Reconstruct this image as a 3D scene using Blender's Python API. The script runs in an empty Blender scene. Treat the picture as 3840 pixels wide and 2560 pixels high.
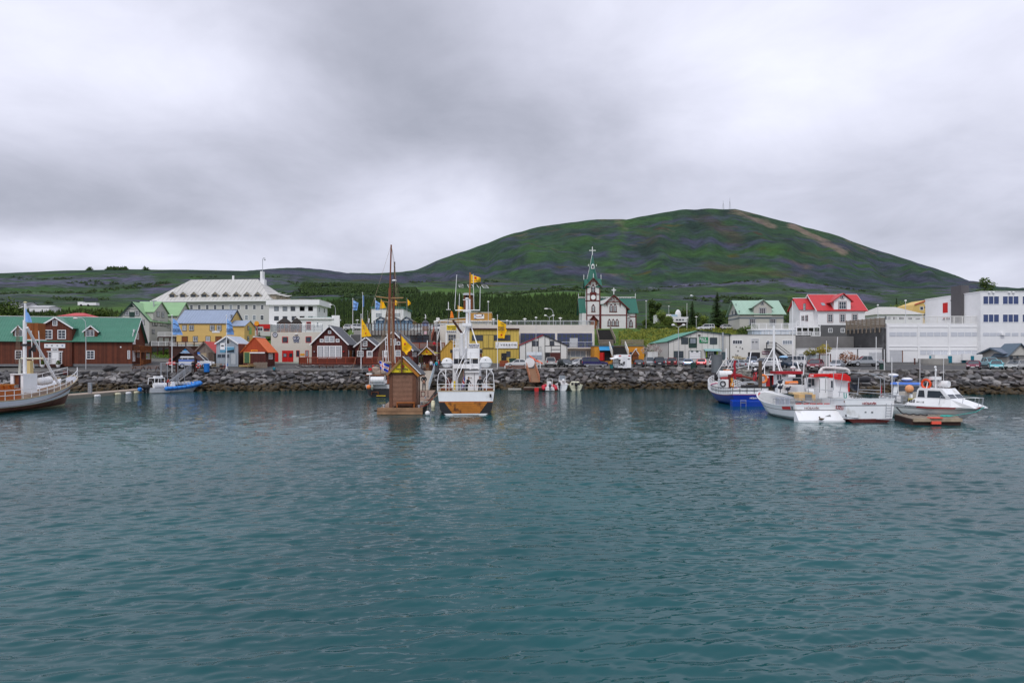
import bpy,bmesh,math,random
import numpy as np
import mathutils;from mathutils import noise;V3=getattr(mathutils,"Vector");Mx4=getattr(mathutils,"Matrix")
R=math.radians
def IN(n,k,v):n.inputs[k].default_value=v
random.seed(7)
scene=bpy.context.scene
COL=scene.collection
F,HX,HY,CH=2560.0,1920.0,1347.0,5.0
cd=bpy.data.cameras.new('camera');cam=bpy.data.objects.new('camera',cd);COL.objects.link(cam)
cam.location=(0,0,CH);cam.rotation_euler=(R(90),0,0)
cd.sensor_width=36;cd.lens=24;cd.shift_y=67/3840;cd.clip_start=.1;cd.clip_end=20000
scene.camera=cam
scene.view_settings.view_transform='Standard';scene.view_settings.look='None'
scene.view_settings.gamma=1;scene.view_settings.use_curve_mapping=False
scene.view_settings.exposure=0.4
SUN_EL,SUN_AZ=R(50),R(200)
w=bpy.data.worlds.new('World');scene.world=w;w.use_nodes=True
nt=w.node_tree;nt.nodes.clear()
def N(t,**k):
 n=nt.nodes.new(t)
 for a,b in k.items():setattr(n,a,b)
 return n
def LK(a,b):nt.links.new(a,b)
def mth(op,a,b=None,clamp=False):
 n=N('ShaderNodeMath',operation=op,use_clamp=clamp)
 for i,x in enumerate((a,b)):
  if x is None:continue
  if isinstance(x,(int,float)):IN(n,i,x)
  else:LK(x,n.inputs[i])
 return n.outputs[0]
out=N('ShaderNodeOutputWorld');tc=N('ShaderNodeTexCoord')
nrm=N('ShaderNodeVectorMath',operation='NORMALIZE');LK(tc.outputs['Generated'],nrm.inputs[0]);D=nrm.outputs[0]
sep=N('ShaderNodeSeparateXYZ');LK(D,sep.inputs[0])
zc=mth('ADD',mth('MAXIMUM',sep.outputs[2],0.0),0.22)
cmb=N('ShaderNodeCombineXYZ');LK(mth('DIVIDE',sep.outputs[0],zc),cmb.inputs[0]);LK(mth('DIVIDE',sep.outputs[1],zc),cmb.inputs[1])
def wnoise(vec,scale,detail,rough=.5,dist=0.,off=(0,0,0)):
 m=N('ShaderNodeMapping');LK(vec,m.inputs[0]);IN(m,1,off)
 n=N('ShaderNodeTexNoise');LK(m.outputs[0],n.inputs[0]);IN(n,'Scale',scale)
 IN(n,'Detail',detail);IN(n,'Roughness',rough);IN(n,'Distortion',dist)
 return n.outputs[0]
n1=wnoise(cmb.outputs[0],.75,5,.5,.35,(3.1,1.7,0));n2=wnoise(cmb.outputs[0],2.2,9,.58,.3,(5,2,1))
n3=wnoise(D,3.0,6,.5,.4,(1,4,2))
val=mth('ADD',mth('MULTIPLY',mth('SUBTRACT',n1,.5),.42),mth('MULTIPLY',mth('SUBTRACT',n2,.5),.35))
val=mth('ADD',val,mth('MULTIPLY',mth('SUBTRACT',n3,.5),.26))
def skyblob(px,py,sx,sy,amp):
 """a bank of cloud in the direction seen at photo pixel (px, py)"""
 global val
 d=V3(((px-HX)/F,1,-(py-HY)/F));d.normalize()
 s=N('ShaderNodeVectorMath',operation='SUBTRACT');LK(D,s.inputs[0]);IN(s,1,d)
 m=N('ShaderNodeVectorMath',operation='MULTIPLY');LK(s.outputs[0],m.inputs[0]);IN(m,1,(F/sx,1.2,F/sy))
 l=N('ShaderNodeVectorMath',operation='LENGTH');LK(m.outputs[0],l.inputs[0])
 g=mth('POWER',2.718,mth('MULTIPLY',mth('MULTIPLY',l.outputs['Value'],l.outputs['Value']),-1.0))
 val=mth('ADD',val,mth('MULTIPLY',g,amp*.84))
for a in[(1500,60,420,320,-.16),(1780,420,480,230,-.20),(1300,330,380,200,-.10),(150,20,380,200,.04),(750,250,500,170,.16),(350,780,750,130,-.17),(900,680,560,180,-.14),(1550,700,450,130,.06),(100,930,700,70,.20),(1500,840,330,110,.16),(2800,300,700,330,.11),(3600,150,500,350,.10),(3000,650,900,110,-.10),(3500,860,700,150,-.06),(2250,520,300,300,-.06),(2250,120,180,260,.05)]:
 skyblob(*a)
bright=mth('ADD',mth('MULTIPLY',mth('MAXIMUM',sep.outputs[2],0.0),.30),.55)
cr=N('ShaderNodeValToRGB');LK(mth('ADD',val,bright),cr.inputs[0])
e=cr.color_ramp.elements
e[0].position=.22;e[0].color=(.215,.232,.285,1)
e[1].position=.95;e[1].color=(.84,.865,.99,1)
x=e.new(.44);x.color=(.372,.385,.460,1)
x=e.new(.60);x.color=(.515,.527,.625,1)
x=e.new(.76);x.color=(.665,.677,.79,1)
sky=N('ShaderNodeTexSky');sky.sky_type='NISHITA';sky.sun_disc=False
sky.sun_elevation=SUN_EL;sky.sun_rotation=SUN_AZ
b1=N('ShaderNodeBackground');LK(sky.outputs[0],b1.inputs[0]);IN(b1,1,.08)
b2=N('ShaderNodeBackground');LK(cr.outputs[0],b2.inputs[0]);IN(b2,1,1.0)
mx=N('ShaderNodeMixShader');IN(mx,0,.95)
LK(b1.outputs[0],mx.inputs[1]);LK(b2.outputs[0],mx.inputs[2]);LK(mx.outputs[0],out.inputs[0])
sd=bpy.data.lights.new('sun','SUN');so=bpy.data.objects.new('sun',sd);COL.objects.link(so)
sd.energy=1.1;sd.angle=R(14);sd.color=(1,.985,.96)
dv=V3((math.sin(SUN_AZ)*math.cos(SUN_EL),math.cos(SUN_AZ)*math.cos(SUN_EL),math.sin(SUN_EL)))
so.rotation_euler=dv.to_track_quat('Z','Y').to_euler();so.location=dv*100
# helpers
def X(px,Y):return(px-HX)/F*Y
def Zr(py,Y):return CH-(py-HY)/F*Y
def P(px,py,Y):return V3((X(px,Y),Y,Zr(py,Y)))
def reg(x0,y0,k):return lambda x,y:(x0+x/k,y0+y/k)
RA=reg(0,1100,3.136);RB=reg(560,1000,3.136);RC=reg(1100,1100,3.7333);RD=reg(1360,900,2.24)
RE=reg(1840,1100,3.92);RF=reg(2100,900,3.92);RG=reg(2380,1080,3.5636);RH=reg(2960,1020,2.6727)
RI=reg(2640,1300,3.92);RJ=reg(3140,1300,3.36);RK=reg(1600,1220,4.3567);RL=reg(1340,1330,6.2733)
RM=reg(540,1330,9.8);RN=reg(0,1320,6.2733);RO=reg(2660,1320,5.6);RP=reg(3000,1320,5.6)
RQ=reg(1600,1040,7.84);RS=reg(1480,1180,7.8417);ID=lambda x,y:(x,y)
def PR(rg,x,y,Y):a=rg(x,y);return P(a[0],a[1],Y)
MATS={}
def M(name,col,rough=.7,var=.12,scale=2.5,bump=0.,pat=None,metal=0.,spec=.35,col2=None,perobj=0.,emit=0.):
 """procedural material: base colour with noise, optional boards/ribs ('v' or 'h', width, depth), optional second colour"""
 if name in MATS:return MATS[name]
 m=bpy.data.materials.new(name);MATS[name]=m;m.use_nodes=True;t=m.node_tree
 b=t.nodes['Principled BSDF']
 IN(b,'Roughness',rough);IN(b,'Metallic',metal)
 IN(b,'Specular IOR Level',spec)
 def n(ty,**k):
  q=t.nodes.new(ty)
  for a,v in k.items():setattr(q,a,v)
  return q
 L=t.links.new
 tc=n('ShaderNodeTexCoord');oc=tc.outputs['Object']
 nz=n('ShaderNodeTexNoise');L(oc,nz.inputs[0]);IN(nz,'Scale',scale);IN(nz,'Detail',6);IN(nz,'Roughness',.6)
 def ma(op,a,c=None,clamp=False):
  q=n('ShaderNodeMath',operation=op,use_clamp=clamp)
  for i,v in enumerate((a,c)):
   if v is None:continue
   if isinstance(v,(int,float)):IN(q,i,v)
   else:L(v,q.inputs[i])
  return q.outputs[0]
 k=ma('ADD',ma('MULTIPLY',ma('SUBTRACT',nz.outputs[0],.5),var*3.2),1.0)
 hgt=None
 if pat:
  sp=n('ShaderNodeSeparateXYZ');L(oc,sp.inputs[0])
  u=ma('ADD',sp.outputs[0],sp.outputs[1])if pat[0]=='v' else sp.outputs['xyh'.index(pat[0])]
  u=ma('DIVIDE',u,pat[1]);fl=ma('FLOOR',u);fr=ma('SUBTRACT',u,fl)
  wn=n('ShaderNodeTexWhiteNoise',noise_dimensions='1D');L(fl,wn.inputs['W'])
  k=ma('MULTIPLY',k,ma('ADD',ma('MULTIPLY',wn.outputs[0],pat[2]),1-pat[2]/2))
  edge=ma('MINIMUM',fr,ma('SUBTRACT',1.0,fr));hgt=ma('MULTIPLY',edge,8.0,True)
  k=ma('MULTIPLY',k,ma('ADD',ma('MULTIPLY',hgt,.35),.65))
 if perobj:
  oi=n('ShaderNodeObjectInfo');gi=n('ShaderNodeNewGeometry')
  rr=ma('FRACT',ma('ADD',oi.outputs['Random'],gi.outputs['Random Per Island']))
  k=ma('MULTIPLY',k,ma('ADD',ma('MULTIPLY',rr,perobj*2),1-perobj))
 base=n('ShaderNodeVectorMath',operation='SCALE');IN(base,0,col[:3]);L(k,base.inputs['Scale'])
 cout=base.outputs[0]
 if col2:
  nb=n('ShaderNodeTexNoise');L(oc,nb.inputs[0]);IN(nb,'Scale',col2[1]);IN(nb,'Detail',7)
  mr=n('ShaderNodeMapRange');L(nb.outputs[0],mr.inputs[0]);IN(mr,1,col2[2]);IN(mr,2,col2[2]+col2[3])
  mi=n('ShaderNodeMix',data_type='RGBA');L(mr.outputs[0],mi.inputs[0]);L(cout,mi.inputs[6]);IN(mi,7,(*col2[0],1));cout=mi.outputs[2]
 L(cout,b.inputs['Base Color'])
 if bump or pat:
  bp=n('ShaderNodeBump');IN(bp,'Strength',bump or .4);IN(bp,'Distance',.03)
  L(hgt if pat else nz.outputs[0],bp.inputs['Height']);L(bp.outputs[0],b.inputs['Normal'])
 if emit:IN(b,'Emission Color',(*col[:3],1));IN(b,'Emission Strength',emit)
 return m
def setp(o,lb=None,cat=None,group=None,kind=None):
 if lb:o['label']=lb
 if cat:o['category']=cat
 if group:o['group']=group
 if kind:o['kind']=kind
 return o
def thg(name,lb,cat,loc=(0,0,0),rot=0.,group=None):
 o=bpy.data.objects.new(name,None);COL.objects.link(o);o.empty_display_size=.3
 o.location=loc;o.rotation_euler=(0,0,rot)
 o['inv']=0;del o['inv']
 return setp(o,lb,cat,group)
def mat_of(o):return Mx4.Translation(o.location)@Mx4.Rotation(o.rotation_euler.z,4,'Z')
class MB:
 def __init__(s,M=None):s.v=[];s.f=[];s.mi=[];s.M=M or Mx4();s.m=0
 def add(s,vs,fs):
  b=len(s.v);s.v+=[tuple(s.M@V3(p))for p in vs];s.f+=[tuple(b+i for i in f)for f in fs];s.mi+=[s.m]*len(fs);return s
 def box(s,x0,x1,y0,y1,z0,z1):
  return s.add([(x0,y0,z0),(x1,y0,z0),(x1,y1,z0),(x0,y1,z0),(x0,y0,z1),(x1,y0,z1),(x1,y1,z1),(x0,y1,z1)],[(3,2,1,0),(4,5,6,7),(0,1,5,4),(1,2,6,5),(2,3,7,6),(3,0,4,7)])
 def poly(s,pts):return s.add(pts,[tuple(range(len(pts)))])
 def pri(s,pts,ax,a,b):
  """extrude 2-D polygon along axis ax: 'x' pts=(y,z); 'y' pts=(x,z); 'z' pts=(x,y)"""
  f={'x':lambda p,t:(t,p[0],p[1]),'y':lambda p,t:(p[0],t,p[1]),'z':lambda p,t:(p[0],p[1],t)}[ax]
  n=len(pts);vs=[f(p,a)for p in pts]+[f(p,b)for p in pts]
  return s.add(vs,[tuple(range(n))[::-1],tuple(range(n,2*n))]+[(i,(i+1)%n,n+(i+1)%n,n+i)for i in range(n)])
 def slab(s,a,b,c,d,th):
  """sheet with corners a b c d (ccw from above) and thickness th downwards"""
  a,b,c,d=map(V3,(a,b,c,d));n=(b-a).cross(d-a).normalized()*-th
  return s.add([a,b,c,d,a+n,b+n,c+n,d+n],[(0,1,2,3),(7,6,5,4),(0,4,5,1),(1,5,6,2),(2,6,7,3),(3,7,4,0)])
 def tb(s,p,q,r,r2=None,n=6):
  p,q=V3(p),V3(q);r2=r if r2 is None else r2;d=(q-p)
  if d.length<1e-6:return s
  u=d.orthogonal().normalized();w=d.cross(u).normalized();vs=[]
  for c,rr in((p,r),(q,r2)):
   for i in range(n):a=2*math.pi*i/n;vs.append(c+u*math.cos(a)*rr+w*math.sin(a)*rr)
  return s.add(vs,[tuple(range(n))[::-1],tuple(range(n,2*n))]+[(i,(i+1)%n,n+(i+1)%n,n+i)for i in range(n)])
 def path(s,pts,r,n=5):
  for a,b in zip(pts,pts[1:]):s.tb(a,b,r,n=n)
  return s
 def sph(s,c,r,sc=(1,1,1),seg=10,rings=6):
  c=V3(c);vs=[(c.x,c.y,c.z-r*sc[2])]
  for j in range(1,rings):
   ph=math.pi*j/rings-math.pi/2
   for i in range(seg):
    a=2*math.pi*i/seg;vs.append((c.x+r*sc[0]*math.cos(ph)*math.cos(a),c.y+r*sc[1]*math.cos(ph)*math.sin(a),c.z+r*sc[2]*math.sin(ph)))
  vs.append((c.x,c.y,c.z+r*sc[2]));k=len(vs)-1;fs=[(0,1+(i+1)%seg,1+i)for i in range(seg)]
  for j in range(rings-2):
   for i in range(seg):a=1+j*seg;fs.append((a+i,a+(i+1)%seg,a+seg+(i+1)%seg,a+seg+i))
  a=1+(rings-2)*seg;fs+=[(a+i,a+(i+1)%seg,k)for i in range(seg)]
  return s.add(vs,fs)
 def lathe(s,c,prof,n=12):
  c=V3(c);vs=[];fs=[]
  for r,z in prof:
   for i in range(n):a=2*math.pi*i/n;vs.append((c.x+r*math.cos(a),c.y+r*math.sin(a),c.z+z))
  for j in range(len(prof)-1):
   for i in range(n):fs.append((j*n+i,j*n+(i+1)%n,(j+1)*n+(i+1)%n,(j+1)*n+i))
  fs+=[tuple(range(n))[::-1],tuple(range((len(prof)-1)*n,len(prof)*n))]
  return s.add(vs,fs)
 def torus(s,c,R_,r,ax='y',n=16,k=6,a0=0,a1=2*math.pi):
  c=V3(c);pts=[]
  for i in range(n+1):
   a=a0+(a1-a0)*i/n;u,v=R_*math.cos(a),R_*math.sin(a)
   pts.append(c+(V3((u,0,v))if ax=='y' else V3((0,u,v))if ax=='x' else V3((u,v,0))))
  return s.path(pts,r,k)
 def mesh(s,name):
  me=bpy.data.meshes.new(name);me.from_pydata(s.v,[],s.f)
  me.polygons.foreach_set('material_index',s.mi);me.update();return me
 def mk(s,name,mats,parent=None,smooth=False,kind=None,lb=None):
  me=s.mesh(name)
  for q in(mats if isinstance(mats,(list,tuple))else[mats]):me.materials.append(q)
  if smooth:me.polygons.foreach_set('use_smooth',[True]*len(me.polygons))
  o=bpy.data.objects.new(name,me);COL.objects.link(o)
  if parent:o.parent=parent
  if kind:o['kind']=kind
  if lb:o['label']=lb
  return o
def WB(ro):return MB(mat_of(ro).inverted())
class Fac:
 """a wall line in a thing's own frame; turns photo pixels into (distance along wall, height)"""
 def __init__(s,ro,ax,ay,bx,by):
  s.ro=ro;s.A=V3((ax,ay));d=V3((bx,by))-s.A;s.W=d.length;s.e=d.normalized();s.n=V3((-s.e.y,s.e.x))
  s.M=Mx4(((s.e.x,s.n.x,0,ax),(s.e.y,s.n.y,0,ay),(0,0,1,0),(0,0,0,1)))
  s.inv=mat_of(ro).inverted()
 def sz(s,px,py,off=0.):
  c=s.inv@V3((0,0,CH));r=(s.inv.to_3x3()@V3(((px-HX)/F,1,-(py-HY)/F)))
  A=s.A+s.n*off
  det=r.x*(-s.e.y)+s.e.x*r.y;b=A-V3((c.x,c.y))
  t=(b.x*(-s.e.y)+s.e.x*b.y)/det;q=V3((c.x+t*r.x,c.y+t*r.y))-A
  return q.dot(s.e),c.z+t*r.z
 def mb(s):return MB(s.M)
def bldg(name,lb,cat,p1,Y1,p2,Y2,zb,group=None):
 a=V3((X(p1,Y1),Y1));b=V3((X(p2,Y2),Y2));d=b-a
 ro=thg(name,lb,cat,(a.x,a.y,zb),math.atan2(d.y,d.x),group)
 return ro,Fac(ro,0,0,d.length,0),d.length
def side(ro,W,Dp,right=True):return Fac(ro,W,0,W,Dp)if right else Fac(ro,0,Dp,0,0)
GL=lambda:M('window_glass',(.035,.045,.06),.08,.3,.4,spec=.6)
GL2=lambda:M('window_glass_pale',(.22,.25,.28),.15,.35,1.5,spec=.6)
def win(ro,fac,box,frame,rg=ID,nx=2,ny=2,fw=.09,mw=.05,glass=None,name='window',out=.05,trim=None,lb=None):
 x0,y0=rg(box[0],box[1]);x1,y1=rg(box[2],box[3])
 s0,zt=fac.sz(x0,y0);s1,zb=fac.sz(x1,y1)
 cx=(x0+x1)/2;s0b,z0b=fac.sz(cx,y0);_,z1b=fac.sz(cx,y1);zt,zb=z0b,z1b
 if s1<s0:s0,s1=s1,s0
 w_,h=s1-s0,zt-zb;fw=min(fw,w_*.2,h*.2);m=fac.mb();tr=fw
 m.m=0
 m.box(s0,s0+fw,-out,.02,zb,zt);m.box(s1-fw,s1,-out,.02,zb,zt)
 m.box(s0+fw,s1-fw,-out,.02,zt-fw,zt);m.box(s0+fw,s1-fw,-out,.02,zb,zb+fw)
 iw,ih=(w_-2*fw),(h-2*fw)
 for i in range(1,nx):c=s0+fw+iw*i/nx;m.box(c-mw/2,c+mw/2,-out*.8,.0,zb+fw,zt-fw)
 for i in range(1,ny):c=zb+fw+ih*i/ny;m.box(s0+fw,s1-fw,-out*.75,.0,c-mw/2,c+mw/2)
 mats=[frame]
 if trim:
  m.m=1;mats.append(trim);t=.09
  m.box(s0-t,s0,-out-.02,.0,zb-t,zt+t);m.box(s1,s1+t,-out-.02,.0,zb-t,zt+t)
  m.box(s0,s1,-out-.02,.0,zt,zt+t);m.box(s0,s1,-out-.05,.0,zb-t,zb)
 o=m.mk(name,mats,ro,lb=lb)
 g=glass or(GL()if random.random()<.68 else GL2())
 pw,ph=iw/nx,ih/ny
 if(x1-x0)/nx>=10 and(y1-y0)/ny>=10 and nx*ny<=8:
  for i in range(nx):
   for j in range(ny):
    q=fac.mb();q.box(s0+fw+pw*i+.005,s0+fw+pw*(i+1)-.005,-.022,-.005,zb+fw+ph*j+.005,zb+fw+ph*(j+1)-.005);q.mk('pane',g,o)
 else:
  q=fac.mb();q.box(s0+fw,s1-fw,-.022,-.005,zb+fw,zt-fw);q.mk('pane',g,o)
 return o
def wins(ro,fac,rg,boxes,frame,**k):
 for b in boxes:win(ro,fac,b,frame,rg,**k)
def fbx(ro,fac,rg,box,mat,name,out=.05,inn=.02,lb=None):
 """flat thing on a wall, given by its photo pixels"""
 x0,y0=rg(box[0],box[1]);x1,y1=rg(box[2],box[3]);cx=(x0+x1)/2
 s0,_=fac.sz(x0,y0);s1,_=fac.sz(x1,y1);_,zt=fac.sz(cx,y0);_,zb=fac.sz(cx,y1)
 m=fac.mb();m.box(min(s0,s1),max(s0,s1),-out,inn,zb,zt);return m.mk(name,mat,ro,lb=lb)
def door(ro,fac,rg,box,mat,frame=None,lb=None,handle=True,name='door',out=.05):
 o=fbx(ro,fac,rg,box,mat,name,out,lb=lb)
 x0,y0=rg(box[0],box[1]);x1,y1=rg(box[2],box[3]);cx=(x0+x1)/2
 s0,_=fac.sz(x0,y0);s1,_=fac.sz(x1,y1);_,zt=fac.sz(cx,y0);_,zb=fac.sz(cx,y1)
 s0,s1=min(s0,s1),max(s0,s1)
 if frame:
  m=fac.mb();t=.08;m.box(s0-t,s0,-out-.03,.01,zb,zt+t);m.box(s1,s1+t,-out-.03,.01,zb,zt+t);m.box(s0,s1,-out-.03,.01,zt,zt+t)
  m.mk('frame',frame,o)
 if handle:
  m=fac.mb();zz=zb+min(1.05,(zt-zb)*.5);m.box(s0+.08,s0+.14,-out-.06,-out,zz-.03,zz+.03);m.box(s0+.08,s0+.24,-out-.08,-out-.06,zz-.015,zz+.015);m.mk('handle',M('steel',(.5,.5,.5),.35,metal=.8),o)
 return o
def text_mesh(txt,bold=False):
 key=('txt',txt,bold)
 if key in MATS:return MATS[key]
 cu=bpy.data.curves.new('lettering','FONT');cu.body=txt;cu.size=1;cu.resolution_u=2;cu.extrude=.004
 if bold:cu.offset=.025
 o=bpy.data.objects.new('lettering',cu);COL.objects.link(o);dg=bpy.context.evaluated_depsgraph_get();dg.update()
 me=bpy.data.meshes.new_from_object(o.evaluated_get(dg));bpy.data.objects.remove(o);bpy.data.curves.remove(cu)
 MATS[key]=me;return me
def ft(ro,fac,rg,box,txt,mat,out=.08,bold=True,parent=None):
 """lettering fitted into a photo rectangle on a wall"""
 x0,y0=rg(box[0],box[1]);x1,y1=rg(box[2],box[3]);cx=(x0+x1)/2
 s0,_=fac.sz(x0,y0,-out);s1,_=fac.sz(x1,y1,-out);_,zt=fac.sz(cx,y0,-out);_,zb=fac.sz(cx,y1,-out)
 return put_text(txt,fac.M@Mx4.Translation((s0,-out,zb))@Mx4.Rotation(R(90),4,'X'),s1-s0,zt-zb,mat,parent or ro,bold)
def put_text(txt,Mx,wd,ht,mat,parent,bold=True):
 me=text_mesh(txt,bold).copy();co=[v.co for v in me.vertices]
 a,b=min(c.x for c in co),max(c.x for c in co);c0,c1=min(c.y for c in co),max(c.y for c in co)
 for v in me.vertices:v.co=Mx@V3(((v.co.x-a)/(b-a)*wd,(v.co.y-c0)/(c1-c0)*ht,v.co.z))
 me.materials.clear();me.materials.append(mat)
 o=bpy.data.objects.new('lettering',me);COL.objects.link(o);o.parent=parent;return o
def walls_x(ro,W,Dp,ze,zr,mat,yr=None,x0=0.,y0=0.,name='wall'):
 """body with ridge along the front (local x)"""
 yr=y0+Dp/2 if yr is None else yr
 m=MB();m.pri([(y0,0),(y0+Dp,0),(y0+Dp,ze),(yr,zr),(y0,ze)],'x',x0,x0+W);return m.mk(name,mat,ro)
def walls_y(ro,W,Dp,ze,zr,mat,xr=None,x0=0.,y0=0.,ze2=None,name='wall'):
 """body with its gable to the front"""
 xr=x0+W/2 if xr is None else xr;ze2=ze if ze2 is None else ze2
 m=MB();m.pri([(x0,0),(x0+W,0),(x0+W,ze2),(xr,zr),(x0,ze)],'y',y0,y0+Dp);return m.mk(name,mat,ro)
def roof_x(ro,W,Dp,ze,zr,mat,trim=None,yr=None,x0=0.,y0=0.,ov=.35,og=.3,th=.12,name='roof'):
 yr=y0+Dp/2 if yr is None else yr;m=MB();y1=y0+Dp;k=(zr-ze)/(yr-y0);k2=(zr-ze)/(y1-yr)
 a,b=x0-og,x0+W+og;zf=ze-k*ov+th;zb=ze-k2*ov+th;z=zr+th
 m.slab((a,y0-ov,zf),(b,y0-ov,zf),(b,yr,z),(a,yr,z),th);m.slab((a,yr,z),(b,yr,z),(b,y1+ov,zb),(a,y1+ov,zb),th)
 o=m.mk(name,mat,ro)
 if trim:
  t=MB()
  for xx in(a-.04,b):
   t.slab((xx,y0-ov,zf+.02),(xx+.04,y0-ov,zf+.02),(xx+.04,yr,z+.02),(xx,yr,z+.02),.24);t.slab((xx,yr,z+.02),(xx+.04,yr,z+.02),(xx+.04,y1+ov,zb+.02),(xx,y1+ov,zb+.02),.24)
  t.box(a,b,yr-.09,yr+.09,z-.02,z+.06)
  t.mk('roof_trim',trim,o)
 return o
def roof_y(ro,W,Dp,ze,zr,mat,trim=None,xr=None,x0=0.,y0=0.,ov=.35,og=.3,th=.12,ze2=None,name='roof'):
 xr=x0+W/2 if xr is None else xr;ze2=ze if ze2 is None else ze2;x1=x0+W;m=MB()
 k=(zr-ze)/(xr-x0);k2=(zr-ze2)/(x1-xr);zl=ze-k*ov+th;zR=ze2-k2*ov+th;z=zr+th;a,b=y0-og,y0+Dp+og
 m.slab((x0-ov,a,zl),(xr,a,z),(xr,b,z),(x0-ov,b,zl),th);m.slab((xr,a,z),(x1+ov,a,zR),(x1+ov,b,zR),(xr,b,z),th)
 o=m.mk(name,mat,ro)
 if trim:
  t=MB()
  for yy in(a-.05,b):
   t.slab((x0-ov-.02,yy,zl+.03),(xr,yy,z+.03),(xr,yy+.05,z+.03),(x0-ov-.02,yy+.05,zl+.03),.22);t.slab((xr,yy,z+.03),(x1+ov+.02,yy,zR+.03),(x1+ov+.02,yy+.05,zR+.03),(xr,yy+.05,z+.03),.22)
  t.mk('roof_trim',trim,o)
 return o
def cline(mb,pts,r=.03):mb.path(pts,r,5)
# land
def zz(rows):return[(Y,Zr(r,Y))for Y,r in rows]
EDGE=[(-900,112),(1000,112),(1400,117),(2500,121),(2900,112),(3250,103),(5000,101)]
EDZ=[(-900,3.0),(1000,3.05),(1500,3.35),(2500,3.5),(3250,3.3),(5000,3.25)]
def lerp_t(t,x):
 if x<=t[0][0]:return t[0][1]
 for(a,u),(b,v)in zip(t,t[1:]):
  if x<=b:return u+(v-u)*(x-a)/(b-a)
 return t[-1][1]
def edgeY(px):return lerp_t(EDGE,px)
def edgeZ(px):return lerp_t(EDZ,px)
RIDGE=[(-1500,1075),(-300,1030),(0,1023),(240,1014),(490,1009),(690,1012),(910,1016),(1060,1006),(1130,1004),(1210,1010),(1300,1022),(1400,1024),(1500,1020),(1560,1012),(1633,980),(1730,942),(1829,908),(1927,872),(2025,847),(2123,833),(2237,819),(2351,820),(2433,803),(2547,785),(2640,777),(2760,779),(2858,803),(2972,835),(3102,873),(3233,913),(3364,959),(3462,990),(3560,1030),(3641,1068),(3700,1092),(3800,1095),(4000,1090),(5500,1110)]
RY=[(-1500,1300),(900,1300),(1300,1450),(1600,1900),(5500,1900)]
COLS=[(-900,[(118,3.3),(126,3.85),(140,4.6),(160,7),(185,10),(210,13)],[(260,1232),(330,1195),(420,1175),(650,1118),(900,1075)]),(450,[(118,3.3),(126,3.85),(140,4.8),(160,7.8),(185,10),(210,13)],[(260,1232),(330,1195),(420,1172),(650,1115),(900,1072)]),(950,[(118,3.35),(126,3.95),(134,4.45),(142,4.8),(160,7.5),(185,10.5),(210,13)],[(260,1232),(340,1205),(430,1180),(650,1125),(900,1076)]),(1180,[(122,3.45),(128,3.8),(134,4.2),(146,4.5),(160,10.8),(185,12),(210,13)],[(260,1238),(340,1222),(450,1195),(650,1115),(1000,1062)]),(2150,[(125,3.55),(132,3.7),(146,4.2),(160,11.2),(185,12.8),(205,14.1),(222,14.4)],[(270,1230),(350,1222),(470,1196),(650,1108),(1100,1062)]),(2330,[(125,3.55),(132,3.8),(146,4.6),(151,7.6),(172,10.5),(201,14.2),(225,14.4)],[(270,1230),(350,1205),(470,1180),(750,1130),(1150,1064)]),(2950,[(118,3.4),(130,3.9),(150,4.6),(160,8.8),(184,13.2),(205,13.9),(225,14.2)],[(270,1222),(350,1200),(470,1178),(750,1130),(1150,1060)]),(3300,[(112,3.4),(125,4.15),(140,4.6),(154,9.5),(184,13),(205,14),(225,14.5)],[(270,1222),(350,1195),(470,1178),(750,1135),(1150,1080)]),(5000,[(112,3.4),(125,4.15),(140,4.6),(154,9.5),(184,13),(205,14),(225,14.5)],[(270,1222),(350,1195),(470,1178),(750,1150),(1150,1120)])]
def colprof(i,px):
 c=COLS[i];return[(edgeY(px),edgeZ(px))]+c[1]+zz(c[2])
def G(px,Y,detail=True):
 i=0
 while i<len(COLS)-2 and px>COLS[i+1][0]:i+=1
 a,b=COLS[i][0],COLS[i+1][0];t=min(1,max(0,(px-a)/(b-a)));t=t*t*(3-2*t)if i!=4 else t
 ry=lerp_t(RY,px);rz=Zr(lerp_t(RIDGE,px),ry)
 zs=[]
 for j in(i,i+1):
  pr=colprof(j,px);last=pr[-1]
  if Y<=last[0]:zs.append(lerp_t(pr,Y))
  else:
   u=min(1.6,(Y-last[0])/(ry-last[0]))
   r0=HY-(last[1]-CH)/last[0]*F;r1=lerp_t(RIDGE,px)
   if u<=1:r=r0+(r1-r0)*(u**.8);zs.append(Zr(r,Y))
   else:zs.append(rz-(u-1)**1.2*.9*rz)
 z=zs[0]*(1-t)+zs[1]*t
 if detail and Y>240:
  x=X(px,Y);k=min(1,(Y-240)/200.);fade=1 if Y<ry*.8 else max(.12,1-(Y-ry*.8)/(ry*.2)*.88)
  z+=k*fade*(noise.fractal(V3((x/260.,Y/340.,3)),1.,2.1,5)*.012*Y+noise.fractal(V3((x/70.,Y/90.,9)),1.,2.1,4)*.0022*Y)
  if Y>1150 and 1600<px<3750:
   g=noise.noise(V3(((px+.25*(Y-1900))/150.,Y/1500.,1)))+.5*noise.noise(V3((px/60.,Y/900.,5)))
   z+=fade*min(1,(Y-1150)/300.)*g*34*(1 if Y<ry else .3)
 return z
def gx(x,Y):return G(x/Y*F+HX,Y)
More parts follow.
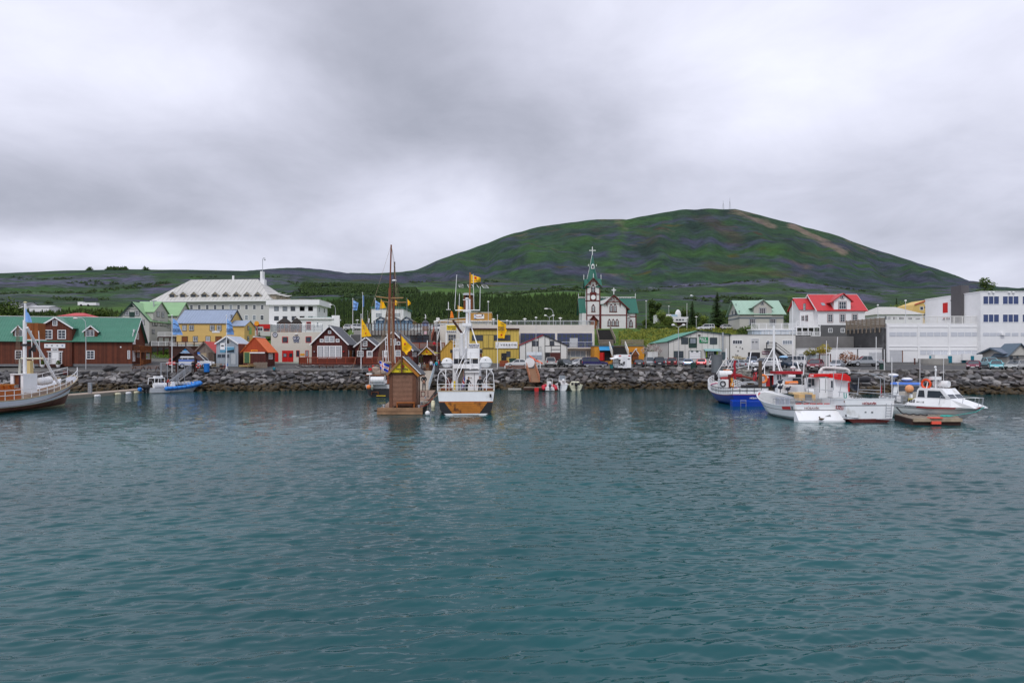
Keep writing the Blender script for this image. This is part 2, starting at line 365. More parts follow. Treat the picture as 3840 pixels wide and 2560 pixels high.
def grid_obj(name,pxs,Ys,zf,mat,smooth=True,kind='structure'):
 vs=[];fs=[];n=len(pxs)
 for Y in Ys:
  for p in pxs:
   y=Y(p)if callable(Y)else Y;vs.append((X(p,y),y,zf(p,y)))
 for j in range(len(Ys)-1):
  for i in range(n-1):a=j*n+i;fs.append((a,a+1,a+n+1,a+n))
 me=bpy.data.meshes.new(name);me.from_pydata(vs,[],fs);me.update()
 if smooth:me.polygons.foreach_set('use_smooth',[True]*len(fs))
 if name in('hillside','mountain'):
  at=me.color_attributes.new('veg','FLOAT_COLOR','POINT');cs=[]
  for x_,y_,z_ in vs:cs+=veg(x_/y_*F+HX,HY-(z_-CH)/y_*F,y_)
  at.data.foreach_set('color',cs)
 me.materials.append(mat);o=bpy.data.objects.new(name,me);COL.objects.link(o);o['kind']=kind;return o
VEG=[[(2763,793,2890,850,11,.7),(2975,848,3165,945,11,1.),(3182,900,3280,953,7,.8),(3000,870,3080,905,14,.6),(2320,828,2345,858,12,.55)],[(2655,815,2750,900,30,.65),(2664,995,2995,1035,26,.7),(2400,860,2450,900,25,.5),(3030,945,3120,990,16,.6),(2230,860,2330,850,14,.5),(1330,1052,2150,1050,9,.55),(1900,905,2100,860,9,.5)],[(2350,825,2290,985,16,.85),(2490,955,2900,945,20,.75),(2120,850,2500,815,14,.6),(1750,980,2200,900,22,.6),(2500,1030,2900,1010,14,.5),(-100,1168,500,1165,22,1.),(500,1165,860,1150,22,.9),(1350,1095,2250,1110,18,.9),(2700,1090,3100,1120,12,.5),(0,1095,300,1110,12,.5)],[(2400,1075,2960,1050,12,.8),(2960,1060,3300,1130,16,.8),(3300,1020,3620,1080,26,.6),(-200,1060,560,1050,20,.75),(560,1090,1100,1050,16,.7),(1000,1020,1500,1045,9,.85),(1560,1030,1900,1045,9,.8),(2560,900,3000,990,16,.45),(2050,1030,2400,990,14,.6),(2900,1000,3400,1100,12,.6),(-200,1105,900,1112,8,.6)]]
def veg(px,row,Y):
 out_=[]
 if Y>2050:return[0,0,0,1]
 for k,ch in enumerate(VEG):
  v=0
  for a,b,c,d,w_,s_ in ch:
   if px<min(a,c)-90 or px>max(a,c)+90:continue
   dx,dy=c-a,d-b;t=max(0,min(1,((px-a)*dx+(row-b)*dy)/(dx*dx+dy*dy)));q=math.hypot((px-a-dx*t)*.5,row-b-dy*t)/w_
   if q<2.2:v=max(v,s_*math.exp(-q*q*.9))
  out_.append(v)
 return[out_[0],out_[1],out_[2],out_[3]]
def landmat(name,cols,fine,rough=.95,bumpd=.3,vegs=None):
 """cols: list of (colour, scale, stretchx, stretchy, threshold, softness, offset); first colour is the base"""
 m=bpy.data.materials.new(name);m.use_nodes=True;t=m.node_tree;b=t.nodes['Principled BSDF'];IN(b,'Roughness',rough)
 IN(b,'Specular IOR Level',.15)
 def n(ty):return t.nodes.new(ty)
 L=t.links.new;geo=n('ShaderNodeNewGeometry');cur=None
 for i,c in enumerate(cols):
  if i==0:
   rgb=n('ShaderNodeRGB');rgb.outputs[0].default_value=(*c[0],1);cur=rgb.outputs[0];continue
  mp=n('ShaderNodeMapping');L(geo.outputs['Position'],mp.inputs[0]);IN(mp,3,(c[2],c[3],c[3]*2.2));IN(mp,1,(c[6],c[6]*1.7,0))
  if len(c)>7:IN(mp,2,(0,0,c[7]))
  nz=n('ShaderNodeTexNoise');L(mp.outputs[0],nz.inputs[0]);IN(nz,'Scale',c[1]);IN(nz,'Detail',9);IN(nz,'Roughness',.62);IN(nz,'Distortion',.4)
  mr=n('ShaderNodeMapRange');L(nz.outputs[0],mr.inputs[0]);IN(mr,1,c[4]);IN(mr,2,c[4]+c[5])
  mi=n('ShaderNodeMix');mi.data_type='RGBA';L(mr.outputs[0],mi.inputs[0]);L(cur,mi.inputs[6]);IN(mi,7,(*c[0],1));cur=mi.outputs[2]
 if vegs:
  at=n('ShaderNodeAttribute');at.attribute_name='veg';se=n('ShaderNodeSeparateColor');L(at.outputs['Color'],se.inputs[0])
  for i,(c,sc_)in enumerate(vegs):
   nz=n('ShaderNodeTexNoise');L(geo.outputs['Position'],nz.inputs[0]);IN(nz,'Scale',sc_);IN(nz,'Detail',9);IN(nz,'Roughness',.65)
   ma=n('ShaderNodeMath');ma.operation='MULTIPLY_ADD';L(nz.outputs[0],ma.inputs[0]);IN(ma,1,2.6);IN(ma,2,-1.3)
   ad=n('ShaderNodeMath');ad.operation='ADD';L(ma.outputs[0],ad.inputs[0]);L(at.outputs['Alpha']if i==3 else se.outputs[i],ad.inputs[1])
   mr=n('ShaderNodeMapRange');L(ad.outputs[0],mr.inputs[0]);IN(mr,1,.30);IN(mr,2,.85);IN(mr,4,(.7,.5,.6,.7)[i])
   mi=n('ShaderNodeMix');mi.data_type='RGBA';L(mr.outputs[0],mi.inputs[0]);L(cur,mi.inputs[6]);IN(mi,7,(*c,1));cur=mi.outputs[2]
 nf=n('ShaderNodeTexNoise');L(geo.outputs['Position'],nf.inputs[0]);IN(nf,'Scale',fine);IN(nf,'Detail',10);IN(nf,'Roughness',.7)
 mr=n('ShaderNodeMapRange');L(nf.outputs[0],mr.inputs[0]);IN(mr,1,.3);IN(mr,2,.7);IN(mr,3,.55);IN(mr,4,1.45)
 sc=n('ShaderNodeVectorMath');sc.operation='SCALE';L(cur,sc.inputs[0]);L(mr.outputs[0],sc.inputs['Scale']);L(sc.outputs[0],b.inputs['Base Color'])
 bp=n('ShaderNodeBump');IN(bp,'Strength',.6);IN(bp,'Distance',bumpd);L(nf.outputs[0],bp.inputs['Height']);L(bp.outputs[0],b.inputs['Normal'])
 return m
m_hill=landmat('hill_vegetation',[((.026,.055,.022),),((.030,.078,.016),.014,1,.6,.50,.10,20),((.017,.034,.020),.020,1,.5,.52,.08,60),((.060,.058,.100),.018,.55,1.5,.55,.10,10,.15),((.060,.055,.018),.020,.6,1.3,.62,.06,140),((.075,.045,.030),.013,.9,.9,.66,.05,230),],.12,bumpd=3,vegs=[((.22,.16,.12),.03),((.085,.048,.022),.03),((.075,.150,.018),.02),((.092,.080,.150),.03)])
m_mount=landmat('mountain_vegetation_hazed',[((.022,.052,.028),),((.028,.066,.024),.0060,1,.5,.50,.10,20),((.015,.032,.025),.0085,1.3,.35,.50,.10,60,.3),((.040,.048,.074),.0080,.7,.9,.50,.12,10,-.4),((.055,.055,.016),.0100,.7,1.0,.63,.06,140),((.060,.036,.024),.0070,1.6,.55,.66,.05,230,.5),],.05,bumpd=9,vegs=[((.20,.145,.115),.014),((.062,.042,.024),.014),((.036,.092,.018),.010),((.058,.055,.098),.012)])  # vegetation and lupin colours, with the bluish haze of distance painted in
m_grass=landmat('bank_grass',[((.075,.135,.018),),((.045,.09,.015),.25,1,1,.48,.15,5),((.13,.135,.02),.35,1,1,.55,.12,25),((.03,.06,.015),.6,1,1,.56,.08,45)],1.6,bumpd=.25)
m_asph=landmat('asphalt',[((.085,.085,.087),),((.115,.112,.105),.12,1,.6,.48,.2,5),((.055,.055,.057),.3,1,1,.58,.1,25),((.14,.135,.12),.06,1,2,.56,.1,45)],3.,rough=.85,bumpd=.02)
pc=list(range(-900,4801,24));pcf=list(range(-1500,5401,30))
qy=[edgeY,lambda p:edgeY(p)+3,lambda p:edgeY(p)+7,lambda p:edgeY(p)+11,lambda p:edgeY(p)+16,lambda p:edgeY(p)+21,lambda p:max(144.,edgeY(p)+24)]
grid_obj('quay_ground',pc,qy,lambda p,y:G(p,y,False),m_asph)
ys=[lambda p:max(144.,edgeY(p)+24)]+[146,148,150,152,155,158,162,166,170,175,180,185,190,195,200,205,210,216,222,230,240,250,260]
grid_obj('town_slope',pc,ys,lambda p,y:G(p,y,False),m_grass)
ys=[260,270,280];y=290.
while y<1150:ys.append(y);y*=1.025
ys.append(1150)
grid_obj('hillside',pcf,ys,G,m_hill)
ys=[1150];y=1168.
while y<2300:ys.append(y);y*=1.0105
m_=grid_obj('mountain',list(range(-1500,5401,14)),ys,G,m_mount)
m_bed=M('bank_core',(.05,.045,.04),.95,.3,1.)
grid_obj('bank_slope',pc,[lambda p:edgeY(p)-10,lambda p:edgeY(p)-5.2,lambda p:edgeY(p)-.4,lambda p:edgeY(p)],lambda p,y:{0:-2.5,1:-.55,2:edgeZ(p)-.55,3:edgeZ(p)-.02}[0 if y<edgeY(p)-8 else 1 if y<edgeY(p)-3 else 2 if y<edgeY(p)-.2 else 3],m_bed)
kb=MB();prev=None
for p in range(-900,4801,60):
 q=(p,edgeY(p)+.9,G(p,edgeY(p)+.9,False))
 if prev and not(1560<p<1640):
  a,b=prev,q;A=V3((X(a[0],a[1]),a[1],a[2]));B=V3((X(b[0],b[1]),b[1],b[2]))
  kb.add([A,B,B+V3((0,.3,0)),A+V3((0,.3,0)),A+V3((0,0,.12)),B+V3((0,0,.12)),B+V3((0,.3,.12)),A+V3((0,.3,.12))],[(4,5,6,7),(0,1,5,4),(3,7,6,2),(0,4,7,3),(1,2,6,5)])
 prev=q
kb.mk('kerb',M('kerb_concrete',(.26,.25,.23),.85,.2),kind='structure')
ln=MB()
for p in range(-300,1200,55):
 y=edgeY(p)+5.2;a=P(p,0,y);b=P(p+38,0,y);za=G(p,y,False)+.01;zb_=G(p+38,y,False)+.01
 ln.poly([(a.x,y,za),(b.x,y,zb_),(b.x,y+.18,zb_+.005),(a.x,y+.18,za+.005)])
ln.mk('road_marking',M('road_paint',(.6,.6,.57),.8,.3),kind='structure')
fp=MB();prev=None
for px_,y,wd in((560,128,2.2),(600,134,2.4),(590,141,2.4),(560,148,2.3),(530,156,2.2),(500,164,2.2),(470,172,2.2)):
 x=X(px_,y);z=G(px_,y,False)+.05;q=[(x-wd/2,y,z),(x+wd/2,y,G(px_+wd/y*F/2,y,False)+.05)]
 if prev:fp.poly([prev[0],prev[1],q[1],q[0]])
 prev=q
fp.mk('footpath',m_asph,kind='structure')
def water_h(x,y,lim):
 rng=np.random.RandomState(4);h=np.zeros_like(x)
 def sm(f,k):return np.sin(x*f[0]+y*f[1]+k)*np.sin(x*f[2]-y*f[3]+k*2)
 for i in range(90):
  lam=.17*(8.**(rng.rand()**1.0));th=math.pi/2+rng.normal(.05,.44);k=2*math.pi/lam
  sl=.043*(lam/.6)**(.15 if lam<.6 else-.6)*(.5+rng.rand());a=sl/k;ph=rng.rand()*6.28
  mod=.62+.55*sm(rng.uniform(.03,.16,4),ph)+.25*sm(rng.uniform(.2,.5,4),ph)
  fade=np.clip((lam/np.maximum(lim,1e-3)-2.)/1.5,0,1)
  h+=a*np.sin(k*(math.cos(th)*x+math.sin(th)*y)+ph+.8*np.sin(.35*x+.2*y+ph*3))*mod*fade
 return h
def make_water():
 rows=list(np.linspace(2620,1500,860))+list(np.linspace(1497,1425,50));Ys=np.array([CH*F/(r-HY)for r in rows])
 pxs=np.concatenate([np.linspace(-3200,-160,24)[:-1],np.linspace(-160,4000,700),np.linspace(4000,7000,24)[1:]])
 YY,PPx=np.meshgrid(Ys,pxs,indexing='ij');XX=(PPx-HX)/F*YY
 dY=np.gradient(Ys)[:,None]*np.ones_like(YY);sx=6.0/F*YY
 Zz=water_h(XX,YY,np.maximum(np.abs(dY),sx)*.8);Zz[:,:23]*=0;Zz[:,-23:]*=0
 nr,nc=XX.shape;co=np.stack([XX,YY,Zz],-1).reshape(-1,3)
 idx=np.arange(nr*nc).reshape(nr,nc);q=np.stack([idx[:-1,:-1],idx[:-1,1:],idx[1:,1:],idx[1:,:-1]],-1).reshape(-1,4)
 me=bpy.data.meshes.new('water');me.vertices.add(len(co));me.vertices.foreach_set('co',co.ravel().astype('f'))
 me.loops.add(q.size);me.loops.foreach_set('vertex_index',q.ravel().astype('i'));me.polygons.add(len(q))
 me.polygons.foreach_set('loop_start',np.arange(0,q.size,4,dtype='i'));me.polygons.foreach_set('loop_total',np.full(len(q),4,'i'))
 me.polygons.foreach_set('use_smooth',np.ones(len(q),bool));me.update();me.validate();return me
def water_mat():
 m=bpy.data.materials.new('water');m.use_nodes=True;t=m.node_tree;b=t.nodes.new('ShaderNodeBsdfDiffuse');L=t.links.new
 gl=t.nodes.new('ShaderNodeBsdfGlossy');IN(gl,'Roughness',.02);fr=t.nodes.new('ShaderNodeFresnel');IN(fr,'IOR',1.333);ms=t.nodes.new('ShaderNodeMixShader');L(fr.outputs[0],ms.inputs[0]);L(b.outputs[0],ms.inputs[1]);L(gl.outputs[0],ms.inputs[2]);L(ms.outputs[0],t.nodes['Material Output'].inputs[0])
 geo=t.nodes.new('ShaderNodeNewGeometry')
 nb=t.nodes.new('ShaderNodeTexNoise');L(geo.outputs['Position'],nb.inputs[0]);IN(nb,'Scale',.06);IN(nb,'Detail',4)
 cr=t.nodes.new('ShaderNodeValToRGB');L(nb.outputs[0],cr.inputs[0]);e=cr.color_ramp.elements
 e[0].position=.35;e[0].color=(.006,.053,.060,1);e[1].position=.65;e[1].color=(.010,.082,.090,1)
 L(cr.outputs[0],b.inputs[0])
 def rip(scale,sx,sy,rot,dist,det):
  mp=t.nodes.new('ShaderNodeMapping');L(geo.outputs['Position'],mp.inputs[0]);IN(mp,3,(sx,sy,1));IN(mp,2,(0,0,rot))
  n=t.nodes.new('ShaderNodeTexNoise');L(mp.outputs[0],n.inputs[0]);IN(n,'Scale',scale);IN(n,'Detail',det);IN(n,'Distortion',dist)
  return n.outputs[0]
 a=rip(3.4,.38,1,.08,.4,3);c=rip(6.5,.45,1,-.2,.3,2);d=rip(1.1,.35,1,.12,.3,2)
 m1=t.nodes.new('ShaderNodeMath');m1.operation='MULTIPLY_ADD';L(c,m1.inputs[0]);IN(m1,1,.35);L(a,m1.inputs[2])
 m2=t.nodes.new('ShaderNodeMath');m2.operation='MULTIPLY_ADD';L(d,m2.inputs[0]);IN(m2,1,1.6);L(m1.outputs[0],m2.inputs[2])
 sp=t.nodes.new('ShaderNodeSeparateXYZ');L(geo.outputs['Position'],sp.inputs[0]);mr=t.nodes.new('ShaderNodeMapRange');L(sp.outputs[1],mr.inputs[0]);IN(mr,1,14);IN(mr,2,55);IN(mr,3,.015);IN(mr,4,.040);bp=t.nodes.new('ShaderNodeBump');IN(bp,'Strength',.7);L(mr.outputs[0],bp.inputs['Distance']);L(m2.outputs[0],bp.inputs['Height']);L(bp.outputs[0],gl.inputs['Normal']);L(bp.outputs[0],fr.inputs['Normal'])
 return m
m_water=water_mat()
wo=bpy.data.objects.new('water',make_water());wo.data.materials.append(m_water);COL.objects.link(wo);wo['kind']='structure'
sb=MB();sb.poly([(-4000,-3000,-.35),(4000,-3000,-.35),(4000,400,-.35),(-4000,400,-.35)]);sb.mk('sea',m_water,kind='structure')
def rock_mesh(i):
 bm=bmesh.new();rnd=random.Random(i*13+1)
 for _ in range(13):bm.verts.new((rnd.uniform(-.5,.5),rnd.uniform(-.45,.45),rnd.uniform(-.36,.36)))
 for k in range(6):
  d=V3((rnd.gauss(0,1),rnd.gauss(0,1),rnd.gauss(0,.7))).normalized();bm.verts.new((d.x*.58,d.y*.5,d.z*.42))
 r=bmesh.ops.convex_hull(bm,input=bm.verts);bmesh.ops.delete(bm,geom=[g for g in r['geom_interior']if isinstance(g,bmesh.types.BMVert)],context='VERTS')
 bmesh.ops.bevel(bm,geom=list(bm.edges),offset=.055,segments=1,affect='EDGES',clamp_overlap=True)
 me=bpy.data.meshes.new('rock');bm.to_mesh(me);bm.free();return me
def rock_mat():
 m=bpy.data.materials.new('rock');m.use_nodes=True;t=m.node_tree;b=t.nodes['Principled BSDF'];L=t.links.new;n=t.nodes.new
 IN(b,'Roughness',.8);geo=n('ShaderNodeNewGeometry');oi=n('ShaderNodeObjectInfo');sp=n('ShaderNodeSeparateXYZ');L(geo.outputs['Position'],sp.inputs[0])
 ad=n('ShaderNodeMath');ad.operation='ADD';L(oi.outputs['Random'],ad.inputs[0]);L(geo.outputs['Random Per Island'],ad.inputs[1])
 fr=n('ShaderNodeMath');fr.operation='FRACT';L(ad.outputs[0],fr.inputs[0])
 cr=n('ShaderNodeValToRGB');L(fr.outputs[0],cr.inputs[0]);e=cr.color_ramp.elements
 e[0].color=(.050,.048,.050,1);e[1].color=(.24,.225,.215,1)
 for p_,c in((.25,(.085,.082,.084)),(.45,(.15,.146,.146)),(.62,(.070,.064,.068)),(.78,(.13,.112,.105)),(.9,(.26,.25,.245))):
  q=e.new(p_);q.color=(*c,1)
 nz=n('ShaderNodeTexNoise');L(geo.outputs['Position'],nz.inputs[0]);IN(nz,'Scale',2.4);IN(nz,'Detail',9);IN(nz,'Roughness',.7)
 mr=n('ShaderNodeMapRange');L(nz.outputs[0],mr.inputs[0]);IN(mr,1,.3);IN(mr,2,.7);IN(mr,3,.6);IN(mr,4,1.4)
 sc=n('ShaderNodeVectorMath');sc.operation='SCALE';L(cr.outputs[0],sc.inputs[0]);L(mr.outputs[0],sc.inputs['Scale'])
 nw=n('ShaderNodeTexNoise');L(geo.outputs['Position'],nw.inputs[0]);IN(nw,'Scale',.8);IN(nw,'Detail',6)
 z2=n('ShaderNodeMath');z2.operation='MULTIPLY_ADD';L(nw.outputs[0],z2.inputs[0]);IN(z2,1,-1.5);L(sp.outputs[2],z2.inputs[2])
 ms=n('ShaderNodeMapRange');L(z2.outputs[0],ms.inputs[0]);IN(ms,1,.75);IN(ms,2,.15);ms.interpolation_type='SMOOTHSTEP'
 wc=n('ShaderNodeValToRGB');L(nz.outputs[0],wc.inputs[0]);f=wc.color_ramp.elements;f[0].position=.38;f[0].color=(.010,.009,.005,1);f[1].position=.68;f[1].color=(.085,.050,.010,1)
 mi=n('ShaderNodeMix');mi.data_type='RGBA';L(ms.outputs[0],mi.inputs[0]);L(sc.outputs[0],mi.inputs[6]);L(wc.outputs[0],mi.inputs[7]);L(mi.outputs[2],b.inputs['Base Color'])
 bp=n('ShaderNodeBump');IN(bp,'Strength',.6);IN(bp,'Distance',.12);L(nz.outputs[0],bp.inputs['Height']);L(bp.outputs[0],b.inputs['Normal'])
 return m
m_rock=rock_mat();RM_=[rock_mesh(i)for i in range(16)]
for me in RM_:me.materials.append(m_rock)
riprap=thg('rock_bank','long bank of dark grey boulders with brown weed along the harbour edge','rock bank',(0,112,0))
spots=[];rr=random.Random(21)
cand=[]
for row in range(9):
 px_=-400.+rr.random()*20
 while px_<4250:
  ey,ez=edgeY(px_),edgeZ(px_);t=(row+.5+rr.uniform(-.35,.35))/8.6
  s=rr.uniform(.78,1.5)*(1.1 if row>5 else 1)
  y=ey+.7-t*6.6;z=ez+.22-t*(ez+.95)+rr.uniform(-.16,.16)-(.25 if row==0 else 0)
  cand.append((X(px_,y),y,z,s));px_+=s*rr.uniform(.70,1.0)/y*F
for p_,s in((415,2.0),):cand.append((X(p_,112.5),112.5,3.75,s))
vis=sorted(range(len(cand)),key=lambda i:-(cand[i][3]/cand[i][1])*(1 if-30<cand[i][0]/cand[i][1]*F+HX<3870 and cand[i][2]>.15 else .1))
big=set(vis[:299]);sv=[];sf=[]
for i,(x,y,z,s)in enumerate(cand):
 me=RM_[rr.randrange(16)];eul=(rr.uniform(-.4,.4),rr.uniform(-.4,.4),rr.uniform(0,6.28));sc=(s*rr.uniform(.9,1.25),s,s*rr.uniform(.75,1.0))
 if i in big:
  o=bpy.data.objects.new('rock',me);COL.objects.link(o);o.parent=riprap;o.location=(x,y-112,z);o.rotation_euler=eul;o.scale=sc
 else:
  from mathutils import Euler
  Mx=Mx4.Translation((x,y-112,z))@Euler(eul).to_matrix().to_4x4()@Mx4.Diagonal((*sc,1));b=len(sv)
  sv+=[tuple(Mx@v.co)for v in me.vertices];sf+=[tuple(b+k for k in p_.vertices)for p_ in me.polygons]
me=bpy.data.meshes.new('rock_pile');me.from_pydata(sv,[],sf);me.materials.append(m_rock);o=bpy.data.objects.new('rock_pile',me);COL.objects.link(o);o.parent=riprap;o['kind']='stuff'
def leafmat(name,c1,c2,rough=.8):
 m=bpy.data.materials.new(name);m.use_nodes=True;t=m.node_tree;b=t.nodes['Principled BSDF'];L=t.links.new
 IN(b,'Roughness',rough);IN(b,'Specular IOR Level',.2)
 geo=t.nodes.new('ShaderNodeNewGeometry');nz=t.nodes.new('ShaderNodeTexNoise');L(geo.outputs['Position'],nz.inputs[0]);IN(nz,'Scale',.9);IN(nz,'Detail',5)
 mx_=t.nodes.new('ShaderNodeMath');mx_.operation='MULTIPLY_ADD';L(geo.outputs['Random Per Island'],mx_.inputs[0]);IN(mx_,1,.5);L(nz.outputs[0],mx_.inputs[2])
 cr=t.nodes.new('ShaderNodeValToRGB');L(mx_.outputs[0],cr.inputs[0]);e=cr.color_ramp.elements;e[0].position=.45;e[0].color=(*c1,1);e[1].position=1.0;e[1].color=(*c2,1)
 L(cr.outputs[0],b.inputs['Base Color']);return m
m_con=leafmat('conifer_needles',(.013,.029,.011),(.055,.095,.022));m_con2=leafmat('conifer_needles_young',(.018,.036,.010),(.055,.085,.018))
m_leaf=leafmat('leaves',(.022,.045,.010),(.085,.13,.022));m_leaf2=leafmat('leaves_bright',(.05,.09,.015),(.16,.21,.04));m_bark=M('bark',(.06,.045,.035),.9,.3)
def cone_tree(vs,fs,x,y,z,h,r,rnd,tiers=4,n=6):
 """small ragged conifer: a few drooping skirts of separate boughs"""
 for k in range(tiers):
  z0=z+h*(.06+.86*k/tiers);z1=z+h*(.06+.86*(k+1.7)/tiers)if k<tiers-1 else z+h
  rk=r*(1-k/(tiers+.3));a0=rnd.random()*6.3
  for i in range(n):
   a=a0+6.283*i/n;ra=rk*rnd.uniform(.75,1.25);b=len(vs);w_=3.6/n
   vs+=[(x+ra*math.cos(a-w_*.5),y+ra*math.sin(a-w_*.5),z0+rnd.uniform(-.04,.06)*h),(x+ra*math.cos(a+w_*.5),y+ra*math.sin(a+w_*.5),z0+rnd.uniform(-.04,.06)*h),(x+rk*.1*math.cos(a),y+rk*.1*math.sin(a),z1)]
   fs.append((b,b+1,b+2))
def wood(name,lb,n,area,h,r,mat,seed,cat='wood',rows=None):
 rnd=random.Random(seed);vs=[];fs=[];c=0
 while c<n:
  p_=rnd.uniform(area[0],area[1]);Y=rnd.uniform(area[2],area[3])
  if rows and not rows(p_,Y):continue
  c+=1;z=G(p_,Y)-.3;hh=h*rnd.uniform(.6,1.15);cone_tree(vs,fs,X(p_,Y),Y,z,hh,r*rnd.uniform(.8,1.3),rnd,4,6)
 me=bpy.data.meshes.new(name);me.from_pydata(vs,[],fs);me.materials.append(mat);o=bpy.data.objects.new(name,me);COL.objects.link(o)
 o['kind']='stuff';o['label']=lb;o['category']=cat;return o
def nz_(p_,Y,s,o_=0):return noise.noise(V3((X(p_,Y)/s,Y/s,o_)))
wood('spruce_wood','dark spruce wood on the slope behind the harbour',3600,(1190,2230,440,590),8.5,2.1,m_con,3,rows=lambda p,Y:Y<585-26*nz_(p,Y,60)-(.18*(1500-p)if p<1500 else 0)+15 and nz_(p,Y,30,4)>-.45)
wood('spruce_wood','paler young trees in front of the dark spruce wood',1500,(1190,2330,350,440),4.2,1.7,m_con2,5,rows=lambda p,Y:nz_(p,Y,25,4)>-.25)
wood('spruce_wood','belt of mixed green trees below the meadow on the left',1100,(-150,640,285,345),6.,1.8,m_con2,8,rows=lambda p,Y:nz_(p,Y,22,7)>-.2)
wood('scrub','dark birch scrub high on the slope left of the brown masts',1500,(1130,1560,700,860),5.,4.2,m_con,12,'scrub',rows=lambda p,Y:nz_(p,Y,70,2)>.0)
wood('scrub','scattered dark bushes across the middle of the hillside',900,(-200,3300,520,1100),3.2,3.4,m_con,14,'scrub',rows=lambda p,Y:nz_(p,Y,90,5)>.22)
wood('scrub','row of small trees on the skyline of the left ridge',60,(330,640,1270,1298),7,5,m_con,15,'scrub',rows=lambda p,Y:nz_(p,1280,40,5)>.05)
def ghit(px,row):
 Y=300.
 while Y<1900 and G(px,Y)<Zr(row,Y):Y+=5
 return P(px,row,Y)+V3((0,-1,1.2))
nb=thg('hillside_numerals','white outlined year numerals laid out on the green hillside','numerals',tuple(ghit(1738,1077)))
for nm_,segs in(('digit_two',(((925,238),(1058,238)),((1058,238),(1078,275)),((1078,275),(945,280)),((945,280),(968,320)),((968,320),(1090,326)))),('digit_zero',(((1200,243),(1338,243)),((1338,243),(1378,328)),((1200,243),(1245,332)),((1245,332),(1378,328)))),('digit_one',(((1475,252),(1530,335)),)),('digit_eight',(((1615,262),(1755,266)),((1755,266),(1825,345)),((1615,262),(1680,345)),((1680,345),(1825,345)),((1650,303),(1785,305))))):
 m=WB(nb);[m.tb(ghit(*RQ(*a)),ghit(*RQ(*b)),.42,n=4)for a,b in segs];m.mk(nm_,M('chalk_white',(.5,.5,.5)),nb)
for px_,top,lab in((2737,742,'taller'),(2712,752,'shorter')):
 q=P(px_,779,1890);t=thg('radio_mast','%s thin radio mast on the summit of the mountain'%lab,'mast',tuple(q),0,'masts on the summit');h=Zr(top,1890)-q.z;m=MB();m.tb((0,0,-6),(0,0,h),.7,.3,4);[m.tb((s*4,0,-6),(0,0,h*.7),.2,n=3)for s in(-1,1)];m.mk('mast',M('mast_grey',(.25,.25,.25)),t)
t=thg('gull','white gull in flight above the slender spruce','bird',tuple(P(2595,1109,150)));m=MB();m.sph((0,0,0),.12,(2.6,.8,.8),8,6);m.add([(-.1,.05,.05),(.1,.05,.05),(.0,.5,.3),(-.3,.95,.12),(-.1,-.05,.05),(.1,-.05,.05),(0,-.5,.3),(-.3,-.95,.12)],[(0,1,2),(0,2,3),(4,6,5),(4,7,6)]);m.mk('body',M('gull_white',(.75,.75,.75)),t)
# buildings, left half
WT=M('white_paint',(.78,.78,.78),.5,.05);WHW=M('white_wall',(.74,.74,.74),.75,.06,.8);BLK=M('black_paint',(.02,.02,.022),.5,.2)
BRB=M('brown_boards',(.115,.030,.014),.7,.25,1.2,pat=('v',.16,.55));BRD=M('dark_brown_boards',(.080,.016,.012),.7,.2,1.2,pat=('v',.15,.5))
GRT=M('green_metal_roof',(.055,.200,.135),.38,.06,.7,pat=('x',.2,.12),spec=.5);GRR=M('green_tile_roof',(.052,.190,.128),.42,.12,.5,spec=.5)
SLT=M('slate_roof',(.065,.070,.080),.55,.15,2,pat=('y',.35,.15));BSE=M('concrete_plinth',(.17,.175,.18),.85,.15)
WOOD=M('varnished_wood',(.20,.065,.018),.5,.25,2.);DWOOD=M('dark_timber',(.05,.018,.012),.65,.3,2.);GWOOD=M('grey_timber',(.22,.18,.14),.85,.3,3.)
STEEL=M('galvanised_steel',(.42,.44,.46),.4,.12,metal=.6);CONC=M('concrete',(.30,.29,.27),.9,.18,.8);DCONC=M('dark_concrete',(.10,.10,.10),.9,.5,.5)
CREAM=M('cream_render',(.60,.56,.48),.85,.08,.7);STONE=M('stone_wall',(.13,.125,.12),.9,.5,4,bump=1)
RED=M('red_paint',(.52,.016,.014),.45,.08);ORG=M('orange_paint',(.75,.14,.015),.5,.08,pat=('y',.1,.1));DORG=M('dark_orange_boards',(.42,.060,.015),.6,.12,pat=('v',.12,.15))
BLUE=M('blue_paint',(.02,.12,.42),.4,.08);YEL=M('yellow_boards',(.70,.47,.16),.75,.07,1.,pat=('h',.14,.10));TEXTK=M('ink_black',(.01,.01,.012),.6,.05)
CLR=M('clear_glass',(.5,.54,.55),.06,.05,spec=.6);CLR.node_tree.nodes['Principled BSDF'].inputs['Alpha'].default_value=.22
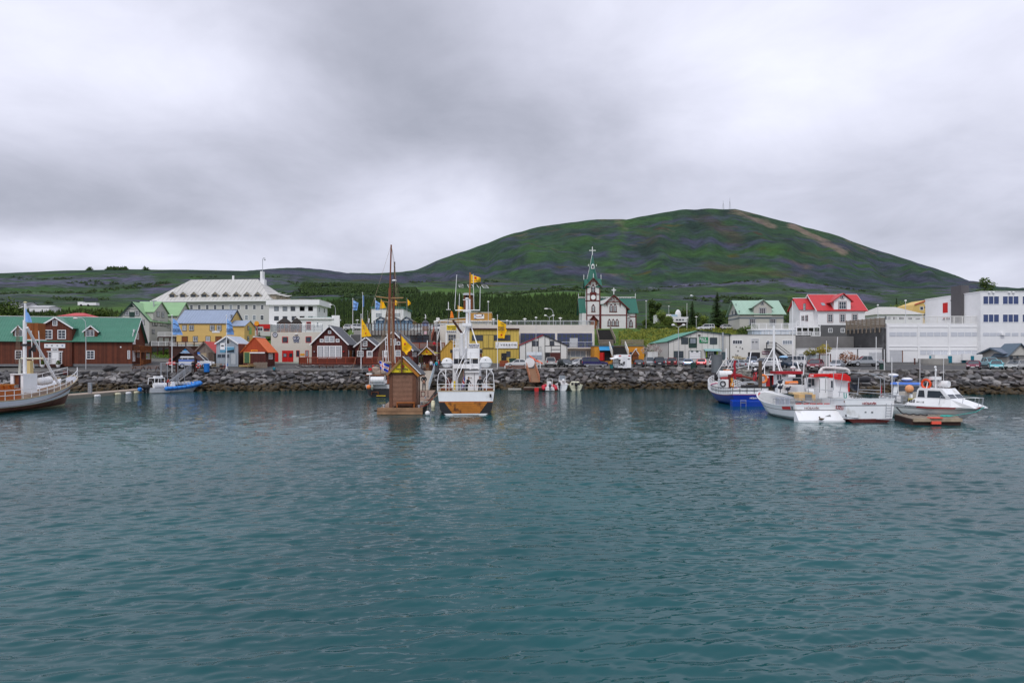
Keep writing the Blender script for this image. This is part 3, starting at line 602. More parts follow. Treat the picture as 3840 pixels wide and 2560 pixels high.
def dormer(ro,fac,rg,x0,x1,ya,ye,yb,off,dep,wallm,roofm,trim=None,wbox=None,wf=None,nx=2,ny=2,flat=False,ov=.22,glass=None):
 """gabled dormer standing on the roof slope, its front wall 'off' metres behind the main wall line"""
 a=rg(x0,yb);b=rg(x1,yb);c=rg((x0+x1)/2,ya);d=rg((x0+x1)/2,ye);e_=rg((x0+x1)/2,yb)
 s0,_=fac.sz(*a,off);s1,_=fac.sz(*b,off);_,za=fac.sz(*c,off);_,ze=fac.sz(*d,off);_,zb=fac.sz(*e_,off)
 fm=fac.M;m=MB(fm);xm=(s0+s1)/2;m.pri([(s0,zb-.2),(s1,zb-.2),(s1,ze),(xm,za),(s0,ze)],'y',off,off+dep)
 o=m.mk('dormer',wallm,ro);k=(za-ze)/(xm-s0);zl=ze-k*ov+.08;z=za+.08;r=MB(fm);q0,q1=off-.2,off+dep
 r.slab((s0-ov,q0,zl),(xm,q0,z),(xm,q1,z),(s0-ov,q1,zl),.08);r.slab((xm,q0,z),(s1+ov,q0,zl),(s1+ov,q1,zl),(xm,q1,z),.08)
 r.mk('dormer_roof',roofm,o)
 if trim:
  t=MB(fm);t.slab((s0-ov,q0-.05,zl+.03),(xm,q0-.05,z+.03),(xm,q0,z+.03),(s0-ov,q0,zl+.03),.18);t.slab((xm,q0-.05,z+.03),(s1+ov,q0-.05,zl+.03),(s1+ov,q0,zl+.03),(xm,q0,z+.03),.18);t.mk('dormer_trim',trim,o)
 if wbox:
  a=rg(wbox[0],wbox[1]);b=rg(wbox[2],wbox[3]);u0,v1=fac.sz(*a,off);u1,v0=fac.sz(*b,off);f=MB(fm);t=.08
  f.box(u0,u0+t,off-.06,off+.02,v0,v1);f.box(u1-t,u1,off-.06,off+.02,v0,v1);f.box(u0+t,u1-t,off-.06,off+.02,v1-t,v1);f.box(u0+t,u1-t,off-.06,off+.02,v0,v0+t)
  for i in range(1,nx):c_=u0+(u1-u0)*i/nx;f.box(c_-.03,c_+.03,off-.05,off,v0+t,v1-t)
  for i in range(1,ny):c_=v0+(v1-v0)*i/ny;f.box(u0+t,u1-t,off-.045,off,c_-.025,c_+.025)
  f.mk('window_frame',wf,o);g=MB(fm);g.box(u0+t,u1-t,off-.025,off-.005,v0+t,v1-t);g.mk('pane',glass or GL(),o)
 return o
def rlg(mb,a,b,h=1.,n=None,kind='bars',r=.025,step=.14):
 a,b=V3(a),V3(b);L_=(b-a).length;up=V3((0,0,h));mb.tb(a+up,b+up,r*1.6,n=5)
 if kind=='bars':
  mb.tb(a+up*.1,b+up*.1,r*1.3,n=4);k=max(1,int(L_/step))
  for i in range(k+1):p=a+(b-a)*i/k;mb.tb(p+up*.1,p+up,r,n=4)
 elif kind=='rails':
  for f in(.35,.68):mb.tb(a+up*f,b+up*f,r,n=4)
 k=max(1,round(L_/1.6))
 for i in range(k+1):p=a+(b-a)*i/k;mb.tb(p,p+up*1.03,r*2,n=5)
def corrugate(ro,fac,s0,s1,y0,z0,y1,z1,step,mat,parent,name='roof_ribs'):
 """raised ribs running up a roof slope (real relief, counted as one mass)"""
 m=MB(fac.M);n=int((s1-s0)/step);d=V3((0,y1-y0,z1-z0)).normalized();nn=V3((0,-d.z,d.y))*.045
 for i in range(n+1):
  s=s0+(s1-s0)*i/n;m.add([(s-.03,y0,z0),(s+.03,y0,z0),(s,y0+nn.y,z0+nn.z),(s-.03,y1,z1),(s+.03,y1,z1),(s,y1+nn.y,z1+nn.z)],[(0,1,2),(3,5,4),(0,2,5,3),(1,4,5,2)])
 m.mk(name,mat,parent,kind='stuff')
a=V3((X(495,125),125));th_=R(12);W=28.;o_=a-V3((math.cos(th_),math.sin(th_)))*W
ro=thg('timber_house','long brown boarded harbour house with green tiled roof and white framed windows','house',(o_.x,o_.y,3.75),th_)
Dp=7.5;f=Fac(ro,0,0,W,0);sd_=side(ro,W,Dp);ze,zr=4.85,8.95
walls_x(ro,W,Dp,ze,zr,BRB)
rf=roof_x(ro,W,Dp,ze,zr,GRR,WT,ov=.5,og=.5)
k=(zr-ze)/(Dp/2)
m=MB()
for i in range(20):
 t=i/20.;y0=-.5+t*(Dp/2+.5);zq=ze+.12+k*y0;m.add([(-.5,y0,zq),(W+.5,y0,zq),(W+.5,y0,zq+.055),(-.5,y0,zq+.055),(-.5,y0+.2,zq+.2*k),(W+.5,y0+.2,zq+.2*k)],[(0,1,2,3),(3,2,5,4)])
m.mk('roof_tiles',GRR,rf,kind='stuff');corrugate(ro,f,-.4,W+.4,-.5,ze+.12-.5*k,Dp/2,zr+.12,.42,GRR,rf)
m=MB();m.box(-.04,W+.04,-.05,0.0,0,.42);m.box(W,W+.05,0,Dp,0,.42);m.mk('plinth',BSE,ro)
s0,zl=f.sz(*RA(455,400),-.35);s1,_=f.sz(*RA(848,400),-.35);_,zt=f.sz(*RA(648,284),-.35)
m=MB();m.pri([(s0,0),(s1,0),(s1,zl),((s0+s1)/2,zt),(s0,zl)],'y',-.35,4);m.mk('cross_wing',BRB,ro)
roof_y(ro,s1-s0,4.2,zl,zt,GRR,WT,x0=s0,y0=-.35,ov=.3,og=.3)
fw_=Fac(ro,0,-.35,W,-.35)
wins(ro,fw_,RA,[(515,428,617,536),(677,428,776,536)],WT,nx=2,ny=3,fw=.12);win(ro,fw_,(618,316,675,380),WT,RA,fw=.12)
for b in((965,1145,380,440,520,1012,430,1108,505),(130,280,380,440,520,178,430,268,505)):
 yo=.35;dormer(ro,f,RA,b[0]+28,b[1],b[2],b[3],b[4],yo,2.6,BRB,GRR,WT,(b[5],b[6],b[7],b[8]),WT,2,3,ov=.35)
win(ro,f,(1500,670,1530,770),WT,RA,2,4)
wins(ro,f,RA,[(1015,670,1112,772),(178,668,262,775)],WT,nx=2,ny=3,fw=.12)
fbx(ro,fw_,RA,(522,592,768,640),WT,'sign_board',.08);fbx(ro,fw_,RA,(602,645,686,675),WT,'sign_board',.08)
ft(ro,fw_,RA,(615,652,675,668),'HVALASAFN',TEXTK,.1)
for cx_,c_ in((553,(.1,.15,.2)),(613,(.02,.02,.03)),(676,(.2,.2,.22)),(736,(.05,.12,.35))):
 s,z=fw_.sz(*RA(cx_,612));mb=fw_.mb();mb.sph((s,-.1,z),.16,(1.1,.2,.6),8,5);mb.mk('emblem',M('emblem_%d'%cx_,c_,.5),ro)
door(ro,fw_,RA,(612,690,690,832),WT);wins(ro,fw_,RA,[(566,688,608,832),(694,688,730,832)],WT,nx=1,ny=5,fw=.08)
fbx(ro,fw_,RA,(552,678,742,687),WT,'door_lintel',.1)
mb=fw_.mb();s0,zb=fw_.sz(*RA(560,830));s1,_=fw_.sz(*RA(680,830));rlg(mb,(s0,-1.1,zb),(s1,-1.1,zb),1.0,step=.22,r=.035);mb.mk('porch_railing',WT,ro)
mb=fw_.mb();mb.box(s0-.2,s1+.9,-1.2,-.02,-.1,zb);mb.mk('porch_step',DWOOD,ro)
fbx(ro,f,RA,(1412,622,1428,638),WT,'vent')
wins(ro,sd_,RA,[(1612,672,1642,752),(1602,465,1630,540)],WT,nx=2,ny=4,fw=.1)
door(ro,sd_,RA,(1560,465,1590,598),WT);door(ro,sd_,RA,(1560,672,1588,800),WT)
fbx(ro,sd_,RA,(1566,424,1606,460),WT,'sign_board',.1)
m=MB();s0,zb=sd_.sz(*RA(1555,610));s1,_=sd_.sz(*RA(1690,610));zb=2.75
m.box(W+.05,W+1.3,.6,6.9,zb-.15,zb);bal=m.mk('balcony',WOOD,ro)
m=MB();rlg(m,(W+1.25,.65,zb),(W+1.25,6.85,zb),1.0,r=.04,step=.2);rlg(m,(W+.1,.65,zb),(W+1.25,.65,zb),1.,r=.04,step=.2);m.mk('balcony_railing',WOOD,bal)
m=MB()
for yy in(.7,3.6,6.8):m.box(W+1.15,W+1.3,yy-.08,yy+.08,-.2,zb)
m.box(W+.05,W+1.3,.6,6.9,.2,.3);rlg(m,(W+1.25,.65,.3),(W+1.25,6.85,.3),.9,r=.04,step=.2);m.mk('balcony_post',WOOD,bal)
GRY=M('pale_grey_clapboard',(.50,.50,.46),.8,.05,1,pat=('h',.18,.08));GRG=M('pale_green_roof',(.25,.42,.22),.5,.1,.6,pat=('y',.3,.08));DGR=M('dark_green_paint',(.015,.045,.035),.6,.1)
ro,f,W=bldg('restaurant_house','tall pale grey wooden house with light green gabled roofs and dark window frames','house',437,150,560,150,7.6)
Dp=17;sd_=side(ro,W,Dp);_,ze=f.sz(*RA(1760,318));_,zr=f.sz(*RA(1550,105));m=MB()
walls_y(ro,W,Dp,ze,zr,GRY);roof_y(ro,W,Dp,ze,zr,GRG,DGR,ov=.3)
m.box(-.05,W+.05,-.06,.0,-1,1.1);m.box(W,W+.06,0,Dp,-1,1.3);m.mk('plinth',STONE,ro)
wins(ro,f,RA,[(1470,207,1518,258),(1590,207,1636,258),(1640,312,1695,368),(1662,425,1688,470)],WT,nx=2,ny=2,trim=DGR)
door(ro,f,RA,(1523,218,1583,296),DGR,lb='dark green loft door');ft(ro,f,RA,(1497,176,1606,190),'RESTAURANT',M('grey_letters',(.2,.2,.2)),.06)
mb=f.mb();s,z=f.sz(*RA(1550,160));mb.pri([(s-.55,z),(s+.55,z),(s,z+.6)],'y',-.1,0);mb.mk('gable_emblem',DGR,ro)
wins(ro,sd_,RA,[(1790,318,1815,378),(1822,322,1846,378),(1882,330,1908,380),(1925,338,1948,385),(1965,342,1988,398),(1788,428,1816,474)],WT,nx=2,ny=2,trim=DGR)
s0,_=sd_.sz(*RA(1775,200));s1,zt=sd_.sz(*RA(1950,215));xm_,za=sd_.sz(*RA(1888,140))
m=sd_.mb();m.pri([(1.5,ze-1),(8.0,ze-1),(8.0,ze+2.0),(4.75,ze+4.4),(1.5,ze+2.)],'y',-.05,4.5);cg=m.mk('cross_gable',GRY,ro)
r=MB(sd_.M);r.slab((1.2,-.4,ze+1.95),(4.75,-.4,ze+4.55),(4.75,4.6,ze+4.55),(1.2,4.6,ze+1.95),.12);r.slab((4.75,-.4,ze+4.55),(8.3,-.4,ze+1.95),(8.3,4.6,ze+1.95),(4.75,4.6,ze+4.55),.12);r.mk('cross_gable_roof',GRG,cg)
fg=Fac(ro,W+.05,0,W+.05,Dp);wins(ro,fg,RA,[(1845,218,1872,272),(1902,225,1928,282)],WT,nx=2,ny=3,trim=DGR)
m=sd_.mb();m.pri([(9.5,-2),(16.8,-2),(16.8,ze+1.8),(13.1,ze+4.9),(9.5,ze+1.8)],'y',-1.5,6);cg=m.mk('rear_wing',GRY,ro)
r=MB(sd_.M);r.slab((9.1,-1.9,ze+1.6),(13.1,-1.9,ze+5.05),(13.1,6.6,ze+5.05),(9.1,6.6,ze+1.6),.12);r.slab((13.1,-1.9,ze+5.05),(17.2,-1.9,ze+1.6),(17.2,6.6,ze+1.6),(13.1,6.6,ze+5.05),.12);r.mk('rear_wing_roof',GRG,cg)
m=MB();pw=MB();zt_=zr+.3;s,z=f.sz(*RA(1776,210));m.tb((W-.6,3,ze+1.2),(W-.6,3,zr+.6),.12,n=8);m.box(W-1.15,W-.05,2.85,3.15,zr+.45,zr+.65);m.mk('flue',STEEL,ro)
t_=thg('timber_terrace','two level timber terrace with white railing beside the pale grey restaurant','terrace',(X(600,150),150,7.))
m=WB(t_)
for(p0,p1,rw,Y)in((592,700,1262,150.5),(568,648,1297,148.0)):
 A,B=P(p0,rw,Y),P(p1,rw,Y);m.box(A.x,B.x,Y,Y+3.5,A.z-.2,A.z)
 for px_ in range(p0,p1,22):q=P(px_,rw,Y);m.box(q.x-.09,q.x+.09,Y-.02,Y+.16,q.z-3.4,q.z-.2)
m.mk('deck',DWOOD,t_);m=WB(t_)
for(p0,p1,rw,Y)in((592,700,1262,150.5),(568,648,1297,148.0)):rlg(m,P(p0,rw,Y),P(p1,rw,Y),.95,r=.03,step=.16)
m.mk('railing',WT,t_)
BLR=M('blue_grey_roof',(.27,.33,.44),.4,.08,.7,pat=('x',.25,.06));DKF=M('dark_window_trim',(.03,.03,.035),.6)
ro,f,W=bldg('yellow_house','long yellow clapboard house with pale blue metal roof and four upper windows','house',662,146,856,146,8.3)
_,ze=f.sz(*RB(600,660));Dp=8.5;_,zr=f.sz(*RB(600,512),Dp/2)
walls_x(ro,W,Dp,ze,zr,YEL);rf=roof_x(ro,W,Dp,ze,zr,BLR,DKF,ov=.3,og=.25);corrugate(ro,f,0,W,-.3,ze+.12-.3*(zr-ze)/(Dp/2),Dp/2,zr+.12,.6,BLR,rf)
wins(ro,f,RB,[(390,690,436,748),(472,690,520,748),(716,690,764,748),(798,690,846,748),(518,820,566,878),(666,820,714,878)],WT,nx=2,ny=3,trim=DKF)
door(ro,f,RB,(386,822,448,892),WOOD,DKF);door(ro,f,RB,(782,822,846,892),WOOD,DKF)
fbx(ro,f,RB,(738,752,830,776),WT,'sign_board',.06);sd_=side(ro,W,Dp);win(ro,sd_,(958,570,976,620),WT,RB,2,3,trim=DKF)
a0,_=f.sz(*RB(930,700));s1,ze2=f.sz(*RB(1117,695));_,zr2=f.sz(*RB(1040,636),3)
m=MB();m.pri([(.05,-.5),(6,-.5),(6,ze2),(3,zr2),(.05,ze2)],'x',W,s1);wg=m.mk('side_wing',YEL,ro)
r=MB();kk=(zr2-ze2)/3;r.slab((W+.1,-.25,ze2+.1-.25*kk),(s1+.2,-.25,ze2+.1-.25*kk),(s1+.2,3,zr2+.1),(W+.1,3,zr2+.1),.1);r.slab((W+.1,3,zr2+.1),(s1+.2,3,zr2+.1),(s1+.2,6.3,ze2-.1),(W+.1,6.3,ze2-.1),.1);r.mk('side_wing_roof',BLR,wg)
fs_=Fac(ro,s1,0,s1,6);wins(ro,fs_,RB,[(1156,700,1172,742),(1152,820,1170,862)],WT,nx=1,ny=2,trim=DKF);fbx(ro,fs_,RB,(1175,712,1200,795),M('green_poster',(.25,.45,.15)),'poster',.06)
t_=thg('timber_terrace','brown and white fence terrace in front of the yellow house','terrace',(X(700,142),142,7.6))
m=WB(t_);A,B=P(634,1298,142.5),P(760,1298,142.5);m.box(A.x,B.x,142.5,145.9,A.z-.25,A.z);m.box(A.x,B.x,142.6,142.9,A.z-2.6,A.z-.26);m.mk('deck',DWOOD,t_);m=WB(t_);rlg(m,A,B,.8,r=.03,step=.15);m.mk('railing',WT,t_)
m=WB(t_);m.tb(A+V3((0,0,.86)),B+V3((0,0,.86)),.06)
for i in range(5):q=A.lerp(B,i/4);m.box(q.x-.08,q.x+.08,q.y-.08,q.y+.08,q.z,q.z+.95)
m.mk('post',DWOOD,t_)
GRW=M('light_grey_render',(.52,.51,.49),.85,.05,.5);LRF=M('light_grey_roof',(.50,.49,.46),.6,.09,.25,pat=('x',1.3,.05))
ro,f,W=bldg('school_building','large grey building with pale hipped roof and a row of nine dormers','building',582,203,1012,200,12.6)
_,ze=f.sz(*RB(700,402));Dp=17.;_,zr=f.sz(*RB(800,152),Dp/2);m=MB();m.box(0,W,0,Dp,0,ze);m.mk('wall',GRW,ro)
r0,_=f.sz(*RB(490,152),Dp/2);r1,_=f.sz(*RB(1275,152),Dp/2);o2=1.0;m=MB();A=(-o2,-o2,ze);B=(W+o2,-o2,ze);C=(W+o2,Dp+o2,ze);D_=(-o2,Dp+o2,ze);E=(r0,Dp/2,zr);G_=(r1,Dp/2,zr)
m.add([A,B,C,D_,E,G_],[(0,1,5,4),(1,2,5),(2,3,4,5),(3,0,4),(3,2,1,0)]);rf=m.mk('roof',LRF,ro)
m=MB();m.box(-o2,W+o2,-o2-.05,-o2,ze-.3,ze+.08);m.box(W+o2,W+o2+.05,-o2,Dp,ze-.3,ze+.08);m.mk('eave_board',WT,ro)
kk=(zr-ze)/(Dp/2+o2);m=MB()
for i in range(26):
 x_=4+i*(W-8)/25;y1=min(Dp/2,(x_+o2)*(Dp/2+o2)/(r0+o2)-o2,(W+o2-x_)*(Dp/2+o2)/(W+o2-r1)-o2);m.add([(x_-.05,-o2,ze+.01),(x_+.05,-o2,ze+.01),(x_,-o2-.03,ze+.08),(x_-.05,y1,ze+(y1+o2)*kk),(x_+.05,y1,ze+(y1+o2)*kk),(x_,y1-.03,ze+.07+(y1+o2)*kk)],[(0,1,2),(0,2,5,3),(1,4,5,2)])
m.mk('roof_ribs',LRF,rf,kind='stuff')
DSTN=M('dormer_stone',(.30,.26,.20),.85,.2)
for i in range(9):
 cx_=270+i*125.2;dormer(ro,f,RB,cx_-35,cx_+45,295,330,368,.6,2.6,DSTN,LRF,None,(cx_-28,326,cx_+24,368),DKF,3,1,ov=.3)
wins(ro,f,RB,[(x,448,x+40,504)for x in(476,568,662,754,846,938,1030,1123,1216,1308)],WT,nx=1,ny=2,fw=.12)
wins(ro,f,RB,[(x,568,x+44,628)for x in(1028,1120,1212,1304)],WT,nx=1,ny=2,fw=.12)
m=MB();s,z=f.sz(*RB(987,152),Dp/2);m.box(s-.25,s+.25,Dp/2-.2,Dp/2+.2,z-.2,z+1.2);s,z=f.sz(*RB(1343,210),Dp/2)
m.box(s-.7,s+.6,Dp/2-.8,Dp/2+.8,z-3,z+1.5);m.box(s-.7,s,Dp/2-.8,Dp/2+.8,z+1.5,z+4);m.mk('chimney',WT,ro)
m=MB();m.path([(s-.3,Dp/2,z+4),(s-.3,Dp/2,z+7.6),(s,Dp/2,z+8.2),(s+.4,Dp/2,z+8.2),(s+.4,Dp/2,z+7.6)],.09);m.sph((s+.4,Dp/2,z+7.6),.25);m.mk('flue',STEEL,ro)
sdh=side(ro,W,Dp)
for(y_,h_)in((1.5,1.9),(5.5,1.9),(9.5,1.7)):
 m=MB();m.box(W-.6,W+1.3,y_,y_+2.2,ze+.2,ze+1.9);dm=m.mk('dormer',DSTN,ro);m=MB();m.slab((W-1.2,y_-.4,ze+2.0),(W+1.7,y_-.4,ze+2.0),(W+1.7,y_+2.6,ze+2.6),(W-1.2,y_+2.6,ze+2.6),.12);m.mk('dormer_roof',LRF,dm)
ro,f,W=bldg('shop_strip','low shop front with red fascia and round orange sign below the grey building','shop',938,176,1014,176,11.)
_,zt=f.sz(*RB(1300,675));m=MB();m.box(0,W,0,8,0,zt);m.mk('wall',GRW,ro)
fbx(ro,f,RB,(1190,676,1420,700),RED,'fascia',.12);fbx(ro,f,RB,(1342,700,1420,724),RED,'sign_board',.14)
wins(ro,f,RB,[(1215,712,1335,756)],WT,nx=4,ny=1,fw=.1);win(ro,f,(1345,726,1415,756),RED,RB,2,1)
mb=f.mb();s,z=f.sz(*RB(1268,667));mb.pri([(s+.62*math.cos(a*math.pi/4+.39),z+.62*math.sin(a*math.pi/4+.39))for a in range(8)],'y',-.4,-.15);sg=mb.mk('round_sign',M('orange_sign',(.85,.33,.02),.4),ro);mb=f.mb();mb.tb((s,-.1,z-3),(s,-.1,z),.1);mb.mk('sign_post',RED,ro)
ro,f,W=bldg('white_office_block','white two storey flat roofed block with deep white fascia','building',1009,184,1188,184,11.3)
Dp=10.5;sd_=side(ro,W,Dp);_,zt=f.sz(*RC(150,90));_,zf=f.sz(*RC(150,164));m=MB();m.box(0,W,0,Dp,0,zt-.4);m.mk('wall',WHW,ro)
m=MB();m.box(-.6,W+.9,-.7,Dp+.5,zf,zt);m.mk('fascia',WT,ro);m=MB();m.box(-.65,W+.95,-.75,Dp+.55,zt,zt+.08);m.mk('roof',LRF,ro)
wins(ro,f,RB,[(x,468,x+54,520)for x in(1468,1568,1662,1770,1870)],DKF,nx=3,ny=1,fw=.07);wins(ro,f,RC,[(90,183,158,243),(208,183,274,243)],DKF,nx=3,ny=1,fw=.07)
wins(ro,f,RB,[(x,582,x+54,632)for x in(1468,1568,1674,1770,1870)],DKF,nx=3,ny=1,fw=.07);win(ro,f,(90,318,158,352),DKF,RC,3,1)
wins(ro,sd_,RC,[(355,190,370,262),(425,208,440,272)],WT,nx=1,ny=2)
ro,f,W=bldg('white_annex','low white annex with dark door and rooftop lettering behind the roof terrace','building',1112,166,1247,166,10.4)
Dp=7;_,zt=f.sz(*RC(300,360));m=MB();m.box(0,W,0,Dp,0,zt);m.mk('wall',WHW,ro);m=MB();m.box(-.3,W+.3,-.4,Dp,zt,zt+.35);m.box(W-.2,W+5.8*.3,-.1,.05,zt-2.2,zt+.9);m.mk('fascia',WT,ro)
door(ro,f,RC,(188,402,242,510),M('dark_red_door',(.12,.02,.02)),RED);win(ro,f,(325,400,353,470),WT,RC,1,2);ft(ro,f,RC,(155,325,540,352),'HOUSE RESTAURANT  OPEN',M('pale_green_letters',(.35,.48,.45)),.3)
ro,f,W=bldg('rescue_station','cream rendered building with red garage doors and a roof terrace','building',1016,133,1212,133,4.15)
Dp=13;_,zt=f.sz(*RB(1700,768));m=MB();m.box(0,W,0,Dp,0,zt);m.mk('wall',CREAM,ro)
wins(ro,f,RB,[(1562,822,1632,894),(1838,820,1906,892)],RED,nx=1,ny=1,fw=.09);wins(ro,f,RB,[(1726,982,1768,1058),(1834,982,1874,1058)],RED,nx=1,ny=1,fw=.07)
d=door(ro,f,RB,(1562,984,1628,1120),RED,lb='left leaf of the red garage door');d=door(ro,f,RB,(1630,984,1693,1120),RED,lb='right leaf of the red garage door');wins(ro,Fac(ro,0,-.06,W,-.06),RB,[(1577,1018,1614,1060),(1646,1018,1683,1060)],BLK,nx=1,ny=1,fw=.04)
door(ro,f,RB,(1478,1014,1518,1118),RED);fbx(ro,f,RB,(1696,822,1764,890),WT,'sign_board');fbx(ro,f,RB,(1458,776,1502,822),WT,'sign_board');fbx(ro,f,RB,(1774,1020,1826,1044),M('amber_sign',(.7,.32,.03)),'sign_plate')
for cx_,cy_,r_ in((1712,838,.34),(1746,838,.3),(1712,872,.22),(1746,872,.22),(1480,799,.42)):
 s,z=f.sz(*RB(cx_,cy_));mb=f.mb();mb.torus((s,-.08,z),r_,.07,'y',14,4);mb.sph((s,-.07,z),r_*.4,(1,.2,1),8,5);mb.mk('emblem',M('navy',(.02,.04,.12)),ro)
m=MB();s,z=f.sz(*RB(1730,792));m.sph((s,-.2,z),.3,(1,.8,.4));m.mk('lamp',WT,ro)
m=MB();m.box(-.05,W+.05,-.05,0,0,.35);m.mk('plinth',M('plinth_paint',(.35,.40,.34)),ro)
m=MB();rlg(m,(.2,.1,zt),(W-.2,.1,zt),1.5,kind='rails',r=.03);m.mk('terrace_railing',STEEL,ro)
m=MB();m.box(.3,W-.2,.13,.15,zt+.1,zt+1.4);m.mk('railing_glass',CLR,ro)
for(p0,p1,pa,Y,h)in((1500,1675,1600,140,0),(1668,1795,1696,143,.1)):
 t_=thg('garden_pavilion',['left','right'][p0>1600]+' wooden pavilion with dark pointed roof on the roof terrace','pavilion',(X(RB(pa,0)[0],Y),Y,zt+4.15),0,'pavilions on the roof terrace')
 c=V3((X(RB((p0+p1)/2,0)[0],Y),Y,0));r_=(X(RB(p1,0)[0],Y)-X(RB(p0,0)[0],Y))/2;z0=zt+4.15;z1=Zr(RB(0,665)[1],Y);z2=Zr(RB(0,602)[1],Y)
 m=WB(t_);m.lathe((c.x,c.y,0),[(r_*.9,z0),(r_*.9,z1+.1)],6);m.mk('wall',WOOD,t_);m=WB(t_);m.lathe((c.x,c.y,0),[(r_*1.12,z1),(r_*.55,z1+(z2-z1)*.62),(.15,z2)],6);m.mk('roof',M('dark_shingle',(.03,.025,.022),.9,.3),t_)
 m=WB(t_)
 for i in range(-1,2):m.box(c.x+i*r_*.55-.28,c.x+i*r_*.55+.28,c.y-r_*.8-.06,c.y-r_*.8,z0+1.0,z1-.1)
 m.mk('window',GL(),t_)
 for i in range(6):a_=i*math.pi/3;m=WB(t_);m.tb((c.x+r_*.93*math.cos(a_),c.y+r_*.93*math.sin(a_),z0),(c.x+r_*.93*math.cos(a_),c.y+r_*.93*math.sin(a_),z1+.1),.09);m.mk('post',DWOOD,t_)
GPL=M('grey_planks',(.20,.165,.14),.85,.25,2,pat=('v',.14,.4));CORI=M('corrugated_iron',(.34,.38,.42),.5,.15,1,pat=('v',.12,.2),metal=.2);RRF=M('red_metal_roof',(.50,.030,.022),.5,.1,pat=('y',.2,.12))
ro,f,W=bldg('plank_shed','small grey plank shed with a bright red roof','shed',731,124.5,803,124.5,3.8)
_,ze=f.sz(*RB(765,1003));_,zr=f.sz(*RB(645,884));walls_y(ro,W,5,ze,zr,GPL);roof_y(ro,W,5,ze,zr,RRF,GPL,ov=.3)
door(ro,f,RB,(696,1008,750,1126),M('brown_door',(.10,.07,.055),.7,.2),GPL);fbx(ro,f,RB,(612,1014,672,1066),M('shutter',(.38,.30,.19)),'window_shutter');m=MB();m.box(1.2,4,-1.0,-.02,0,.25);m.mk('step',GWOOD,ro)
ro,f,W=bldg('iron_shed','silver corrugated iron shed with a photo banner under its gable','shed',811,122,893,122,3.7)
_,ze=f.sz(*RB(1045,903));_,zr=f.sz(*RB(915,818));Dp=5.5;walls_y(ro,W,Dp,ze,zr,CORI);roof_y(ro,W,Dp,ze,zr,M('pale_blue_iron',(.42,.48,.56),.45,.1,pat=('y',.15,.1)),WT,ov=.2)
fbx(ro,side(ro,W,Dp),RB,(1050,908,1120,1150),M('rusty_boards',(.16,.085,.07),.85,.4,1,pat=('v',.12,.3)),'side_cladding')
fbx(ro,f,RB,(832,938,1000,1008),M('banner_blue',(.10,.28,.42),.5,.1),'banner',.06,lb='blue banner with sea and boat')
m=f.mb();s0,z0=f.sz(*RB(895,1005));s1,z1=f.sz(*RB(998,965));m.pri([(s0,z0),(s1,z0),(s1,z0+.5),((s0+s1)/2,z0+.35),(s0,z0+.18)],'y',-.075,-.062);m.mk('banner_picture',M('picture_dark',(.02,.03,.04)),ro)
m=f.mb();s0,z0=f.sz(*RB(835,975));m.box(s0,s0+.85,-.08,-.062,z0,z0+1.2);m.mk('banner_badge',WT,ro);m=f.mb();m.sph((s0+.42,-.09,z0+.7),.22,(1.4,.2,.6),8,5);m.mk('badge_whale',BLK,ro)
fbx(ro,f,RB,(832,938,1000,948),M('sky_strip',(.35,.55,.7)),'banner_sky',.075)
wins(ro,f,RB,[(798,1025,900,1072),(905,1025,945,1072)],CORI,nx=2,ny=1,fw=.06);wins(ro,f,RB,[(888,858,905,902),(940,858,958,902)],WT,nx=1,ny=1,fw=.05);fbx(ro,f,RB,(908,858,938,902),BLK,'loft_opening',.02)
door(ro,f,RB,(962,1020,1015,1145),M('pale_door',(.42,.45,.47),.7,.1),CORI)
ro,f,W=bldg('orange_roof_hut','dark brown hut with a steep bright orange roof and green door','hut',912,121.5,997,121.5,3.7)
_,ze=f.sz(*RB(1230,1003));_,zr=f.sz(*RB(1237,838));Dp=4.6;sd_=side(ro,W,Dp);m=MB();m.box(0,W,0,Dp,0,ze);m.mk('wall',BRD,ro)
m=MB();m.pri([(-.25,ze+.02),(W+.25,ze+.02),(W/2+.2,zr),(W/2-.2,zr)],'y',-.05,Dp+.1);m.mk('gable',DORG,ro)
m=MB();m.slab((W/2-.15,-.2,zr+.12),(W/2+.15,-.2,zr+.12),(W/2+.15,Dp+.3,zr+.12),(W/2-.15,Dp+.3,zr+.12),.1);m.slab((W/2+.15,-.2,zr+.1),(W+.5,-.2,ze-.05),(W+.5,Dp+.3,ze-.05),(W/2+.15,Dp+.3,zr+.1),.12);m.slab((-.5,-.2,ze-.05),(W/2-.15,-.2,zr+.1),(W/2-.15,Dp+.3,zr+.1),(-.5,Dp+.3,ze-.05),.12);m.mk('roof',ORG,ro)
m=MB();m.box(W/2-.2,W/2+.2,-.25,Dp+.35,zr+.13,zr+.3);m.mk('ridge_cap',WT,ro);fbx(ro,f,RB,(1185,1004,1360,1018),WT,'gutter',.12)
door(ro,f,RB,(1118,1008,1180,1130),M('green_door',(.055,.13,.06),.6,.1,pat=('v',.15,.2)),M('yellow_trim',(.65,.55,.2)));sg=fbx(ro,f,RB,(1196,976,1274,1000),M('orange_board',(.85,.30,.03)),'sign_board',.1);ft(ro,f,RB,(1206,982,1264,995),'SJÓFERÐIR',M('red_ink',(.4,.02,.01)),.13)
win(ro,sd_,(1402,1014,1448,1086),WT,RB,3,4,fw=.1);fbx(ro,sd_,RB,(1376,994,1470,1006),WT,'gutter',.15);m=MB();m.box(-.3,1.9,-1.2,-.02,0,.3);m.mk('step',M('yellow_timber',(.36,.25,.10),.8,.2),ro)
TR=WT
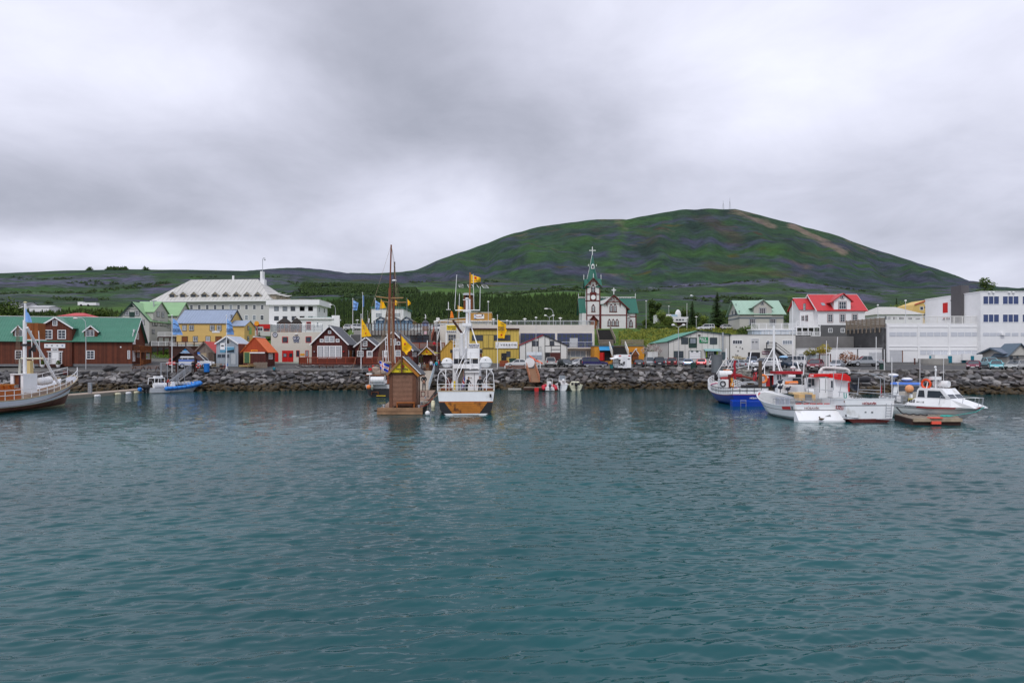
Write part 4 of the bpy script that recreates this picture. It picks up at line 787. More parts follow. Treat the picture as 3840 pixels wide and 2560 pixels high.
def brown_house(lb,p0,p1,Y,zb,Dp,eave,apex,rg,extra=None):
 ro,f,W=bldg('brown_gable_house',lb,'house',p0,Y,p1,Y,zb,'dark brown gabled restaurant houses')
 _,ze=f.sz(*eave);_,zr=f.sz(*apex);walls_y(ro,W,Dp,ze,zr,BRD);roof_y(ro,W,Dp,ze,zr,SLT,TR,ov=.35,og=.35);return ro,f,W,side(ro,W,Dp)
ro,f,W,sd_=brown_house('widest dark brown gabled house with a wall of small white panes',1169,1303,128,3.7,8,RC(248,700),RC(510,452),RC)
win(ro,f,(336,732,680,908),WT,RC,4,1,fw=.16,mw=.22)
m=f.mb();
for i in range(4):
 s0,zt=f.sz(*RC(348+i*82,745));s1,zb=f.sz(*RC(348+i*82+68,900))
 for j in range(1,4):c_=s0+(s1-s0)*j/4;m.box(c_-.035,c_+.035,-.06,-.023,zb,zt)
 for j in range(1,6):c_=zb+(zt-zb)*j/6;m.box(s0,s1,-.062,-.024,c_-.035,c_+.035)
m.mk('glazing_bars',WT,ro)
wins(ro,f,RC,[(438,598,505,685),(508,598,576,685)],WT,nx=2,ny=3,fw=.13,glass=GL2());wins(ro,f,RC,[(372,636,424,684),(594,636,646,684),(487,520,530,563)],WT,nx=1,ny=1,fw=.2,glass=GL2())
m=MB();s,z=f.sz(*RC(505,485));m.tb((s,-.6,z),(s,.1,z),.08);m.tb((s,-.5,z),(s,-.5,z-4.2),.02);m.sph((s,-.45,z),.18);m.mk('hoist',BLK,ro)
for cx_ in(296,706):s,z=f.sz(*RC(cx_,815));m=MB();m.sph((s,-.15,z),.14);m.mk('lamp',RED if cx_>400 else STEEL,ro)
fbx(ro,sd_,RC,(785,795,815,890),WOOD,'menu_board',.1);win(ro,sd_,(824,796,842,895),WT,RC,1,4);fbx(ro,sd_,RC,(770,796,776,900),WT,'corner_board',.06)
ro,f,W,sd_=brown_house('smallest dark brown gabled house between the two larger ones',1332,1414,131,3.8,6,RC(862,738),RC(1010,616),RC)
win(ro,f,(972,664,1036,738),WT,RC,2,3,fw=.13);win(ro,f,(893,802,982,886),WT,RC,3,3,fw=.13);door(ro,f,RC,(1026,802,1110,905),WT);win(ro,Fac(ro,0,-.07,W,-.07),(1040,815,1098,870),WT,RC,3,2,fw=.05)
sg=fbx(ro,f,RC,(925,752,1080,790),BLK,'sign_board',.1,lb='black restaurant sign');ft(ro,f,RC,(945,762,1030,778),'restaurant',WT,.13);m=MB();s,z=f.sz(*RC(1003,640));m.sph((s,-.15,z),.2,(1.2,.5,.6));m.mk('lamp',WT,ro)
ro,f,W,sd_=brown_house('dark brown gabled house behind the two brown masts',1404,1545,127,3.8,8.6,RC(1125,785),RC(1405,528),RC)
win(ro,f,(1350,632,1440,722),WT,RC,4,3,fw=.12);wins(ro,f,RC,[(1290,672,1330,722),(1448,672,1498,722)],WT,nx=1,ny=1,fw=.2);win(ro,f,(1390,582,1418,625),WT,RC,1,1,fw=.15)
win(ro,f,(1430,794,1505,882),WT,RC,2,3,fw=.13);door(ro,f,RC,(1268,796,1358,905),WT);win(ro,Fac(ro,0,-.07,W,-.07),(1282,812,1345,865),WT,RC,3,2,fw=.05)
for x_ in(1664,1681,1698,1714):win(ro,sd_,(x_,800,x_+12,885),WT,RC,1,3,fw=.14)
t_=thg('timber_terrace','dark red slatted terrace on a dry stone base before the brown gabled houses','terrace',(X(1230,123),123,3.5))
zt=Zr(1342,123.5);zb=Zr(1366,123.5);m=WB(t_);x0,x1,x2,x3=X(1122,123.5),X(1332,123.5),X(1360,123.5),X(1545,123.5)
m.box(x0,x1,123.5,128,zb-.1,zb+.12);m.box(x2,x3,124.5,127,zb-.1,zb+.12);m.mk('deck',BRD,t_)
m=WB(t_)
for(a_,b_,y_)in((x0,x1,123.5),(x2,x3,124.5)):rlg(m,(a_,y_,zb+.1),(b_,y_,zb+.1),zt-zb,r=.045,step=.2)
rlg(m,(x0,123.5,zb+.1),(x0,128,zb+.1),zt-zb,r=.045,step=.2);m.mk('railing',M('red_brown_timber',(.24,.045,.018),.6,.2),t_)
m=WB(t_);m.box(x0-.6,x1,123.2,127.9,2.9,zb-.1);m.box(x2,x3,124.2,127,2.9,zb-.1);m.mk('stone_base',STONE,t_)
rr=random.Random(5);m=WB(t_)
for i in range(170):
 xx=rr.uniform(x0-.5,x1)if i%3 else rr.uniform(x2,x3);m.sph((xx,(123.18 if xx<x1 else 124.18),rr.uniform(3.3,zb-.15)),rr.uniform(.12,.24),(1.6,.8,.6),6,4)
m.mk('stones',m_rock,t_,kind='stuff')
for(a_,b_,lab)in((1195,1252,'left'),(1352,1410,'right')):
 t_=thg('bench','long plain bench at the %s of the stone terrace base'%lab,'bench',(X(a_,121),121,3.4),0,'benches below the terrace');q0,q1=X(a_,121),X(b_,121);zb_=G(a_,121,False);m=WB(t_);m.box(q0,q1,120.8,121.2,zb_+.45,zb_+.52);m.mk('seat',WOOD,t_)
 for q in(q0+.1,(q0+q1)/2,q1-.2):m=WB(t_);m.box(q,q+.1,120.85,121.15,zb_,zb_+.45);m.mk('leg',DWOOD,t_)
ro,f,W=bldg('street_deck','concrete street deck with dark timber balustrade and glass shopfront beneath','deck building',1326,148,1640,148,4.2)
_,zt=f.sz(*RC(1500,515));_,zd=f.sz(*RC(1500,582));m=MB();m.box(0,W,0,14,zd,zt);m.box(0,W,.6,14,0,zd);m.mk('slab',CONC,ro)
wins(ro,Fac(ro,0,.6,W,.6),RC,[(1640,582,1900,692)],DWOOD,nx=3,ny=2,fw=.1,mw=.1);win(ro,Fac(ro,0,.6,W,.6),(800,575,935,655),WT,RC,2,1);win(ro,Fac(ro,0,.6,W,.6),(1500,575,1625,670),STEEL,RC,3,1)
zb_=zd-.1
for i in range(23):
 px_=1370+i*12.2;s,_=f.sz(px_,1240);m=f.mb();m.box(s-.06,s+.06,-.15,.0,zb_,zt+1.5);m.mk('balustrade_post',DWOOD,ro)
s0,_=f.sz(1368,1240);s1,_=f.sz(1638,1240);m=f.mb();m.box(s0,s1,-.12,0,zt+1.42,zt+1.55);m.mk('handrail',DWOOD,ro);m=f.mb();m.box(s0,s1,-.06,-.04,zt+.1,zt+1.4);m.mk('balustrade_glass',CLR,ro)
fbx(ro,f,RC,(1722,545,1798,572),WT,'sign_board',.1)
for i in range(3):s,z=f.sz(*RC(1735+i*24,559));m=f.mb();m.sph((s,-.12,z),.2,(1,.2,1),8,5);m.mk('pictogram',BLK,ro)
fbx(ro,f,RC,(1826,532,1868,572),M('pink_sign',(.75,.5,.55)),'sign_board',.1)
m=MB();s0,_=f.sz(1310,1240);m.box(0,2.2,-2,0,0,zd);m.mk('side_wall',DCONC,ro)
t_=thg('raised_walkway','red brown slatted walkway below the glass shopfront','walkway',(X(1600,143),143,4.));m=WB(t_);A,B=P(1541,1306,143),P(1668,1306,143);m.box(A.x,B.x,143,147.5,A.z-.4,A.z);m.mk('deck',DCONC,t_)
m=WB(t_);rlg(m,A,B,1.15,r=.05,step=.17);m.mk('railing',M('red_brown_timber',(.24,.045,.018),.6,.2),t_)
m=WB(t_)
for px_ in range(1545,1670,24):m.box(X(px_,143.2)-.15,X(px_,143.2)+.15,143.2,143.5,4,A.z-.4)
m.mk('column',DCONC,t_)
t_=thg('street_stair','steep stair with red brown side boards beside a bare concrete wall','stairs',(X(1640,146),146,4.));m=WB(t_);q=[P(*RS(x_,y_),146.5)for x_,y_ in((1010,495),(1490,495),(1490,825),(1010,825))];m.box(q[0].x,q[1].x,146.5,149,q[2].z-3,q[0].z);m.mk('concrete_wall',M('bare_concrete',(.17,.16,.145),.9,.2,1.,pat=('h',.3,.06)),t_)
m=WB(t_)
n_=16;A=P(*RS(1100,760),143.5);B=P(*RS(1185,500),146.4)
for i in range(n_):t=i/n_;p_=A.lerp(B,t);m.box(p_.x-.1,p_.x+1.1,p_.y,p_.y+.35,p_.z-.1,p_.z+.08)
m.mk('steps',DWOOD,t_);m=WB(t_)
m.slab(A+V3((-.1,-.1,1.2)),A+V3((-.1,-.1,0)),B+V3((-.1,0,0)),B+V3((-.1,0,1.2)),.08);m.mk('side_board',M('salmon_board',(.42,.14,.09)),t_);m=WB(t_);m.slab(A+V3((1.2,-.1,1.0)),A+V3((1.2,-.1,0)),B+V3((1.2,0,0)),B+V3((1.2,0,1.0)),.08);m.mk('side_board',WT,t_)
A=P(*RS(1130,1300),131);B=P(*RS(1130,900),143);m=WB(t_)
for i in range(14):p_=A.lerp(B,i/14);m.box(p_.x-1.2,p_.x+1.6,p_.y,p_.y+.8,p_.z-.2,p_.z+.05)
m.mk('steps',DWOOD,t_);m=WB(t_)
for dx in(-1.2,1.6):rlg(m,A+V3((dx,0,0)),B+V3((dx,0,0)),1.,kind='rails',r=.04)
m.mk('handrail',WT,t_)
ro,f,W=bldg('white_house','white building with dark green fascia behind the glass pavilions','building',1393,190,1513,190,12.6)
Dp=14;_,zt=f.sz(*RC(1300,188));_,zf=f.sz(*RC(1300,212));m=MB();m.box(0,W,0,Dp,0,zf);m.mk('wall',WHW,ro);m=MB();m.box(-.3,W+.4,-.3,Dp,zf,zt);m.mk('fascia',M('green_fascia',(.035,.12,.09)),ro)
wins(ro,f,RC,[(1152,272,1242,338),(1415,272,1500,330),(1300,272,1380,330)],WT,nx=4,ny=2,fw=.1)
BGL=M('blue_glass',(.10,.24,.38),.08,.3,.8,spec=.7);NVY=M('navy_frame',(.02,.04,.09))
for i,(x0,x1,xa,Y,lab)in enumerate(((1130,1322,1222,168,'left'),(1322,1500,1415,169,'middle'),(1500,1668,1585,168,'right'))):
 p0,p1=RC(x0,0)[0],RC(x1,0)[0];ro,f,W=bldg('glass_pavilion','%s of the three blue glass pavilions with pointed gables'%lab,'pavilion',p0,Y,p1,Y,11.,'blue glass pavilions')
 _,ze=f.sz(*RC(xa,392));_,zr=f.sz(*RC(xa,330));walls_y(ro,W,6,ze,zr,BGL,name='glass_wall');roof_y(ro,W,6,ze,zr,SLT,None,ov=.2,og=.4)
 m=MB()
 for s in(0,W/3,2*W/3,W):m.box(s-.07,s+.07,-.08,-.003,0,ze+(0 if s in(0,W)else(zr-ze)*.66))
 m.box(0,W,-.09,-.004,ze-.1,ze+.1);m.box(0,W,-.09,-.004,1.4,1.55)
 for a_,b_ in(((0,ze),(W/2,zr)),((W/2,zr),(W,ze))):m.tb((a_[0],-.05,a_[1]),(b_[0],-.05,b_[1]),.09,n=4)
 m.mk('frame',NVY,ro);m=MB();m.box(W*.32,W*.68,-.12,-.1,ze+.3,ze+.55);m.mk('sign_letters',WT,ro)
 if i==2:fbx(ro,side(ro,W,6),RC,(1672,390,1720,440),M('ochre_board',(.5,.3,.06)),'side_board',.05)
# buildings, right half
YB=M('yellow_wall',(.55,.40,.09),.75,.08,1,pat=('v',.6,.05));CRM=M('weathered_cream',(.62,.58,.52),.85,.08,.5,col2=((.42,.33,.24),.35,.66,.12));BFR=M('blue_frame',(.03,.05,.22),.5);WH2=M('old_white_render',(.66,.65,.61),.85,.07,.6,col2=((.46,.42,.36),.5,.66,.12))
ro,f,W=bldg('market_building','long cream concrete building with blue framed windows and railed roof','building',1650,145,2229,145,4.2)
_,zt=f.sz(*RE(1000,462));Dp=13;m=MB();m.box(0,W,0,Dp,0,zt);m.mk('wall',CRM,ro)
m=MB();rlg(m,(0,.1,zt),(W,.1,zt),.85,kind='rails',r=.04);m.mk('roof_railing',STEEL,ro);fb=Fac(ro,0,0,W,0)
_,b0=f.sz(*RE(1000,585));m=f.mb();s0,_=f.sz(*RE(418,600));m.box(s0,W,-.12,0,b0,b0+.12);m.mk('ledge',CRM,ro)
for p0,p1 in((420,437),(946,978),(1490,1524)):s0,_=f.sz(*RE(p0,600));s1,_=f.sz(*RE(p1,600));m=f.mb();m.box(s0,s1,-.16,0,0,b0);m.mk('pier',CRM,ro)
win(ro,f,(440,592,945,735),BFR,RE,8,2,fw=.1,mw=.09);win(ro,f,(980,592,1488,790),BFR,RE,8,3,fw=.1,mw=.09)
door(ro,f,RE,(1162,656,1280,788),M('pale_grey_door',(.45,.46,.48)),None,out=.1);m=f.mb();s0,zb=f.sz(*RE(1040,795));s1,_=f.sz(*RE(1490,795));m.box(s0,s1,-1.2,0,zb-.25,zb);m.mk('balcony',CRM,ro);m=f.mb();rlg(m,(s0,-1.15,zb),(s1,-1.15,zb),1.15,kind='rails',r=.03);m.mk('balcony_railing',STEEL,ro)
wins(ro,f,RE,[(1172,838,1400,938),(1408,838,1490,938)],WH2,nx=3,ny=1,fw=.08,glass=GL2());fbx(ro,f,RE,(1172,938,1300,1000),M('cream_panel',(.55,.50,.38)),'panel');door(ro,f,RE,(1130,855,1170,1000),M('grey_door',(.28,.30,.32)))
OBR=M('ochre_boards',(.50,.26,.055),.7,.12,.8,pat=('h',.22,.15))
ro,f,W=bldg('ochre_timber_house','ochre timber building with sloping wing and an oval logo sign above the harbour street','building',1755,166,1843,166,11.)
_,zt=f.sz(*RQ(1600,1040));_,zb=f.sz(*RQ(1600,1270));m=MB();m.box(0,W,0,7,zb,zt);m.mk('wall',OBR,ro);m=MB();m.box(0,W,.3,6.5,0,zb);m.mk('lower_wall',CREAM,ro)
m=MB();m.box(-.1,W+.1,-.1,7,zt,zt+.15);m.box(-.1,W+.2,-.08,0,zb-.25,zb);m.mk('roof_trim',CREAM,ro);m=MB();m.box(W,W+.06,.2,6.8,zb,zt-.1);m.mk('side_cladding',OBR,ro)
wins(ro,Fac(ro,0,.3,W,.3),RQ,[(1390,1300,1530,1345),(1540,1300,1640,1345),(1660,1300,1740,1345)],WT,nx=2,ny=1)
sg=fbx(ro,f,RQ,(1390,1085,1690,1215),WT,'logo_board',.12);ft(ro,f,RQ,(1450,1135,1620,1162),'HVALFERÐIR',M('red_ink',(.4,.02,.01)),.15)
for a_,b_,c_ in((1405,1095,0),(1405,1175,0)):s,z=f.sz(*RQ(a_,b_+35));m=f.mb();m.pri([(s,z),(s+.55,z),(s,z+.32)],'y',-.16,-.13);m.mk('logo_mark',BLUE,ro)
s,z=f.sz(*RQ(1545,1150));m=f.mb();m.torus((s,-.15,z),1.,.04,'y',20,4,.4,2.7);m.mk('logo_swoosh',BLK,ro);s,z=f.sz(*RQ(1640,1115));m=f.mb();m.sph((s,-.14,z),.22,(1.1,.2,.8));m.mk('logo_head',BLK,ro)
a0,_=f.sz(*RQ(340,1300));m=MB();_,zl=f.sz(*RQ(345,1265));_,zh=f.sz(*RQ(1160,1175));_,zbb=f.sz(*RQ(600,1320));m.pri([(a0,zbb),(-.05,zbb),(-.05,zh),(a0,zl)],'y',1,7);wg=m.mk('sloping_wing',OBR,ro)
m=MB();m.box(a0,-.05,1.1,6.9,0,zbb);m.mk('wing_wall',CREAM,ro);m=MB();m.slab((a0-.1,.8,zl+.12),(0,.8,zh+.12),(0,7.1,zh+.12),(a0-.1,7.1,zl+.12),.12);m.mk('wing_roof',WT,wg)
m=MB();s0,z0=f.sz(*RQ(200,1260));s1,z1=f.sz(*RQ(345,1420));m.box(s0,s1-.3,.8,3,0,z0);m.mk('side_block',WH2,ro);m=MB();s2,z2=f.sz(*RQ(265,1172));m.box(s2,s1,1.2,3,z0,z2);m.mk('chimney',WH2,ro)
ro,f,W=bldg('ticket_office','narrow white office front under a yellow whale watching centre sign','building',1670,140,1760,140,3.9)
_,zt=f.sz(*RD(740,705));m=MB();m.box(0,W,0,4.9,0,zt);m.mk('wall',WH2,ro);fbx(ro,f,RD,(706,716,786,758),M('sign_yellow',(.72,.52,.02),.5),'sign_board',.12);fbx(ro,f,RD,(706,758,786,778),WT,'sign_board',.12)
ft(ro,f,RD,(712,724,782,736),'WHALE WATCHING',TEXTK,.14);ft(ro,f,RD,(714,744,738,749),'•••',TEXTK,.14);ft(ro,f,RD,(748,742,782,754),'CENTER',TEXTK,.14)
for i in range(5):s,z=f.sz(*RD(714+i*16,768));m=f.mb();m.sph((s,-.14,z),.17,(1.3,.2,.7),8,5);m.mk('pictogram',BLK,ro)
win(ro,f,(716,790,786,850),CREAM,RD,3,2,fw=.1);fbx(ro,f,RD,(700,778,710,900),WT,'corner_board',.1)
ro,f,W=bldg('yellow_gable_shed','plain mustard yellow gabled shed without windows behind the big white boat','shed',1652,124,1698,124,3.6)
m=MB();pts=[]
for q in((655,1015),(655,930),(736,840),(742,840),(760,858),(760,1015)):s,z=f.sz(*RD(*q));pts.append((s,max(0,z)))
m.pri(pts,'y',0,5.);m.mk('wall',M('mustard_boards',(.52,.30,.05),.75,.1,1,pat=('v',.5,.05)),ro);
s0,z0=f.sz(*RD(652,932));s1,z1=f.sz(*RD(739,837));m=MB();m.slab((s0,-.15,z0),(s1,-.15,z1),(s1,5.1,z1),(s0,5.1,z0),.1);s2,z2=f.sz(*RD(764,860));m.slab((s1,-.15,z1),(s2,-.15,z2),(s2,5.1,z2),(s1,5.1,z1),.1);m.mk('roof',M('mustard_trim',(.40,.24,.06)),ro)
ro,f,W=bldg('yellow_building','two storey mustard yellow building with a white name board and dark windows','building',1757,137,1946,137,3.8)
_,zt=f.sz(*RE(200,520));m=MB();m.box(0,W,0,7,0,zt-.2);m.mk('wall',YB,ro);m=MB();m.box(-.15,W+.1,-.3,7,zt-.2,zt+.1);m.mk('roof',DWOOD,ro)
win(ro,f,(918,796,1010,846),DKF,RD,4,1,fw=.08);win(ro,f,(1102,796,1242,846),DKF,RD,6,1,fw=.08);wins(ro,f,RD,[(1206,934,1242,982)],DKF,nx=2,ny=2,fw=.07)
for b in((1012,798,1054,905),(1056,798,1100,905)):fbx(ro,f,RD,b,YB,'panel',.07);
m=f.mb();s0,z0=f.sz(*RD(925,912));m.box(s0,W,-.06,-.002,z0-.1,z0);m.mk('band',M('band_brown',(.2,.13,.03)),ro);m=MB();s1,z1=f.sz(*RD(1012,798));s2,z2=f.sz(*RD(1100,905))
for(a_,b_,c_,d_)in((s1-.06,s1,z2,z1),(s2,s2+.06,z2,z1),((s1+s2)/2-.03,(s1+s2)/2+.03,z2,z1)):m.box(a_,b_,-.1,-.001,c_,d_)
m.box(s1,s2,-.1,-.001,z1,z1+.06);m.box(s1,s2,-.1,-.001,z2-.06,z2);m.mk('panel_frame',DKF,ro)
door(ro,f,RD,(1168,952,1205,1010),BLK,DKF);m=MB();m.box(0,W,-.05,0,0,.45);m.mk('plinth',BSE,ro)
fbx(ro,f,RE,(72,712,394,806),WT,'name_board',.14,lb='white board with widely spaced black letters');ft(ro,f,RE,(143,738,382,768),'V E R B Ú Ð',TEXTK,.17);ft(ro,f,RE,(88,722,118,790),'//',TEXTK,.17,False);ft(ro,f,RE,(228,782,296,788),'www.verbud.is',M('grey_letters',(.2,.2,.2)),.17,False)
fbx(ro,f,RD,(888,868,982,906),WT,'name_board',.14,lb='white board with blue letters');ft(ro,f,RD,(894,876,976,892),'NORTH',M('navy',(.02,.04,.12)),.17);ft(ro,f,RD,(900,896,972,903),'ICELAND',M('navy',(.02,.04,.12)),.17)
t_=thg('picket_fence','short red brown picket fence beside the white sedan','fence',(X(1880,128),128,3.6));m=WB(t_);q0,q1=P(*RE(130,1088),128),P(*RE(255,1088),128);m.box(q0.x,q1.x,128,128.05,q0.z+.3,q0.z+.4);m.box(q0.x,q1.x,128,128.05,q0.z+1.0,q0.z+1.1);m.mk('rail',WOOD,t_)
for i in range(10):xx=q0.x+(q1.x-q0.x)*i/9.5;m=WB(t_);m.box(xx,xx+.15,127.95,128,q0.z,q0.z+1.3);m.mk('picket',M('red_brown_timber',(.24,.045,.018),.6,.2),t_)
ro,f,W=bldg('white_barn','white gabled barn with black battens and one dark red eave','barn',1948,133,2128,133,3.9)
_,z1=f.sz(*RE(420,752));_,z2=f.sz(*RE(1128,765));xr,zr=f.sz(*RE(773,612));m=MB();m.pri([(0,0),(W,0),(W,z2),(xr,zr),(0,z1)],'y',0,11);m.mk('wall',WH2,ro)
roof_y(ro,W,11,z1,zr,M('grey_iron_roof',(.3,.3,.31),.5),None,xr=xr,ze2=z2,ov=.1,og=.12,th=.1)
m=MB();m.slab((-.2,-.2,z1-.05),(xr,-.2,zr+.15),(xr,-.12,zr+.15),(-.2,-.12,z1-.05),.22);m.mk('eave_board',M('dark_red_trim',(.25,.02,.03)),ro);m=MB();m.slab((xr,-.2,zr+.15),(W+.2,-.2,z2),(W+.2,-.12,z2),(xr,-.12,zr+.15),.2);m.mk('eave_board',BLK,ro)
def gz(s):return z1+(zr-z1)*s/xr if s<xr else z2+(zr-z2)*(W-s)/(W-xr)
for px_,y0_,y1_ in((423,0,0),(514,0,0),(609,0,865),(702,0,865),(798,0,0),(1027,0,0),(1120,0,0),(890,770,860),(870,0,770)):
 s,_=f.sz(*RE(px_,700));zb=0 if not y1_ else f.sz(*RE(px_,y1_))[1];zt_=gz(s)if not y0_ else f.sz(*RE(px_,y0_))[1];m=f.mb();m.box(s-.05,s+.05,-.04,-.002,zb,zt_-.05);m.mk('batten',BLK,ro)
for a_,b_,y_ in((610,700,772),(800,1028,770),(890,1028,824)):s0,z=f.sz(*RE(a_,y_));s1,_=f.sz(*RE(b_,y_));m=f.mb();m.box(s0,s1,-.045,-.003,z-.05,z+.05);m.mk('batten',BLK,ro)
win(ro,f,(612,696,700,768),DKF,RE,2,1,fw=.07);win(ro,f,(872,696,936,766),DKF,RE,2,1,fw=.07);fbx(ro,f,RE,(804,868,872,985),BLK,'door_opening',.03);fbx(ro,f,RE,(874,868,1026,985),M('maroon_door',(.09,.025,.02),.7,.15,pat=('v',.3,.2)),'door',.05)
m=f.mb();s,z=f.sz(*RE(706,780));s2,zb2=f.sz(*RE(735,985));
for d_ in(0,.45):m.tb((s+d_,-.1,z),(s2+d_,-.8,zb2),.03)
for i in range(12):t=i/12;m.tb((s+(s2-s)*t,-.1-.7*t,z+(zb2-z)*t),(s+.45+(s2-s)*t,-.1-.7*t,z+(zb2-z)*t),.02)
m.mk('ladder',STEEL,ro)
OY=M('orange_yellow_render',(.62,.27,.03),.8,.08,.7,col2=((.40,.15,.02),.6,.62,.12))
ro,f,W=bldg('orange_store','low orange building dug into the grass bank with a blue awning over a dark doorway','building',2229,138,2416,138,3.9)
_,zt=f.sz(*RE(2000,775));m=MB();m.box(0,W,0,11,0,zt);m.mk('wall',OY,ro);m=MB();m.box(-.1,W+.1,-.15,11,zt,zt+.12);m.mk('roof_edge',M('slate_blue_trim',(.1,.14,.18)),ro)
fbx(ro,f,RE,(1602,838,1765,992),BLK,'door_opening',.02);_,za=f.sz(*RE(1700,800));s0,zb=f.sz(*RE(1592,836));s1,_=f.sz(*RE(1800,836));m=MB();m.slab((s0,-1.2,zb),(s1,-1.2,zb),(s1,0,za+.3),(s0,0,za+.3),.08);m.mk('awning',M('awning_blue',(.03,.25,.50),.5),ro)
m=MB();s,z=f.sz(*RE(1632,985));m.lathe((s,-.5,z),[(.5,0),(.5,1.6)],10);m.mk('red_barrel',RED,ro)
win(ro,f,(2042,862,2172,960),M('teal_frame',(.05,.14,.22)),RE,3,1,fw=.12);m=f.mb();s0,z0=f.sz(*RE(2070,905));s1,z1_=f.sz(*RE(2148,985));m.box(s0,s1,-1.2,-.1,z1_,z0);m.pri([(s0-.2,z0),(s1+.2,z0),((s0+s1)/2,z0+1.1)],'y',-1.4,0);m.mk('porch',WOOD,ro)
m=MB();m.tb((s0-.25,-1.45,z0),((s0+s1)/2,-1.45,z0+1.15),.07,n=4);m.tb((s1+.25,-1.45,z0),((s0+s1)/2,-1.45,z0+1.15),.07,n=4);m.mk('porch_trim',WT,ro);m=MB();s,z=f.sz(*RE(2138,820));m.sph((s,-.15,z),.2);m.mk('lamp',CREAM,ro)
for(a_,b_)in((1598,1802),(1925,2245)):
 t_=thg('timber_fence',('shorter' if a_<1700 else 'longer')+' horizontal board fence on the roof edge of the orange store','fence',(X(RE(a_,0)[0],138),138,8),0,'board fences on the orange store');A,B=P(*RE(a_,770),138.1),P(*RE(b_,770),138.1)
 for i in range(4):m=WB(t_);z=A.z+.18+i*.28;m.box(A.x,B.x,138.1,138.16,z,z+.19);m.mk('board',GWOOD,t_)
 k=int((B.x-A.x)/1.8)
 for i in range(k+1):xx=A.x+(B.x-A.x)*i/k;m=WB(t_);m.box(xx-.05,xx+.05,138.17,138.27,A.z,A.z+1.3);m.mk('post',GWOOD,t_)
for lab,A,B,w_ in(('upper',P(*RE(1712,712),143),P(*RE(1655,530),172),3.3),('lower',P(*RE(1905,900),134.5),P(*RE(1860,775),138),3.0)):
 t_=thg('bank_stair',lab+' flight of dark steps with pale handrails climbing the grass bank to the church','stairs',tuple(A),0,'stairs up to the church');n_=26 if lab=='upper' else 12;m=WB(t_);L_=(B-A)
 for i in range(n_):p_=A+L_*(i/n_);m.box(p_.x-w_/2,p_.x+w_/2,p_.y,p_.y+L_.y/n_*1.15,p_.z-.3,p_.z+.03)
 m.mk('steps',M('dark_steps',(.028,.027,.026),.8,.3),t_)  # treads toned near-black because their upward faces rendered too pale
 for sx in(-w_/2-.1,w_/2+.1):
  m=WB(t_);o2=V3((sx,0,0));m.slab(A+o2+V3((-.06,0,1.0)),A+o2+V3((.06,0,1.0)),B+o2+V3((.06,0,1.0)),B+o2+V3((-.06,0,1.0)),.22);m.slab(A+o2+V3((-.05,0,.45)),A+o2+V3((.05,0,.45)),B+o2+V3((.05,0,.45)),B+o2+V3((-.05,0,.45)),.15)
  for i in range(7):p_=A+L_*(i/6)+o2;m.box(p_.x-.06,p_.x+.06,p_.y-.06,p_.y+.06,p_.z-.3,p_.z+.95)
  m.mk('handrail',GWOOD if lab=='upper' else WH2,t_)
CHW=M('church_white_boards',(.72,.71,.70),.7,.04,1,pat=('h',.2,.05));CHR=M('church_red_trim',(.115,.014,.012),.6,.1);CHG=M('church_green_roof',(.018,.125,.090),.45,.08,1,pat=('x',.5,.06))
YC=214.
ro,f,W=bldg('church','white wooden church with green spire, dark red timber trim and white cross','church',RF(393,0)[0],YC,RF(582,0)[0],YC,Zr(RF(0,1305)[1],YC))
S=lambda x,y:f.sz(*RF(x,y));zf=lambda y:S(486,y)[1]
m=MB();m.box(0,W,0,W,0,zf(672));tw=m.mk('tower',CHW,ro)
x_l,_=S(330,1000);x_r,_=S(1130,1100);xn0,_=S(590,1000);Dn=9.;zE=zf(1050);zR=zf(835)
walls_x(ro,x_r-x_l,Dn,zE,zR,CHW,x0=x_l,y0=2.0,name='nave_wall');roof_x(ro,x_r-x_l,Dn,zE,zR,CHG,CHR,x0=x_l,y0=2.0,ov=.5,og=.9,name='nave_roof')
g0,_=S(592,1000);g1,_=S(972,1000);ga,zA=S(784,808);_,zg1=S(1000,1025);_,zg0=S(640,942)
m=MB();m.pri([(g0,0),(g1,0),(g1,zg1+.4),(ga,zA-.3),(g0,zg1+2.7)],'y',-.6,8);m.mk('transept_wall',CHW,ro)
sl=(zA-zg1)/(S(1020,1035)[0]-ga);rg_=MB();xe0=g0;rg_.slab((ga-(zA-zg0)/sl,-1.2,zg0),(ga,-1.2,zA),(ga,8,zA),(ga-(zA-zg0)/sl,8,zg0),.15);rg_.slab((ga,-1.2,zA),(S(1020,1035)[0],-1.2,zg1),(S(1020,1035)[0],8,zg1),(ga,8,zA),.15);rg_.slab((g0-.1,-1.0,zg0-.05),(ga-(zA-zg0)/sl,-1.0,zg0),(ga-(zA-zg0)/sl,8,zg0),(g0-.1,8,zg0-.05),.15);rg_.mk('transept_roof',CHG,ro)
t=MB();t.slab((ga-(zA-zg0)/sl-.1,-1.25,zg0),(ga,-1.25,zA+.1),(ga,-1.15,zA+.1),(ga-(zA-zg0)/sl-.1,-1.15,zg0),.3);t.slab((ga,-1.25,zA+.1),(S(1022,1036)[0],-1.25,zg1),(S(1022,1036)[0],-1.15,zg1),(ga,-1.15,zA+.1),.3)
s0,z0=S(690,912);s1,_=S(878,912);t.box(s0,s1,-1.2,-1.05,z0-.12,z0+.12);t.box(ga-.1,ga+.1,-1.2,-1.05,z0,zA-.2)
for a_,b_ in(((735,862),(778,908)),((835,862),(790,908))):p_,q_=S(*a_),S(*b_);t.tb((p_[0],-1.1,p_[1]),(q_[0],-1.1,q_[1]),.1,n=4)
for x_ in(686,876):s,z=S(x_,920);t.box(s-.12,s+.12,-1.1,-.6,z-1.1,z)
t.mk('gable_truss',CHR,ro)
m=MB();m.box(xn0-20*0+g1,x_r,1.9,4,zf(1118)-.12,zf(1118)+.12);tr=MB()
